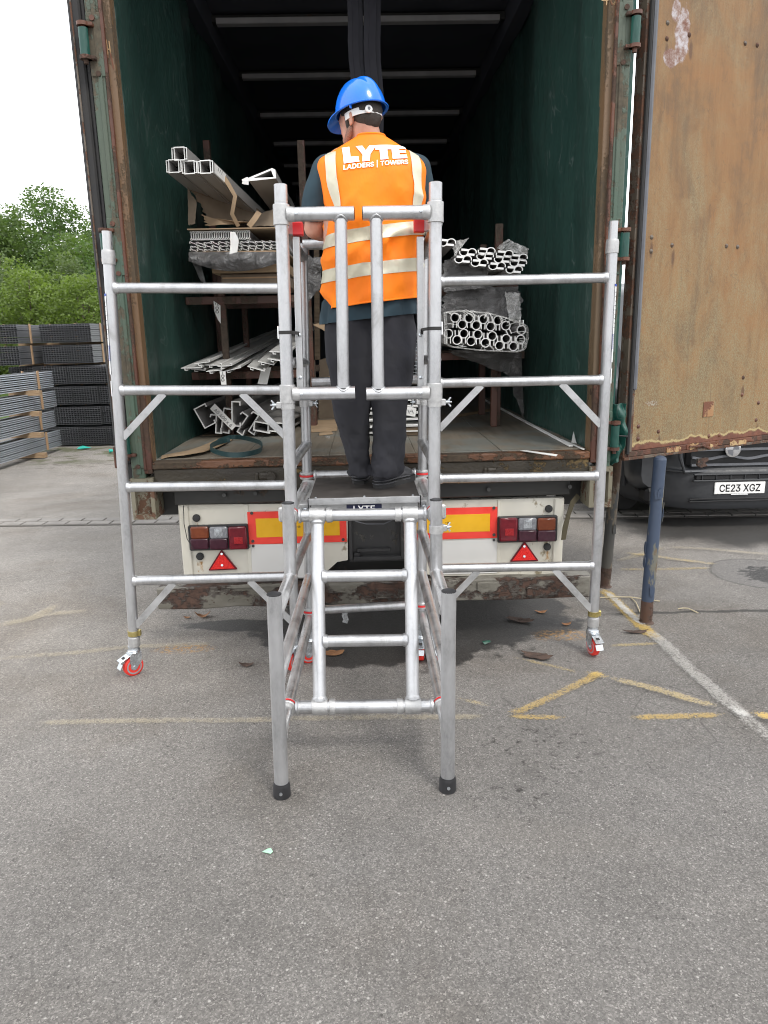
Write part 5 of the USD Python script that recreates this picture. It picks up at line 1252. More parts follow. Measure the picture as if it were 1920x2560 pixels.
for sh, el, wr in ((shL, elL, wrL), (shR, elR, wrR)):
    body += hulls([(sh - V(0, 0, .02), .042), ((sh + el) / 2, .042), (el, .041), (el + (wr - el) * .3, .042), (wr, .028)])
for hp_, kn, an in ((hipL, knL, anL), (hipR, knR, anR)):
    body += hulls([(hp_, .075), (kn, .052), (kn + (an - kn) * .3, .050), (an, .030), (an - V(0, 0, .020), .026)])
# hands: palm, four bent fingers and a thumb, resting on what lies in front
def hand(wr, fwd, out, up):
    m_ = hulls([(wr, .028), (wr + fwd * .03, .026)])
    pc = wr + fwd * .06
    m_ += m3.Manifold.batch_hull([m3.Manifold.sphere(.013, 12).translate(tuple(wr + fwd * a + out * b)) for a, b in ((.02, -.022), (.02, .022), (.088, -.036), (.095, -.012), (.095, .012), (.086, .034))])
    for k, (b, L) in enumerate(((-.034, .062), (-.012, .074), (.011, .070), (.033, .056))):
        k0 = wr + fwd * (.090 - abs(b) * .12) + out * b
        k1 = k0 + (fwd * .9 - up * .35) * L * .45; k2 = k1 + (fwd * .55 - up * .8) * L * .32; k3 = k2 + (fwd * .1 - up * 1.0) * L * .25
        m_ += hulls([(k0, .0095), (k1, .009), (k2, .0082), (k3, .0072)], 12)
    t0 = wr + fwd * .03 - out * .026; t1 = t0 - out * .028 + fwd * .028 - up * .01; t2 = t1 - out * .006 + fwd * .03 - up * .012
    m_ += hulls([(t0, .014), (t1, .0105), (t2, .0085)], 12)
    return m_
body += hand(wrL, V(.35, .93, -.1), V(.92, -.36, .1) * -1, V(0, .1, 1)) + hand(wrR, V(-.3, .95, -.05), V(.95, .3, 0), V(0, .1, 1))
H.part('body', smooth_body(body, .0095, 9), 'skin', True)
def HPART(name, mesh, mat, smooth=35, **k):
    if isinstance(mesh, (list, tuple)): mesh = trimesh.util.concatenate(mesh)
    return H.part(name, shrink(mesh), mat, smooth, **k)
# eyes and short beard
for s in (-1, 1):
    e = HPART('eye', ball(hp(.103, s * .031, .005), .0115, 2), 'label_white', True)
    HPART('iris', lathe(hp(.1125, s * .0315, .004), hp(.1155, s * .0315, .004), [(0, .0055), (.002, .004)], 12), 'ink', under=e)
def shell(fn, n, m, th): return grid_sheet(np.array([[fn(i / (n - 1), j / (m - 1)) for j in range(m)] for i in range(n)]), th)
def beardf(i, j):
    a = math.radians(-118 + 236 * j); u = -.040 - .075 * i
    rr = .090 - .018 * i; q = hp(.022 + math.cos(a) * rr * 1.02, math.sin(a) * (.083 - .022 * i), u); return q
bd = hulls([(hp(.012, .070, -.045), .016), (hp(.045, .062, -.085), .018), (hp(.088, .022, -.112), .022), (hp(.088, -.022, -.112), .022), (hp(.045, -.062, -.085), .018), (hp(.012, -.070, -.045), .016)])
HPART('beard', smooth_body(bd, .009, 8), 'stubble', True)
hairm = m3.Manifold.batch_hull([m3.Manifold.sphere(r, 20).translate(tuple(hp(*q))) for q, r in (((-.036, 0, .03), .0885), ((.02, 0, .045), .088), ((-.050, 0, -.004), .068), ((-.046, .026, -.006), .052), ((-.046, -.026, -.006), .052))])
cut = m3.Manifold.cube((.5, .5, .5), True)
hm = smooth_body(hairm, .010, 6)
hm = rough(hm, .003, 60, 4)
HPART('hair', hm, 'hair', True)
for s in (-1, 1): HPART('sideburn', smooth_body(hulls([(hp(.018, s * .074, .03), .017), (hp(.022, s * .076, -.012), .013), (hp(.022, s * .072, -.045), .012)]), .007, 5), 'hair', True)
# ---- hard hat
tf = hf * .97 + hu * .05 * -1; tf /= np.linalg.norm(tf); tu = hu - tf * (hu @ tf); tu /= np.linalg.norm(tu); ts = np.cross(tu, tf)
ho = hc + hu * .034 - hf * .006
def hat(f, s, u): return ho + tf * f + ts * s + tu * u
n_a, n_u = 72, 22
rows = []
for i in range(n_u):
    ph = (i / (n_u - 1)) * math.pi / 2
    ring = []
    for j in range(n_a):
        a = 2 * math.pi * j / n_a
        cr, cu = math.cos(ph) ** .80, math.sin(ph)
        f_, s_ = math.cos(a) * .138 * cr, math.sin(a) * .118 * cr
        rid = .013 * math.exp(-((s_ / .020) ** 4)) * min(1, max(0, cu * 2.4 - .35)) + .005 * (math.exp(-(((abs(s_) - .052) / .011) ** 4))) * min(1, max(0, cu * 2.2 - .6))
        k = 1 + .0
        ring.append(hat(f_, s_, .150 * cu ** 1.05 + rid))
    rows.append(ring)
sh_ = grid_sheet(np.array(rows), .003, True)
HH = HPART('hard_hat', sh_, 'helmet_blue', 50)
def brim(i, j):
    a = 2 * math.pi * j; fr = max(0, math.cos(a)) ** 1.6
    w = (.010 + .052 * fr) * i; f_ = math.cos(a) * (.1385 + w); s_ = math.sin(a) * (.1185 + w * (.8 if fr > 0 else 1))
    return hat(f_, s_, .003 - .30 * w * fr - .15 * w - .004 * i)
bm_ = np.array([[brim(i / 5, j / 72) for j in range(72)] for i in range(6)])
HPART('brim', grid_sheet(bm_, .004, True), 'helmet_blue', 60, under=HH)
HPART('rim_gutter', sweep([hat(math.cos(a) * .1385, math.sin(a) * .1185, .004) for a in np.linspace(0, 2 * np.pi, 73)[:-1]], .0042, 8, True), 'helmet_blue', 60, under=HH)
band = np.array([[hat(-math.cos(a) * .108 - .002, math.sin(a) * .094, z0) for a in np.linspace(-1.9, 1.9, 40)] for z0 in (-.012, -.026, -.044)])
bs = HPART('head_band', grid_sheet(band, .003), 'white_plastic', 40, under=HH)
ka = 1.02
for a_ in (.55,):
    kc = hat(-math.cos(a_) * .112, math.sin(a_) * .098, -.030); kn_ = hat(-math.cos(a_) * .124, math.sin(a_) * .110, -.030) - kc; kn_ /= np.linalg.norm(kn_)
    HPART('ratchet_knob', lathe(kc, kc + kn_ * .011, [(0, .018), (.008, .018), (.011, .014)], 22), 'white_plastic', 40, under=HH)
    HPART('knob_centre', lathe(kc + kn_ * .0112, kc + kn_ * .0125, [(0, .008), (.0013, .007)], 16), 'seal_grey', 40, under=HH)
for a_ in (-1.3, 2.2): 
    q = hat(math.cos(a_ + math.pi) * .139, math.sin(a_ + math.pi) * .119, .002); HPART('slot_clip', cbox(q - tu * .008, (.014, .006, .022), .002, (np.cross(tu, tf), tf, tu)), 'helmet_blue', 30, under=HH)
# ---- vest as a shaped tube with tilted rows
VR = [(757, 798, 1046, .132, .10), (700, 803, 1045, .132, .10), (640, 806, 1047, .130, .11), (580, 808, 1050, .130, .12), (520, 809, 1057, .136, .10), (460, 802, 1065, .140, .06),
      (425, 796, 1067, .138, .02), (400, 792, 1062, .124, 0), (386, 797, 1050, .108, 0), (372, 822, 1026, .094, 0), (356, 850, 1000, .084, 0), (343, 874, 978, .076, 0), (334, 890, 962, .068, 0)]
_py = np.array([r[0] for r in VR][::-1], float)
from scipy.interpolate import PchipInterpolator
_fi = [PchipInterpolator(_py, np.array([r[k] for r in VR][::-1], float)) for k in (1, 2, 3, 4)]
def ring_at(py, grow=0.0):
    xl, xr, hd, tl_ = [float(f(py)) for f in _fi]
    a, b = P(xl, py), P(xr, py); c = (a + b) / 2; hw = np.linalg.norm(b - a) / 2 + grow
    c = V(c[0], c[1], P((xl + xr) / 2, py, -hd * .92)[2])
    return c, hw, hd + grow, tl_
def vest_pt(py, ang, grow=0.0, wr=1.0):
    c, hw, hd, tl_ = ring_at(py, grow); e = 2.5
    ca, sa = math.cos(ang), math.sin(ang)
    x = hw * np.sign(ca) * abs(ca) ** (2 / e); y = hd * np.sign(sa) * abs(sa) ** (2 / e)
    fold = 0.0
    if wr:
        low = min(1, max(0, (py - 380) / 200))
        sy = np.sign(y)
        fold = (meshkit.noise(V(x * 9, c[2] * 2.2, 4 + sy)) - .5) * .046 * low + (abs(meshkit.noise(V(x * 12 + c[2] * 7, c[2] * 3 - x * 4, 7 + sy)) - .5)) * -.066 * low + (abs(meshkit.noise(V(x * 9 - c[2] * 9, c[2] * 6 + x * 3, 17 + sy)) - .5)) * -.050 * low + (meshkit.noise(V(x * 30, c[2] * 30, 27 + sy)) - .5) * .006 * low + .018 * low
    k = 1 + fold / max(.05, math.hypot(x, y))
    return c + E1 * x * k + E2 * y * k + V(0, 0, 1) * tl_ * x
def rear(px_n, py, grow=0.0):
    """point on the back at normalised place px_n (-1 left .. 1 right)"""
    e = 2.5; ca = np.sign(px_n) * abs(px_n) ** (e / 2); return vest_pt(py, -math.acos(max(-1, min(1, ca))), grow)
pys = np.concatenate([np.linspace(757, 420, 44), np.linspace(414, 334, 26)])
NA = 96
VS = np.array([[vest_pt(py, 2 * math.pi * j / NA) for j in range(NA)] for py in pys])
vest = H.part('vest', grid_sheet(VS, .003, True), 'orange_cloth', True)
def band_ring(y0, y1, nm, tilt=0.0):
    B = np.array([[vest_pt(py, 2 * math.pi * j / NA, .0025) for j in range(NA)] for py in np.linspace(y1, y0, 6)])
    H.part(nm, grid_sheet(B, .0012, True), 'reflective_tape', True, under=vest)
band_ring(566, 600, 'reflective_band'); band_ring(657, 690, 'reflective_band')
def xn(px, py):
    xl, xr = float(_fi[0](py)), float(_fi[1](py)); return (px - (xl + xr) / 2) / ((xr - xl) / 2)
def strap(pts, nm):
    """pts: (py, px0, px1) down the back"""
    yy = np.array([p[0] for p in pts], float); f0, f1 = PchipInterpolator(yy, [p[1] for p in pts]), PchipInterpolator(yy, [p[2] for p in pts])
    B = np.array([[rear(xn(px, py), py, .0030) for px in np.linspace(float(f0(py)), float(f1(py)), 6)] for py in np.linspace(yy[0], yy[-1], 40)])
    m_ = grid_sheet(B, .0012); 
    H.part(nm, m_, 'reflective_tape', True, under=vest)
strap([(375, 816, 842), (390, 816, 842), (420, 820, 846), (460, 826, 852), (520, 835, 860), (570, 840, 864)], 'shoulder_tape')
strap([(369, 1018, 1034), (385, 1021, 1043), (420, 1026, 1049), (460, 1029, 1050), (520, 1028, 1047), (560, 1026, 1044)], 'shoulder_tape')
# orange piping at the arm openings and the hem
for s in (0, math.pi):
    loop = [vest_pt(392, s, .002, 0) + V(0, 0, .0)]
H.part('hem', sweep([vest_pt(756, 2 * math.pi * j / NA, .001) for j in range(NA)], .0035, 6, True), 'orange_cloth', True, under=vest)
H.part('neck_binding', sweep([vest_pt(334, 2 * math.pi * j / 48, .0005, 0) for j in range(48)], .0045, 6, True), 'orange_cloth', True, under=vest)
# lettering across the shoulders, following the cloth
def glyph(c):
    b = lambda *a: sbox(*a)
    if c == 'L': return Polygon([(0, 1), (.40, 1), (.46, .36), (.86, .36), (.92, 0), (.14, 0)])
    if c == 'Y': return Polygon([(0, 1), (.36, 1), (.52, .70), (.72, 1), (1.10, 1), (.76, .42), (.74, 0), (.34, 0), (.36, .42)])
    if c == 'T': return Polygon([(0, 1), (.90, 1), (.86, .68), (.66, .68), (.72, 0), (.30, 0), (.26, .68), (.04, .68)])
    if c == 'E': return Polygon([(0, 1), (.78, 1), (.80, .74), (.42, .74), (.43, .62), (.78, .62), (.80, .40), (.44, .40), (.45, .27), (.84, .27), (.86, 0), (.08, 0)])
def word(poly_list, px0, px1, py_l, py_r, hpx_l, hpx_r, nm):
    w = poly_list.bounds[2]
    t = trimesh.util.concatenate([trimesh.creation.extrude_polygon(gm, .02, engine='earcut') for gm in getattr(poly_list, 'geoms', [poly_list])])
    v, f = trimesh.remesh.subdivide_to_size(t.vertices, t.faces, .12 if w < 5 else .6)
    out = []
    for x, y, z in v:
        k = x / w; px = px0 + (px1 - px0) * k; py = (py_l + (py_r - py_l) * k) - y * (hpx_l + (hpx_r - hpx_l) * k)
        # rows tilt with the cloth: undo the tilt so that print stays where it is measured
        out.append(rear(xn(px, py), py, .0036 + .0010 * (z > .01)))
    H.part(nm, trimesh.Trimesh(np.array(out), f, process=False), 'print_white', False, under=vest)
from shapely import affinity
parts_, x_ = [], 0
for c, adv in (('L', .72), ('Y', .98), ('T', .86), ('E', .9)):
    parts_.append(affinity.translate(glyph(c), x_, 0)); x_ += adv
word(unary_union([p.buffer(-.004) for p in parts_]), 857, 1013, 409, 396, 42, 34, 'lettering')
def flat_word(s, bold=False):
    m_ = meshkit.text_mesh(s, 1.0, 1.0, bold); tri = m_.vertices[m_.faces]; nz = m_.face_normals[:, 2] > .9
    return unary_union([Polygon(t[:, :2]).buffer(.002) for t in tri[nz]]).simplify(.015)
fw = flat_word('LADDERS | TOWERS', True); fw = affinity.translate(fw, -fw.bounds[0], 0)
word(fw, 863, 1015, 423, 411, 11, 11, 'lettering')
# ---- shirt: hem below the vest, sleeves
SR = [(796, 803, 1044, .118, .09), (770, 803, 1044, .120, .09), (742, 808, 1040, .112, .09), (725, 822, 1026, .085, .09), (640, 830, 1020, .080, .1)]
SS = []
for py, xl, xr, hd, tl_ in SR:
    a, b = P(xl, py), P(xr, py); c = (a + b) / 2; hw = np.linalg.norm(b - a) / 2; c = V(c[0], c[1], P((xl + xr) / 2, py, -hd * .92)[2])
    r_ = []
    for j in range(72):
        t = 2 * math.pi * j / 72; ca, sa = math.cos(t), math.sin(t)
        x = hw * np.sign(ca) * abs(ca) ** .8; y = hd * np.sign(sa) * abs(sa) ** .8
        w_ = .008 * math.sin(7 * t + py * .03) + .004 * math.sin(17 * t) ; r_.append(c + E1 * (x + w_ * ca) + E2 * (y + w_ * sa) + V(0, 0, tl_ * x))
    SS.append(r_)
shirt = H.part('shirt', grid_sheet(np.array(SS), .003, True), 'teal_cloth', True)
sl = hulls([(shL + V(.07, .01, .012), .058), (shL + V(.01, .01, -.005), .066), (shL * .6 + elL * .4 + V(-.005, 0, 0), .067), (P(785, 535, .035), .058)]) - hulls([(P(785, 522, .035), .04), (P(783, 600, .05), .05)])
H.part('sleeve', rough(smooth_body(sl, .012, 6), .005, 14, 3), 'teal_cloth', True, under=shirt)
sl = hulls([(shR + V(-.07, .01, .012), .058), (shR + V(-.01, .01, -.005), .064), (shR * .6 + elR * .4 + V(.004, 0, 0), .064), (P(1050, 530, .08), .058)]) - hulls([(P(1050, 520, .08), .04), (P(1052, 600, .12), .05)])
H.part('sleeve', rough(smooth_body(sl, .012, 6), .005, 14, 4), 'teal_cloth', True, under=shirt)
H.part('collar', lathe(neckb + V(0, 0, .008), nape + V(0, 0, -.012), [(0, .074), (.02, .0665), (.03, .065)], 30), 'teal_cloth', 60, under=shirt)
# ---- trousers
tz0 = zdk + .028
def leg(row, dcs):
    L_ = []
    for (py, xl, xr, hd), dc in zip(row, dcs):
        a, b = P(xl, py, dc), P(xr, py, dc); L_.append(((a + b) / 2, np.linalg.norm(b - a) / 2, hd))
    pts = []
    m_ = None
    for (c, hw, hd) in L_:
        pr_ = []
        for k in range(20):
            t = 2 * math.pi * k / 20; pr_.append(c + E1 * hw * math.cos(t) + E2 * hd * math.sin(t))
            pr_.append(pr_[-1] + V(0, 0, .012))
        h_ = m3.Manifold.hull_points([tuple(map(float, q)) for q in pr_]); pts.append(h_)
    out = m3.Manifold()
    for a, b in zip(pts[:-1], pts[1:]): out += m3.Manifold.batch_hull([a, b])
    return out
def P_(): pass
legL = leg([(775, 812, 935, .098), (830, 814, 940, .104), (900, 820, 936, .100), (985, 828, 930, .088), (1060, 838, 926, .078), (1120, 853, 926, .070), (1160, 865, 928, .066), (1192, 863, 931, .072)], (0, 0, -.005, -.008, 0, .005, .01, .02))
legR = leg([(775, 915, 1036, .098), (830, 915, 1040, .104), (900, 922, 1038, .102), (985, 926, 1028, .092), (1060, 930, 1020, .084), (1120, 928, 1012, .076), (1160, 925, 1008, .074), (1192, 923, 1009, .078)], (0, 0, -.008, -.02, -.03, -.035, -.04, -.035))
tr = smooth_body(legL + legR, .016, 10)
_v = tr.vertices; _n = np.array(tr.vertex_normals); _z = _v[:, 2] - zdk
_lowf = np.clip(1 - _z / .45, .25, 1)
tr.vertices = _v + _n * ((meshkit.fbm(_v * (9, 9, 4.5), 3, 5) - .5) * .040 + _lowf * (meshkit.fbm(_v * (9, 9, 26) + _v[:, :1] * 14, 3, 8) - .5) * .036)[:, None]
H.part('trousers', tr, 'black_cloth', True)
def shoe(heel, d, L=.265):
    d = d / np.linalg.norm(d); s = V(-d[1], d[0], 0); o = heel
    pts = lambda Z, grow: [(o + d * (f * L) + s * (w + grow * np.sign(w)) + V(0, 0, z)) for f, w, z in Z]
    sole = m3.Manifold.hull_points([tuple(q) for q in pts([(f, w, z) for z in (.0, .026) for f, w in ((-.10, .022), (-.10, -.022), (-.03, .034), (-.03, -.034), (.35, .036), (.35, -.034), (.62, .048), (.62, -.046), (.82, .036), (.82, -.040), (.9, .012), (.9, -.022))], 0)])
    H.part('sock', smooth_body(hulls([(o + d * .008 + V(0, 0, .05), .042), (o + d * .012 + V(0, 0, .14), .047)]), .012, 4), 'black_cloth', True)
    upper = hulls([(o + V(0, 0, .064), .041), (o + d * L * .22 + V(0, 0, .066), .043), (o + d * L * .5 + V(0, 0, .045), .038), (o + d * L * .70 + V(0, 0, .036), .034), (o + d * L * .80 + V(0, 0, .03), .026)], 18)
    upper = upper ^ m3.Manifold.cube((2, 2, 1), True).translate((float(o[0]), float(o[1]), float(o[2] + .52)))
    k = H.part('shoe', smooth_body(upper, .009, 5), 'shoe_black', True)
    st = trimesh.Trimesh(*(lambda m_: (m_.vertices, m_.faces))(tm(sole)), process=False)
    H.part('sole', st, 'rubber', 30, under=k)
    for zz in (.020, .034):
        lp = [o + d * (f * L) + s * w + V(0, 0, zz) for f, w in ((.62, .046), (.35, .037), (.02, .036), (-.09, .026), (-.135, 0), (-.09, -.026), (.02, -.036), (.35, -.036), (.62, -.045))]
        H.part('sole_rib', sweep(lp, .0045, 6), 'shoe_black', True, under=k)
shoe(hr, V(.60, .80, 0)); shoe(hl, V(.12, .99, 0))
# ================================================================ cargo inside the trailer
def along(px0, py0, d0, px1, py1, d1):
    a, b = at(px0, py0, d0), at(px1, py1, d1); return a, (b - a) / np.linalg.norm(b - a)
AX = E2.copy()
def profile(poly, o, dirn, L, roll=0.0):
    """poly in the end plane (x right, y up), drawn back along dirn"""
    x = np.cross(dirn, V(0, 0, 1)); x /= np.linalg.norm(x); y = np.cross(x, dirn)
    c, s = math.cos(roll), math.sin(roll); return extr(poly, L, o, x * c + y * s, y * c - x * s, dirn)
def two_tone(name, label, cat, poly, o, dirn, L, roll=0.0, group=None, mat='profile_body', end='profile_end'):
    t = Thing(name, label, cat, o, group=group)
    t.part('length', profile(poly, o + dirn * .006, dirn, L, roll), mat, False); t.part('cut_end', profile(poly, o, dirn, .0058, roll), end, False)
    return t
# ---- racks
lr = Thing('storage_rack', 'rusty steel rack of upright posts on the left of the trailer carrying bundles', 'rack', tp(-.75, 1.0, ZF))
rr2 = Thing('storage_rack', 'rusty steel rack of upright posts on the right of the trailer', 'rack', tp(.55, 1.0, ZF))
def upright(t, px, py, d, w=.045, mat='rack_rust', bot=ZF + .001):
    a = at(px, py, d); b = V(a[0], a[1], bot); t.part('upright', cbox((a + b) / 2, (w, w, a[2] - bot), .003, (E1, E2, V(0, 0, 1))), mat, False); return a
u1 = upright(lr, 752, 352, 5.0); u2 = upright(lr, 516, 352, 5.6); u3 = upright(lr, 548, 640, 4.75, .04); u4 = upright(lr, 778, 900, 5.05, .05)
u5 = upright(lr, 606, 690, 5.6, .04); u6 = upright(lr, 762, 700, 5.6, .035)
def arm(t, z, v, u0, u1_, mat='rack_rust'): t.part('arm', span(u0, u1_, v - .025, v + .025, z - .045, z, .003), mat, False)
zt1 = at(580, 690, 4.5)[2]; zfl = at(520, 930, 4.5)[2]
for v in (.95, 1.75): 
    arm(lr, zt1 - .10, v, -1.11, -.40); arm(lr, zfl - .012, v, -1.11, -.36)
for px, py, d in ((1248, 560, 4.9), (1208, 612, 5.6)): upright(rr2, px, py, d, .045)
zs_ = at(1200, 690, 4.5)[2]; zk = at(1200, 882, 4.5)[2]
for v in (1.05, 1.8): arm(rr2, zs_ - .01, v, .28, .95); arm(rr2, zk - .005, v, .28, 1.0); 
upright(rr2, 1236, 893, 4.86, .04)
# ---- four box sections, upper left
S_ = .036 * 2
def box_section(w):
    o_ = unary_union([sbox(-w * .60, -w * .44, w * .60, w * .44), sbox(-w * .42, -w * .5, w * .42, w * .5)])
    i_ = unary_union([sbox(-w * .37, -w * .42, w * .37, w * .42), sbox(-w * .55, -w * .38, -w * .42, w * .38), sbox(w * .42, -w * .38, w * .55, w * .38)])
    return o_.difference(i_)
names = ['single box section lying on top of the other three, white cut end', 'left box section of the lower three in the rack', 'middle box section of the lower three in the rack', 'right box section of the lower three, paper label on its side']
ends = [(448, 384), (434, 415), (473, 418), (513, 417)]
far = at(655, 548, 5.3); ref = at(513, 417, 4.2); dbx = (far - ref) / np.linalg.norm(far - ref)
for nm, (px, py) in zip(names, ends):
    o = at(px, py, 4.2); t = two_tone('box_section', nm, 'metal section', box_section(.068), o, dbx, 3.6, group='box sections in the upper left rack')
    if 'label' in nm:
        x = np.cross(dbx, V(0, 0, 1)); x /= np.linalg.norm(x)
        t.part('paper_label', bar(o + x * .0415 + dbx * .03, o + x * .0415 + dbx * .22, .0008, .05, bev=0), 'paper', False)
        t.part('label_print', [bar(o + x * .0422 + dbx * (.08 + .03 * k), o + x * .0422 + dbx * (.095 + .03 * k) + V(0, 0, .02), .0006, .004, bev=0) for k in range(3)], 'ink', False)
# triangular profile
tri = Polygon([(-.072, -.030), (.062, .018), (.078, .010), (.080, -.032), (-.066, -.044)])
tri2 = tri.buffer(.001).difference(Polygon([(-.045, -.030), (.056, .008), (.068, -.026)])); 
o = at(652, 430, 4.35)
two_tone('folded_profile', 'wide folded aluminium profile with a wedge shaped white end, left of the worker', 'metal section', tri2, o, E2, 2.6)
single('cloth_tag', rough(ribbon([at(612, 446, 4.33), at(614, 452, 4.32), at(613, 461, 4.32)], .035, .003, up=tuple(-E2)), .003, 40, 3, .01), 'paper', 'small pale rag hanging under the wedge shaped profile', 'tag')
# brown wrapping below the box sections
def film_sheet(name, pix, d, mat, label, cat, amp=.02, th=.0015, n=16, seed=0):
    """pix: four corners (tl, tr, br, bl), each (px, py, d)"""
    a, b, c, e = [at(*q) for q in pix]
    Pg = np.array([[(a * (1 - j) + b * j) * (1 - i) + (e * (1 - j) + c * j) * i for j in np.linspace(0, 1, n)] for i in np.linspace(0, 1, n)])
    k = np.array([[meshkit.fbm(Pg[i, j] * 9 + seed, 3, seed) - .5 for j in range(n)] for i in range(n)])
    rag = np.array([[meshkit.noise(V(i * .9, j * .9, seed)) - .5 for j in range(n)] for i in range(n)])
    nrm = np.cross(b - a, e - a); nrm /= np.linalg.norm(nrm)
    Pg = Pg + nrm * (k * amp * 2)[..., None]
    for i in (0, n - 1): Pg[i] += (Pg[1 if i == 0 else n - 2] - Pg[i]) * rag[i][:, None] * 1.5
    for j in (0, n - 1): Pg[:, j] += (Pg[:, 1 if j == 0 else n - 2] - Pg[:, j]) * rag[:, j][:, None] * 1.5
    return single(name, grid_sheet(Pg, th), mat, label, cat, smooth=True)
film_sheet('cardboard_wrap', [(474, 455, 4.5), (600, 470, 4.9), (668, 548, 5.1), (520, 555, 4.6)], 0, 'cardboard_dark', 'brown wrapping board sloping under the four box sections', 'wrapping', .012)
film_sheet('cardboard_wrap', [(470, 470, 4.45), (492, 505, 4.45), (488, 560, 4.42), (470, 562, 4.42)], 0, 'cardboard_dark', 'torn strip of brown wrapping hanging at the left of the honeycomb bundle', 'wrapping', .01)
film_sheet('cardboard_wrap', [(508, 540, 4.55), (600, 556, 4.5), (690, 552, 4.6), (515, 566, 4.5)], 0, 'cardboard', 'crumpled brown card on top of the honeycomb bundle', 'wrapping', .02, seed=3)
film_sheet('cardboard_wrap', [(640, 535, 4.6), (700, 520, 4.6), (704, 566, 4.5), (625, 568, 4.5)], 0, 'cardboard_dark', 'folded brown card beside the tall front upright', 'wrapping', .02, seed=5)
single('packing_strap', ribbon([at(553, 432, 4.42), at(572, 462, 4.36), at(588, 490, 4.34), at(580, 535, 4.36), at(596, 566, 4.40)], .022, .002, up=[tuple(-E2)] * 5), 'cardboard', 'loose tan packing strap hanging from the box sections', 'strap')
single('packing_strap', ribbon([at(648, 530, 4.45), at(636, 548, 4.42), at(622, 566, 4.42)], .03, .002, up=[tuple(-E2)] * 3), 'cardboard', 'short tan packing strap beside the folded card', 'strap')
# honeycomb bundles
def bone(x, y, L, ang, r=.0052, w=.0017):
    c, s = math.cos(ang), math.sin(ang); out = [LineString([(x - c * L / 2, y - s * L / 2), (x + c * L / 2, y + s * L / 2)]).buffer(w / 2, 2)]
    for k in (-1, 1):
        ex, ey = x + k * c * (L / 2 + r * .7), y + k * s * (L / 2 + r * .7); a0 = ang + (0 if k > 0 else math.pi)
        out.append(LineString([(ex + r * math.cos(a0 + t), ey + r * math.sin(a0 + t)) for t in np.linspace(-2.6, 1.5, 9)]).buffer(w / 2, 2))
    return unary_union(out)
def extrusion_bundle(label, px0, py0, px1, py1, d, build, L):
    o = at((px0 + px1) / 2, (py0 + py1) / 2, d); w = float((at(px1, py0, d) - at(px0, py0, d)) @ E1); h = at(px0, py0, d)[2] - at(px0, py1, d)[2]
    bs = build(w, h); t = Thing('extrusion_bundle', label, 'metal bundle', o)
    t.part('extrusion_ends', trimesh.util.concatenate([extr(b, .02, o, E1, (0, 0, 1), E2) for b in bs]), 'profile_end', False, kind='stuff')
    t.part('extrusion_lengths', trimesh.util.concatenate([extr(b.simplify(.0008), L, o + E2 * .0205, E1, (0, 0, 1), E2) for b in bs]), 'profile_body', False, kind='stuff')
    return t, w, h
def vb(w, h): return [bone(-w / 2 + .012 + k * .0128, R7.uniform(-.001, .001), h * .55, math.pi / 2) for k in range(int((w - .02) / .0128))]
def hb(w, h):
    out = []
    nc, nr = int(w / .040), 3
    for c in range(nc):
        for r in range(nr): out.append(bone(-w / 2 + .02 + c * .0405 + (r % 2) * .004, -h / 2 + h * (r + .5) / nr + R7.uniform(-.002, .002), .021, R7.uniform(-.25, .2), .0058))
    return out
extrusion_bundle('upper layer of upright honeycomb extrusions, white ends, in the left rack', 472, 576, 636, 600, 4.36, vb, 2.4)
extrusion_bundle('lower layer of honeycomb extrusions lying on their sides, in the left rack', 474, 602, 715, 627, 4.36, hb, 2.4)
def board(label, px0, py0, px1, py1, d, th, depth, mat='cardboard', cat='cardboard sheet', name='cardboard_sheet'):
    a, b = at(px0, py0, d), at(px1, py1, d); z = (a[2] + b[2]) / 2
    m_ = cbox((a + b) / 2 + E2 * depth / 2, (float((b - a) @ E1), depth, th), .001, (E1, E2, V(0, 0, 1)))
    return single(name, m_, mat, label, cat, smooth=False)
board('thin cardboard sheet on the upper honeycomb layer', 467, 570, 715, 572, 4.34, .006, 1.6)
board('cardboard sheet under the lower honeycomb layer', 473, 629, 715, 630, 4.34, .008, 1.6)
def drape(i, j):
    px = 472 + 245 * j; top = 630; droop = (632 + 46 * math.sin(math.pi * min(1, .12 + .8 * j)) ** .8)
    py = top + (droop - top) * i; d = 4.33 - .02 * math.sin(math.pi * i) - .015 * (meshkit.noise(V(j * 12, i * 3, 1)) - .5) + .012 * math.sin(9 * j + 3 * i)
    return at(px, py, d)
single('plastic_wrap', grid_sheet(np.array([[drape(i / 9, j / 40) for j in range(41)] for i in range(10)]), .0015), 'film_grey', 'grey plastic wrap sagging below the honeycomb bundle', 'plastic wrap', smooth=True)
film_sheet('plastic_wrap', [(474, 640, 4.36), (500, 655, 4.36), (516, 710, 4.4), (500, 700, 4.4)], 0, 'film_grey', 'strip of grey plastic hanging left of the cardboard boxes', 'plastic wrap', .01)
def carton(label, px0, py0, px1, py1, d, depth, mat='cardboard'):
    a, b, c = at(px0, py0, d), at(px1, py0, d), at(px0, py1, d); w = float((b - a) @ E1); h = a[2] - c[2]
    o = (a + b) / 2; o[2] = a[2] - h / 2
    t = Thing('cardboard_box', label, 'cardboard box', o - V(0, 0, h / 2))
    t.part('carton', cbox(o + E2 * depth / 2, (w, depth, h), .003, (E1, E2, V(0, 0, 1))), mat, False)
    t.part('tape', cbox(o - E2 * .0006 + V(0, 0, h * .18), (w * .96, .0008, h * .12), 0, (E1, E2, V(0, 0, 1))), 'band_wood', False)
carton('upper cardboard box below the honeycomb bundle', 528, 656, 716, 683, 4.42, .8); carton('lower dark cardboard box under the upper box', 552, 686, 716, 716, 4.46, .8, 'cardboard_dark')
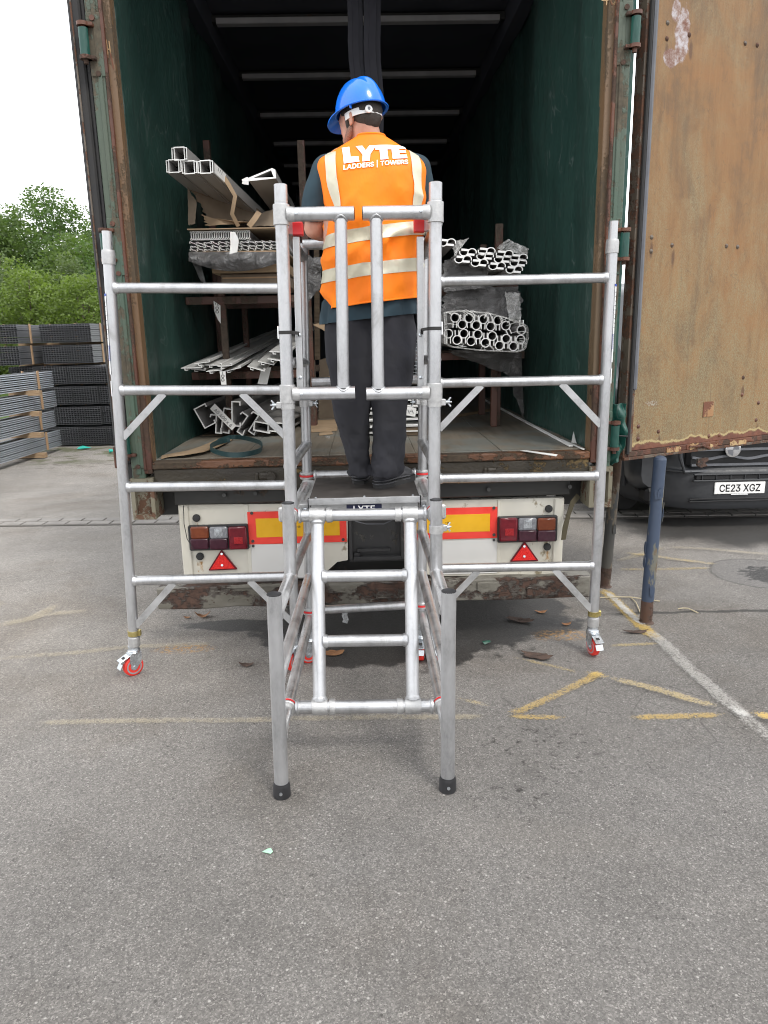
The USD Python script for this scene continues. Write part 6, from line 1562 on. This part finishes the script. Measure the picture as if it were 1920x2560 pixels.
# paper tags with handwriting
def stroke(pts, w, o, ux, uy, n): return trimesh.util.concatenate([bar(o + ux * a[0] + uy * a[1], o + ux * b[0] + uy * b[1], w, .0012, up=tuple(n), bev=0) for a, b in zip(pts[:-1], pts[1:])])
def tag_sheet(label, pix, d, script=None, th=.001, name='paper_tag'):
    o = at(*np.mean(pix, 0), d); P0 = [at(x, y, d) - o for x, y in pix]
    t = Thing(name, label, 'paper tag', o)
    t.part('paper', extr(Polygon([(p @ E1, p[2]) for p in P0]), th, o, E1, (0, 0, 1), E2), 'paper', False)
    if script:
        ms = []
        for line in script:
            pts = [at(x, y, d - .0015) for x, y in line]
            ms += [bar(a, b, .0012, .0026, up=(0, 0, 1) if abs((b - a)[2]) < .9 * np.linalg.norm(b - a) else tuple(E1), bev=0) for a, b in zip(pts[:-1], pts[1:])]
        t.part('handwriting', ms, 'ink', False)
e8 = lambda cx, cy, s: [[(cx + s * .55 * math.sin(2 * t), cy - s * 1.1 * math.cos(t)) for t in np.linspace(0, 2 * np.pi, 21)]]
tag_sheet('long white paper tag hanging over the honeycomb ends', [(575, 580), (588, 580), (597, 601), (590, 655), (572, 651), (576, 612)], 4.315)
tag_sheet('white paper tag with a handwritten 8 hanging in the dark upper left', [(534, 752), (551, 764), (552, 809), (545, 800), (536, 779)], 4.7, e8(543, 775, 7) + [[(538, 757), (539, 762)], [(544, 759), (545, 765)]])
tag_sheet('white paper tag with a handwritten 8 below the flat strips', [(549, 928), (564, 928), (566, 962), (553, 962)], 4.34, e8(557, 945, 7) + [[(556, 929), (556, 936)]])
def txt_px(s, px0, py0, px1, py1, d, h):
    a, b = at(px0, py0, d), at(px1, py1, d); x = (b - a) / np.linalg.norm(b - a); y = np.cross(-E2, x) * 1.0; y = V(0, 0, 1) - x * x[2]; y /= np.linalg.norm(y)
    return text_on(s, h, (a + b) / 2, x, y, .0008)
t_ = Thing('paper_tag', 'long white paper tag lettered AS 400 x 6 across the lower pile', 'paper tag', at(560, 1040, 4.60))
P0 = [at(x, y, 4.60) for x, y in [(537, 1009), (591, 1064), (580, 1076), (525, 1022)]]; o = at(558, 1042, 4.60)
t_.part('paper', extr(Polygon([((p - o) @ E1, (p - o)[2]) for p in P0]), .001, o, E1, (0, 0, 1), E2), 'paper', False)
t_.part('handwriting', txt_px('AS 400 x 6', 532, 1018, 584, 1070, 4.598, .020), 'pencil', False)
tag_sheet('brown paper strip hanging right below the flat strips', [(654, 920), (678, 918), (668, 961), (644, 960)], 4.5)
# ---- flat strips on the middle arms
fl_ends = [(478, 920, .115, 0, 0), (505, 907, .085, .1, 0), (534, 913, .09, -.05, 0), (562, 915, .08, .05, .0), (580, 924, .10, .2, 0), (495, 924, .08, -.1, 0), (535, 927, .09, .08, 0), (640, 922, .10, -.3, -.06), (665, 908, .09, -.25, -.05), (688, 900, .085, -.2, -.05), (700, 880, .12, -.05, -.03)]
fl_name = ['far left flat strip with a pointed corner', 'flat strip second from the left, on top', 'flat strip third from the left, on top', 'flat strip fourth from the left', 'right flat strip of the left group, tilted down', 'lower flat strip under the left ones', 'lower flat strip under the middle ones', 'flat strip leading the right group', 'second flat strip of the right group', 'third flat strip of the right group', 'uppermost flat strip beside the front upright']
for k, (px, py, w, roll, ya) in enumerate(fl_ends):
    o = at(px, py, 4.34 + .03 * (k % 3)); dn = E2 + E1 * (.03 + ya) + V(0, 0, .066); dn /= np.linalg.norm(dn)
    sec = unary_union([LineString([(-w / 2, 0), (w / 2, 0)]).buffer(.0022, 2), LineString([(w / 2, 0), (w / 2 + .002, .010), (w / 2 - .008, .011)]).buffer(.0018, 2), LineString([(-w / 2 + .02, 0), (-w / 2 + .02, -.012), (-w / 2 + .036, -.012)]).buffer(.0018, 2)])
    two_tone('flat_extrusion', f'{fl_name[k]}, grey aluminium, left rack', 'metal strip', sec, o, dn, 3.2, roll, 'flat aluminium strips in the left rack', 'strip_body')
# ---- lower pile of bent channels
zsec = lambda w, h: LineString([(-w * .55, h * .35), (-w * .5, h * .5), (0, h * .5), (0, -h * .5), (w * .5, -h * .5), (w * .42, -h * .2)]).buffer(.0038, 2, cap_style=2, join_style=2)
csec = lambda w, h: LineString([(w * .5, h * .35), (w * .5, h * .5), (-w * .5, h * .5), (-w * .5, -h * .5), (w * .5, -h * .5), (w * .5, -h * .35)]).buffer(.0038, 2, cap_style=2, join_style=2)
pile = [(512, 1040, csec(.075, .13), .45), (540, 1060, zsec(.07, .11), -.12), (566, 1052, csec(.05, .15), -.2), (590, 1035, csec(.05, .15), -.05), (606, 1062, zsec(.08, .12), -.65), (634, 1060, zsec(.08, .12), -.62), (655, 1068, csec(.10, .055), -.2), (690, 1068, csec(.10, .055), -.1)]
pn = ['leftmost leaning channel', 'second channel, standing', 'third channel, tall and narrow', 'fourth channel, tallest of the pile', 'fifth channel, leaning right', 'sixth channel, leaning right', 'seventh channel, lying flat', 'last channel, lying flat by the front upright']
for k, (px, py, sec, roll) in enumerate(pile):
    o = at(px, py, 4.62 + .02 * (k % 3)); sec2 = sec
    m_test = profile(sec2, o, E2, .01, roll); dz = ZF + .006 - m_test.bounds[0, 2]
    o = o + V(0, 0, max(0, dz))
    two_tone('bent_channel', f'{pn[k]} in the low pile on the trailer floor', 'metal section', sec2, o, (E2 + E1 * (.02 + .012 * k)) / np.linalg.norm(E2 + E1 * (.02 + .012 * k)), 2.6, roll, 'bent channels on the trailer floor')
for dd, u0, u1_ in ((4.75, -1.08, -.55), (6.4, -1.05, -.5)):
    single('floor_batten', span(u0, u1_, dd - 3.8, dd - 3.76, ZF + .001, ZF + .006, .001), 'timber_old', f'thin batten under the {"front" if dd < 5 else "back"} of the low channel pile', 'timber')
# ---- loose things on the floor
lp = [(536, 1116), (552, 1100), (580, 1093), (606, 1094), (632, 1100), (652, 1108), (655, 1120), (640, 1130), (600, 1137), (560, 1135), (532, 1126), (527, 1116), (545, 1106), (575, 1100)]
pts = [gnd(x, y, ZF + .022 + .012 * (k > 10)) for k, (x, y) in enumerate(lp)]
ts_ = np.linspace(0, len(pts) - 1, 60); from scipy.interpolate import CubicSpline
cs_ = CubicSpline(np.arange(len(pts)), np.array(pts)); sp_ = cs_(ts_)
upv = []
for k in range(60):
    d_ = cs_(ts_[k], 1); nv = np.cross(d_, V(0, 0, 1)); upv.append(nv / np.linalg.norm(nv))
single('strap_loop', ribbon(sp_, .026, .004, up=upv), 'seal_grey' if False else 'strap_teal', 'dark teal plastic strap lying in a loop on the trailer floor', 'strap')
cp = [gnd(x, y, ZF + z) for x, y, z in ((404, 1143, .004), (425, 1138, .012), (455, 1134, .02), (490, 1128, .02), (520, 1118, .018), (552, 1104, .010), (563, 1098, .006))]
single('cardboard_strip', ribbon(cp, .10, .005, up=(0, 0, 1)), 'cardboard', 'curved strip of brown cardboard on the floor by the left jamb', 'cardboard')
def floor_card(label, pix, mat, th=.004, z=.002, cat='cardboard', name='cardboard_piece'):
    P0 = [gnd(x, y, ZF) for x, y in pix]; m_ = extr(Polygon([(p[0], p[1]) for p in P0]).buffer(0), th, (0, 0, ZF + z), (1, 0, 0), (0, 1, 0), (0, 0, 1)); single(name, m_, mat, label, cat, smooth=False)
floor_card('flat brown cardboard sheet on the floor behind the left front upright', [(776, 1068), (796, 1058), (838, 1056), (846, 1068), (842, 1078), (778, 1082)], 'cardboard', .02)
floor_card('small brown cardboard offcut in front of the larger sheet', [(798, 1085), (828, 1080), (832, 1086), (798, 1090)], 'cardboard', .006)
floor_card('white paper sheet near the right end of the sill', [(1300, 1128), (1312, 1127), (1394, 1138), (1390, 1142)], 'paper', .002, cat='paper', name='paper_sheet')
floor_card('pale brown paper on the floor under the right rack', [(1142, 1038), (1228, 1022), (1232, 1028), (1142, 1044)], 'cardboard', .002, cat='paper', name='paper_sheet')
floor_card('white strip of paper along the right floor edge', [(1400, 1100), (1404, 1099), (1462, 1124), (1458, 1126)], 'paper', .002, cat='paper', name='paper_sheet')
tag_sheet('small torn white triangle stuck by the right wall', [(1434, 1078), (1441, 1108), (1434, 1122), (1428, 1108)], 4.05)
fc = gnd(745, 1138, ZF); single('steel_spigot', cyl(fc + V(-.02, 0, .012), fc + V(.028, -.006, .012), .012, 14), 'zinc', 'short steel pin lying on the trailer floor', 'pin')
film_sheet('plastic_wrap', [(815, 1094, 4.55), (850, 1086, 4.7), (866, 1096, 4.6), (826, 1102, 4.45)], 0, 'film_clear', 'scrap of clear plastic on the trailer floor beside the left leg', 'plastic wrap', .02)
# leaning boards behind the worker's left leg
def lean(label, pix, d, th, mat, name='leaning_board', cat='board'):
    o = at(*np.mean(pix, 0), d); P0 = [at(x, y, d) - o for x, y in pix]
    b_ = extr(Polygon([(p @ E1, p[2]) for p in P0]).buffer(0), th, o, E1, (0, 0, 1), E2); single(name, b_, mat, label, cat, smooth=False)
lean('red brown board standing behind the left guard bar', [(772, 962), (790, 962), (792, 1062), (774, 1062)], 5.0, .03, 'rack_rust')
lean('dark brown board leaning in the middle of the trailer', [(798, 900), (832, 890), (842, 1050), (796, 1056)], 5.6, .02, 'cardboard_dark')
lean('pale slat leaning beside the dark board', [(822, 940), (826, 941), (812, 985), (809, 984)], 5.4, .01, 'timber')
lean('folded tan card sticking out behind the left guard bar', [(782, 812), (822, 802), (824, 838), (806, 824)], 4.6, .006, 'cardboard')
lean('dark timber post in the middle of the trailer', [(784, 560), (797, 560), (800, 900), (787, 900)], 5.7, .05, 'timber_old')
film_sheet('plastic_wrap', [(764, 640, 4.5), (806, 640, 4.5), (800, 720, 4.5), (768, 760, 4.5)], 0, 'film_grey', 'dark plastic sheet hanging between the left upright and the worker', 'plastic wrap', .04, seed=9)
# ---- right side: S shaped hooks in film
def s_poly(s):
    w = .13 * s
    ar = lambda cx, cy, rx, ry, t0, t1: LineString([(w * (cx + rx * math.cos(math.radians(t))), w * (cy + ry * math.sin(math.radians(t)))) for t in np.linspace(t0, t1, 12)]).buffer(w * .026, 2)
    return unary_union([ar(.25, .03, .24, .19, 150, -12), ar(-.25, -.03, .24, .19, 168, 330), LineString([(w * .02, w * .10), (-w * .02, -w * .10)]).buffer(w * .03, 2),
                        sbox(-w * .40, w * .055, w * .05, w * .175), sbox(-w * .05, -w * .175, w * .40, -w * .055)])
sc = [(1118, 606, ''), (1170, 630.5, ''), (1158, 648, ''), (1217, 628, ''), (1213, 640, ''), (1199, 657, ''), (1262, 635, ''), (1257, 648, ''), (1243, 665, ''), (1298, 644, ''), (1296, 657, ''), (1286, 674, '')]
so = ['first S shaped profile beside the right front upright', 'S profile at the top of the second column', 'S profile at the foot of the second column', 'S profile at the top of the third column', 'middle S profile of the third column', 'S profile at the foot of the third column', 'S profile at the top of the fourth column', 'middle S profile of the fourth column', 'S profile at the foot of the fourth column', 'S profile at the top of the last column', 'middle S profile of the last column', 'S profile at the foot of the last column']
for (px, py, _), lab in zip(sc, so):
    two_tone('hook_profile', lab + ', white end', 'metal section', s_poly(.74), at(px, py, 4.38), E2, 2.2, -.10, 'S shaped profiles on the right rack')
film_sheet('plastic_wrap', [(1240, 622, 4.5), (1268, 598, 4.5), (1322, 622, 4.5), (1316, 640, 4.5)], 0, 'film_clear', 'clear plastic bag bunched on top of the S profiles', 'plastic wrap', .05, seed=2)
film_sheet('plastic_wrap', [(1128, 604, 4.42), (1172, 594, 4.42), (1150, 622, 4.4), (1138, 640, 4.4)], 0, 'film_clear', 'twist of clear plastic left of the S profiles', 'plastic wrap', .03, seed=4)
film_sheet('plastic_wrap', [(1108, 650, 4.46), (1225, 668, 4.46), (1215, 720, 4.46), (1108, 730, 4.46)], 0, 'film_grey', 'dark plastic wrapping below the S profiles', 'plastic wrap', .015, seed=6)
film_sheet('plastic_wrap', [(1108, 715, 4.5), (1300, 715, 4.5), (1302, 800, 4.5), (1108, 782, 4.5)], 0, 'film_grey', 'dusty grey plastic sheet hanging over the keyhole bundle', 'plastic wrap', .03, seed=7)
film_sheet('plastic_wrap', [(1262, 730, 4.47), (1298, 735, 4.47), (1304, 815, 4.47), (1272, 800, 4.47)], 0, 'film_clear', 'clear plastic edge hanging beside the grey sheet', 'plastic wrap', .03, seed=8)
# keyhole bundle
kz = [(1138, 794, -1), (1173, 795, -1), (1209, 798, -1), (1245, 801, -1), (1265, 814, -.6), (1156, 811, 1), (1191, 813, 1), (1227, 816, 1), (1121, 834, -1), (1160, 834, -1), (1195, 836, -1), (1231, 840, -1), (1266, 847, -1), (1302, 849, -1), (1143, 850, 1), (1178, 853, 1), (1214, 857, 1), (1249, 864, 1), (1284, 866, 1), (1304, 825, 1)]
kb = Thing('keyhole_bundle', 'bundle of round keyhole extrusions wrapped in clear plastic on the right rack', 'metal bundle', at(1210, 870, 4.35))
def key(sg):
    r = .0245; leg = [LineString([(k * .0105, sg * r * .9), (k * .0105, sg * r * 2.2)]).buffer(.0022, 2) for k in (-1, 1)]
    return unary_union([Point(0, 0).buffer(r + .002, 10).difference(Point(0, 0).buffer(r - .0022, 10))] + leg)
for px, py, sg in kz:
    o = at(px, py, 4.35 + R7.uniform(0, .015)); s1 = 1 if sg > 0 else -1
    pl = key(s1); rl = .45 if sg == -.6 else R7.uniform(-.05, .05)
    k_ = kb.part('keyhole_extrusion', profile(pl, o, E2, .02, rl), 'profile_end', False)
    kb.part('length', profile(pl, o + E2 * .0205, E2, 2.2, rl), 'profile_body', False, under=k_)
hull2 = Polygon([((at(x, y, 4.35) - at(1210, 830, 4.35)) @ E1, (at(x, y, 4.35) - at(1210, 830, 4.35))[2]) for x, y in [(1112, 782), (1150, 779), (1215, 784), (1262, 796), (1302, 810), (1316, 818), (1316, 845), (1310, 872), (1290, 878), (1200, 874), (1130, 866), (1112, 858)]]).buffer(.006)
ring_pts = np.array([hull2.exterior.interpolate(t, True).coords[0] for t in np.linspace(0, 1, 61)[:-1]])
rows_ = []
for k in range(16):
    v = -.035 + .045 * k if k < 4 else .1 + .16 * (k - 4)
    sq = 1.0 if k > 0 else .93
    rows_.append([at(1210, 830, 4.35) + E1 * (x * sq * (1 + .03 * (meshkit.noise(V(x * 30, y * 30, k * .7)) - .5))) + V(0, 0, 1) * (y * sq * (1 + .05 * (meshkit.noise(V(x * 30, y * 30, k * .7 + 5)) - .5))) + E2 * (v + .02 * (meshkit.noise(V(x * 25, y * 25, 3)) - .5)) for x, y in ring_pts])
kb.part('clear_wrap', grid_sheet(np.array(rows_)[::-1], 0, True), 'film_clear', True)
wr_ = []
for k in range(46):
    x, y = ring_pts[R7.randrange(60)]; x2, y2 = x * R7.uniform(.55, .95) + R7.uniform(-.03, .03), y * R7.uniform(.6, .95)
    wr_.append(sweep([at(1210, 830, 4.35) + E1 * x + V(0, 0, y) - E2 * .028, at(1210, 830, 4.35) + E1 * (x + x2) / 2 + V(0, 0, (y + y2) / 2 + .006) - E2 * .034, at(1210, 830, 4.35) + E1 * x2 + V(0, 0, y2) - E2 * .03], .0011, 4))
kb.part('wrap_edge', [sweep([at(1210, 830, 4.35) + E1 * x * q_ + V(0, 0, y * q_) - E2 * v_ for x, y in ring_pts], .0022, 6, True) for q_, v_ in ((.99, .03), (.96, .034))], 'film_clear', 40, kind='stuff')
kb.part('wrap_crease', wr_, 'profile_end', 40, kind='stuff')
film_sheet('plastic_wrap', [(1125, 872, 4.45), (1302, 880, 4.5), (1300, 950, 4.6), (1130, 885, 4.5)], 0, 'film_grey', 'loose dark plastic below the keyhole bundle', 'plastic wrap', .03, seed=11)
film_sheet('plastic_wrap', [(1285, 880, 4.6), (1304, 885, 4.6), (1310, 1048, 4.9), (1282, 985, 4.8)], 0, 'film_grey', 'plastic strip trailing from the right rack to the floor', 'plastic wrap', .03, seed=12)
# wire basket and small wrapped bundle behind the right leg
wb = Thing('wire_basket', 'panel of galvanised wire mesh seen between the right leg and the right upright', 'wire mesh', at(1030, 950, 4.6))
gm_ = [sweep([at(1012 + 7 * k, 838, 4.6), at(1012 + 7 * k, 950, 4.6)], .0018, 5) for k in range(7)] + [sweep([at(1008, 842 + 9 * k, 4.597), at(1058, 841 + 9 * k, 4.597)], .0018, 5) for k in range(13)]
wb.part('mesh_wires', gm_, 'zinc', 40)
wb.part('basket_frame', [bar(at(1008, 952, 4.6), at(1060, 951, 4.6), .012, .012), bar(at(1008, 836, 4.6), at(1060, 835, 4.6), .012, .012)], 'zinc', False)
def boxes_stack(label, px0, py0, px1, py1, d, rows, lab_px):
    a, b, c = at(px0, py0, d), at(px1, py0, d), at(px0, py1, d); w = float((b - a) @ E1); h = (a[2] - c[2]) / rows
    t = Thing('wrapped_sections', label, 'metal bundle', (a + b) / 2 - V(0, 0, a[2] - c[2]))
    for r in range(rows):
        o = (a + b) / 2; o = V(o[0], o[1], a[2] - h * (r + .5))
        sec = sbox(-w / 2, -h * .47, w / 2, h * .47).difference(sbox(-w / 2 + .005, -h * .47 + .005, w / 2 - .005, h * .47 - .005))
        t.part('box_tube', profile(sec, o, E2, 1.6), 'profile_end', False)
    P0 = [at(x, y, d - .004) for x, y in lab_px]; o = P0[0]
    lb_ = t.part('paper_label', extr(Polygon([((p - o) @ E1, (p - o)[2]) for p in P0]), .001, o, E1, (0, 0, 1), E2), 'paper', False)
    cx, cy = np.mean(lab_px, 0)
    t.part('handwriting', [bar(at(cx - 8 + 5 * k, cy - 5 + 3 * (k % 2), d - .006), at(cx - 4 + 5 * k, cy + 4 - 5 * (k % 2), d - .006), .001, .003, bev=0) for k in range(3)], 'pencil', False, under=lb_)
boxes_stack('small stack of wrapped box tubes with a white label right of the right leg', 1006, 1000, 1052, 1080, 4.5, 5, [(1017, 1016), (1041, 1021), (1038, 1042), (1014, 1038)])
boxes_stack('small stack of wrapped box tubes seen between the two legs', 905, 1000, 950, 1085, 4.55, 5, [(916, 996), (938, 996), (934, 1022), (920, 1026)])
single('timber_bearer', span(.02, .42, .72, .80, ZF + .001, ZF + .05, .003), 'timber_old', 'timber bearer under the small wrapped stacks behind the legs', 'timber')
# ================================================================ steel posts beside the trailer
def peeled_post(base, top, r, mat, label, seed):
    t = Thing('steel_post', label, 'post', base)
    rr_ = np.random.default_rng(seed); L = np.linalg.norm(top - base); d = (top - base) / L
    n = 60
    a = sweep([base + d * L * k / n for k in range(n + 1)], np.array([r * (1 + .035 * (meshkit.noise(V(k * .35, seed, 1)) - .5) + (.06 if k * L / n < .13 else 0) * -1) for k in range(n + 1)]), 22)
    p_ = t.part('pole', a, mat, 40)
    t.part('rusty_foot', rough(cyl(base, base + d * .135, r * .99, 22), .004, 24, seed, .02), 'rust_dark', 40)
    t.part('soil_ring', rough(lathe(base - V(0, 0, .01), base + V(0, 0, .012), [(0, r * 1.5), (.012, r * 1.35), (.02, r * 1.02)], 20), .006, 20, seed, .02), 'rust_flake', 40)
    fl = []
    for k in range(7):
        z = rr_.uniform(.16, L * .85); th = rr_.uniform(-2.6, -.5) if k % 2 else rr_.choice([-.15, -3.0]) + rr_.uniform(-.2, .2); c = base + d * z + V(math.cos(th), math.sin(th), 0) * (r + .003)
        x = V(-math.sin(th), math.cos(th), 0); pts = [(rr_.uniform(.5, 1) * .022 * math.cos(q), rr_.uniform(.6, 1.2) * .04 * math.sin(q)) for q in np.linspace(0, 2 * np.pi, 9)[:-1]]
        t.part('paint_flake', extr(Polygon(pts).buffer(0), .003, c, x, d, V(math.cos(th), math.sin(th), .25)), mat, False)
    t.part('post_cap', lathe(top - d * .002, top + d * .02, [(0, r * 1.02), (.012, r * .9), (.021, r * .4)], 22), mat, 40)
b1 = gnd(1614, 1556); tdir = at(1650, 1150, 3.97) - b1; tdir /= np.linalg.norm(tdir)
peeled_post(b1, b1 + tdir * (.955 / tdir[2]), .0345, 'blue_peel', 'blue steel post with peeling paint and a rusty foot, in front of the van', 5)
b2 = gnd(1512, 1466); t2 = at(1541, 1150, 4.591) ; td2 = (t2 - b2) / np.linalg.norm(t2 - b2)
peeled_post(b2, b2 + td2 * 1.45, .034, 'dark_peel', 'dark peeling steel post close behind the right castor frame', 9)
# ================================================================ the van
VX, VY, VZ = 3.08, 6.02, 0.0
VN = Thing('van', 'dark grey panel van facing the camera, only its bumper showing under the open door', 'van', (VX, VY, 0), rotz=0.0)
def vloft(sections, mat, name, n=28, smooth=35):
    """sections: (y, half width, z0, z1, corner radius) from front to back"""
    rings = []
    for y, w, z0, z1, c in sections:
        b_ = sbox(-w + c, z0 + c, w - c, z1 - c).buffer(c, 6) if c else sbox(-w, z0, w, z1)
        per = np.array([b_.exterior.interpolate(t, True).coords[0] for t in np.linspace(0, 1, 73)[:-1]])
        k0 = int(np.argmin(np.arctan2(per[:, 1] - (z0 + z1) / 2, per[:, 0]) % (2 * np.pi))); per = np.roll(per, -k0, 0)
        rings.append(np.array([V(VX + x, VY + y, z) for x, z in per]))
    Pg = np.array(rings); m_ = grid_sheet(Pg, 0, True)
    capv = []
    for ring, fl in ((Pg[0], 0), (Pg[-1], 1)):
        c = ring.mean(0); n_ = len(ring); vv = np.vstack([ring, c]); ff = np.array([[n_, (k + 1) % n_, k] if fl == 0 else [n_, k, (k + 1) % n_] for k in range(n_)]); capv.append(trimesh.Trimesh(vv, ff, process=False))
    m_ = trimesh.util.concatenate([m_] + capv); m_.merge_vertices(); m_.fix_normals()
    return VN.part(name, m_, mat, smooth)
VS_ = 1.0
body_v = vloft([(.12, .90, .34, .98, .10), (.25, .97, .30, 1.06, .12), (.9, 1.0, .30, 1.18, .10), (1.05, 1.0, .30, 1.25, .10), (1.75, .96, .30, 1.98, .16), (2.1, .97, .30, 2.12, .16), (5.3, .97, .32, 2.14, .14), (5.4, .94, .36, 2.10, .12)], 'van_paint', 'body')
def vb_(x0, x1, y0, y1, z0, z1, bev=.01): return cbox(V(VX + (x0 + x1) / 2, VY + (y0 + y1) / 2, (z0 + z1) / 2), (x1 - x0, y1 - y0, z1 - z0), bev)
# bumper: a rounded wrap with side shoulders
def bump_row(z, out, wid):
    pts = []
    for k in range(49):
        t = -1 + 2 * k / 48; x = wid * np.sign(t) * abs(t) ** .9; y = -out + (abs(t) ** 4.2) * .62
        pts.append(V(VX + x, VY + y + .02, z))
    return pts
rows_b = [bump_row(z, o, w) for z, o, w in ((.19, .02, .93), (.212, .055, .95), (.25, .07, .965), (.32, .075, .975), (.42, .078, .98), (.48, .07, .985), (.505, .055, .985), (.52, .02, .985), (.64, .0, .985), (.72, -.03, .98))]
bp = VN.part('bumper', grid_sheet(np.array(rows_b)[::-1], .02), 'van_plastic', 45)
def on_b(t, z, out=.0):
    x = .975 * np.sign(t) * abs(t) ** .9; y = -.078 + (abs(t) ** 4.2) * .62; return V(VX + x, VY + y + .02 - out, z)
def arc(z, t0, t1, out, n=20): return [on_b(t, z, out) for t in np.linspace(t0, t1, n)]
VN.part('bumper_crease', [ribbon(arc(.508, -.99, -.52, .008), .05, .012, up=(0, -.4, 1)), ribbon(arc(.508, .52, .99, .008), .05, .012, up=(0, -.4, 1))], 'van_paint', 40, under=bp)
VN.part('lower_grille', vb_(-.52, .52, -.076, -.03, .437, .476, .006), 'van_black', 30, under=bp)
for k in range(9): VN.part('grille_rib', vb_(-.47 + .116 * k - .004, -.47 + .116 * k + .004, -.086, -.075, .438, .475, .002), 'van_plastic', False, under=bp)
VN.part('grille_frame', [vb_(-.54, .54, -.090, -.06, .476, .488, .004), vb_(-.54, .54, -.090, -.06, .425, .4365, .004)], 'van_plastic', 30, under=bp)
VN.part('skirt_slot', [vb_(-.56, .56, -.078, -.055, .250 + .020 * k, .260 + .020 * k, .002) for k in range(2)], 'van_black', False, under=bp)
gr = VN.part('grille', vb_(-.58, .58, -.02, .06, .525, .86, .03), 'van_black', 30)
for k, z in enumerate((.555, .615, .68, .74, .81)):
    wv = [V(VX + x, VY - .035 - .004 * (k % 2), z + .012 * math.sin(x * 18) * (k % 2)) for x in np.linspace(-.55, .55, 30)]
    VN.part('grille_bar', ribbon(wv, .018, .022, up=(0, -1, 0)), 'seal_grey', 40, under=gr)
VN.part('grille_surround', sweep([V(VX + x, VY - .03, z) for x, z in ((-.60, .50), (-.64, .62), (-.66, .84), (-.55, .90), (.55, .90), (.66, .84), (.64, .62), (.60, .50))], .018, 8, True), 'van_paint', 40, under=gr)
bx = VX + (float(at(1835, 1135, 5.9)[0]) - VX)
bc = V(at(1832, 1130, 5.89)[0], VY - .062, at(1832, 1124, 5.89)[2])
bd_ = VN.part('badge', lathe(bc, bc - V(0, 1, 0) * .014, [(0, .062), (.010, .062), (.014, .055)], 40), 'chrome', 40, under=gr)
fil = [Polygon([(0, 0), (.048, .0), (.035, .035), (0, .05)]), Polygon([(0, 0), (-.048, 0), (-.035, -.035), (0, -.05)])]
VN.part('badge_mark', [extr(f_, .002, bc - V(0, .0165, 0), (1, 0, 0), (0, 0, 1), (0, 1, 0)) for f_ in fil], 'seal_grey', False, under=gr)
# number plate
pc_ = (at(1782, 1207, 5.885) + at(1914, 1231, 5.885)) / 2; pw = .415; ph = .098
pl_ = VN.part('number_plate', cbox(V(pc_[0], VY - .0775, pc_[2]), (pw, .012, ph), .004), 'plate_white', 20)
VN.part('plate_lettering', text_on('CE23 XGZ', .058, V(pc_[0], VY - .0840, pc_[2]), V(1, 0, 0), V(0, 0, 1), .0008, True, width=.335), 'ink', False, 'plate number CE23 XGZ in black', under=pl_)
VN.part('plate_footer', text_on('www', .008, V(pc_[0] + .02, VY - .0840, pc_[2] - .043), V(1, 0, 0), V(0, 0, 1), .0006) if False else cbox(V(pc_[0] + .0, VY - .0840, pc_[2] - .0535), (.14, .004, .007), .001), 'label_white', False, under=pl_)
for s in (-1, 1):
    VN.part('headlamp', vb_(*sorted((s * .60, s * .93)), -.0, .22, .66, .94, .05) , 'headlamp', 40)
    VN.part('fog_lamp', lathe(on_b(s * .86, .33, -.01), on_b(s * .86, .33, .015), [(0, .05), (.02, .05), (.025, .04)], 20), 'van_black', 40, under=bp)
    VN.part('door_mirror', vb_(*sorted((s * 1.0, s * 1.22)), 1.35, 1.47, 1.30, 1.58, .04), 'van_plastic', 40)
    VN.part('arch_trim', sweep([V(VX + s * .965, VY + .78 + math.cos(a) * .42, .36 + math.sin(a) * .42) for a in np.linspace(-.1, math.pi + .1, 24)], .022, 8), 'van_plastic', 40)
    for y in (.80, 4.35):
        w_ = VN.part('wheel', lathe(V(VX + s * .74, VY + y, .335), V(VX + s * .97, VY + y, .335), [(0, .22), (.02, .31), (.06, .335), (.18, .335), (.215, .31), (.23, .22)], 40), 'rubber', 40)
        VN.part('rim', lathe(V(VX + s * .93, VY + y, .335), V(VX + s * .965, VY + y, .335), [(0, .215), (.03, .20), (.034, .10)], 30), 'zinc', 40, under=w_)
    VN.part('side_window', vb_(*sorted((s * .965, s * .985)), 1.55, 2.4, 1.28, 1.80, .004), 'window_dark', 20)
VN.part('windscreen', extr(Polygon([(-.84, 0), (.84, 0), (.78, .88), (-.78, .88)]), .01, V(VX, VY + 1.06, 1.26), (1, 0, 0), V(0, .70, .714), V(0, .714, -.70)), 'window_dark', 20)
VN.part('under_tray', vb_(-.86, .86, .1, 5.2, .20, .34, .03), 'van_black', 30)
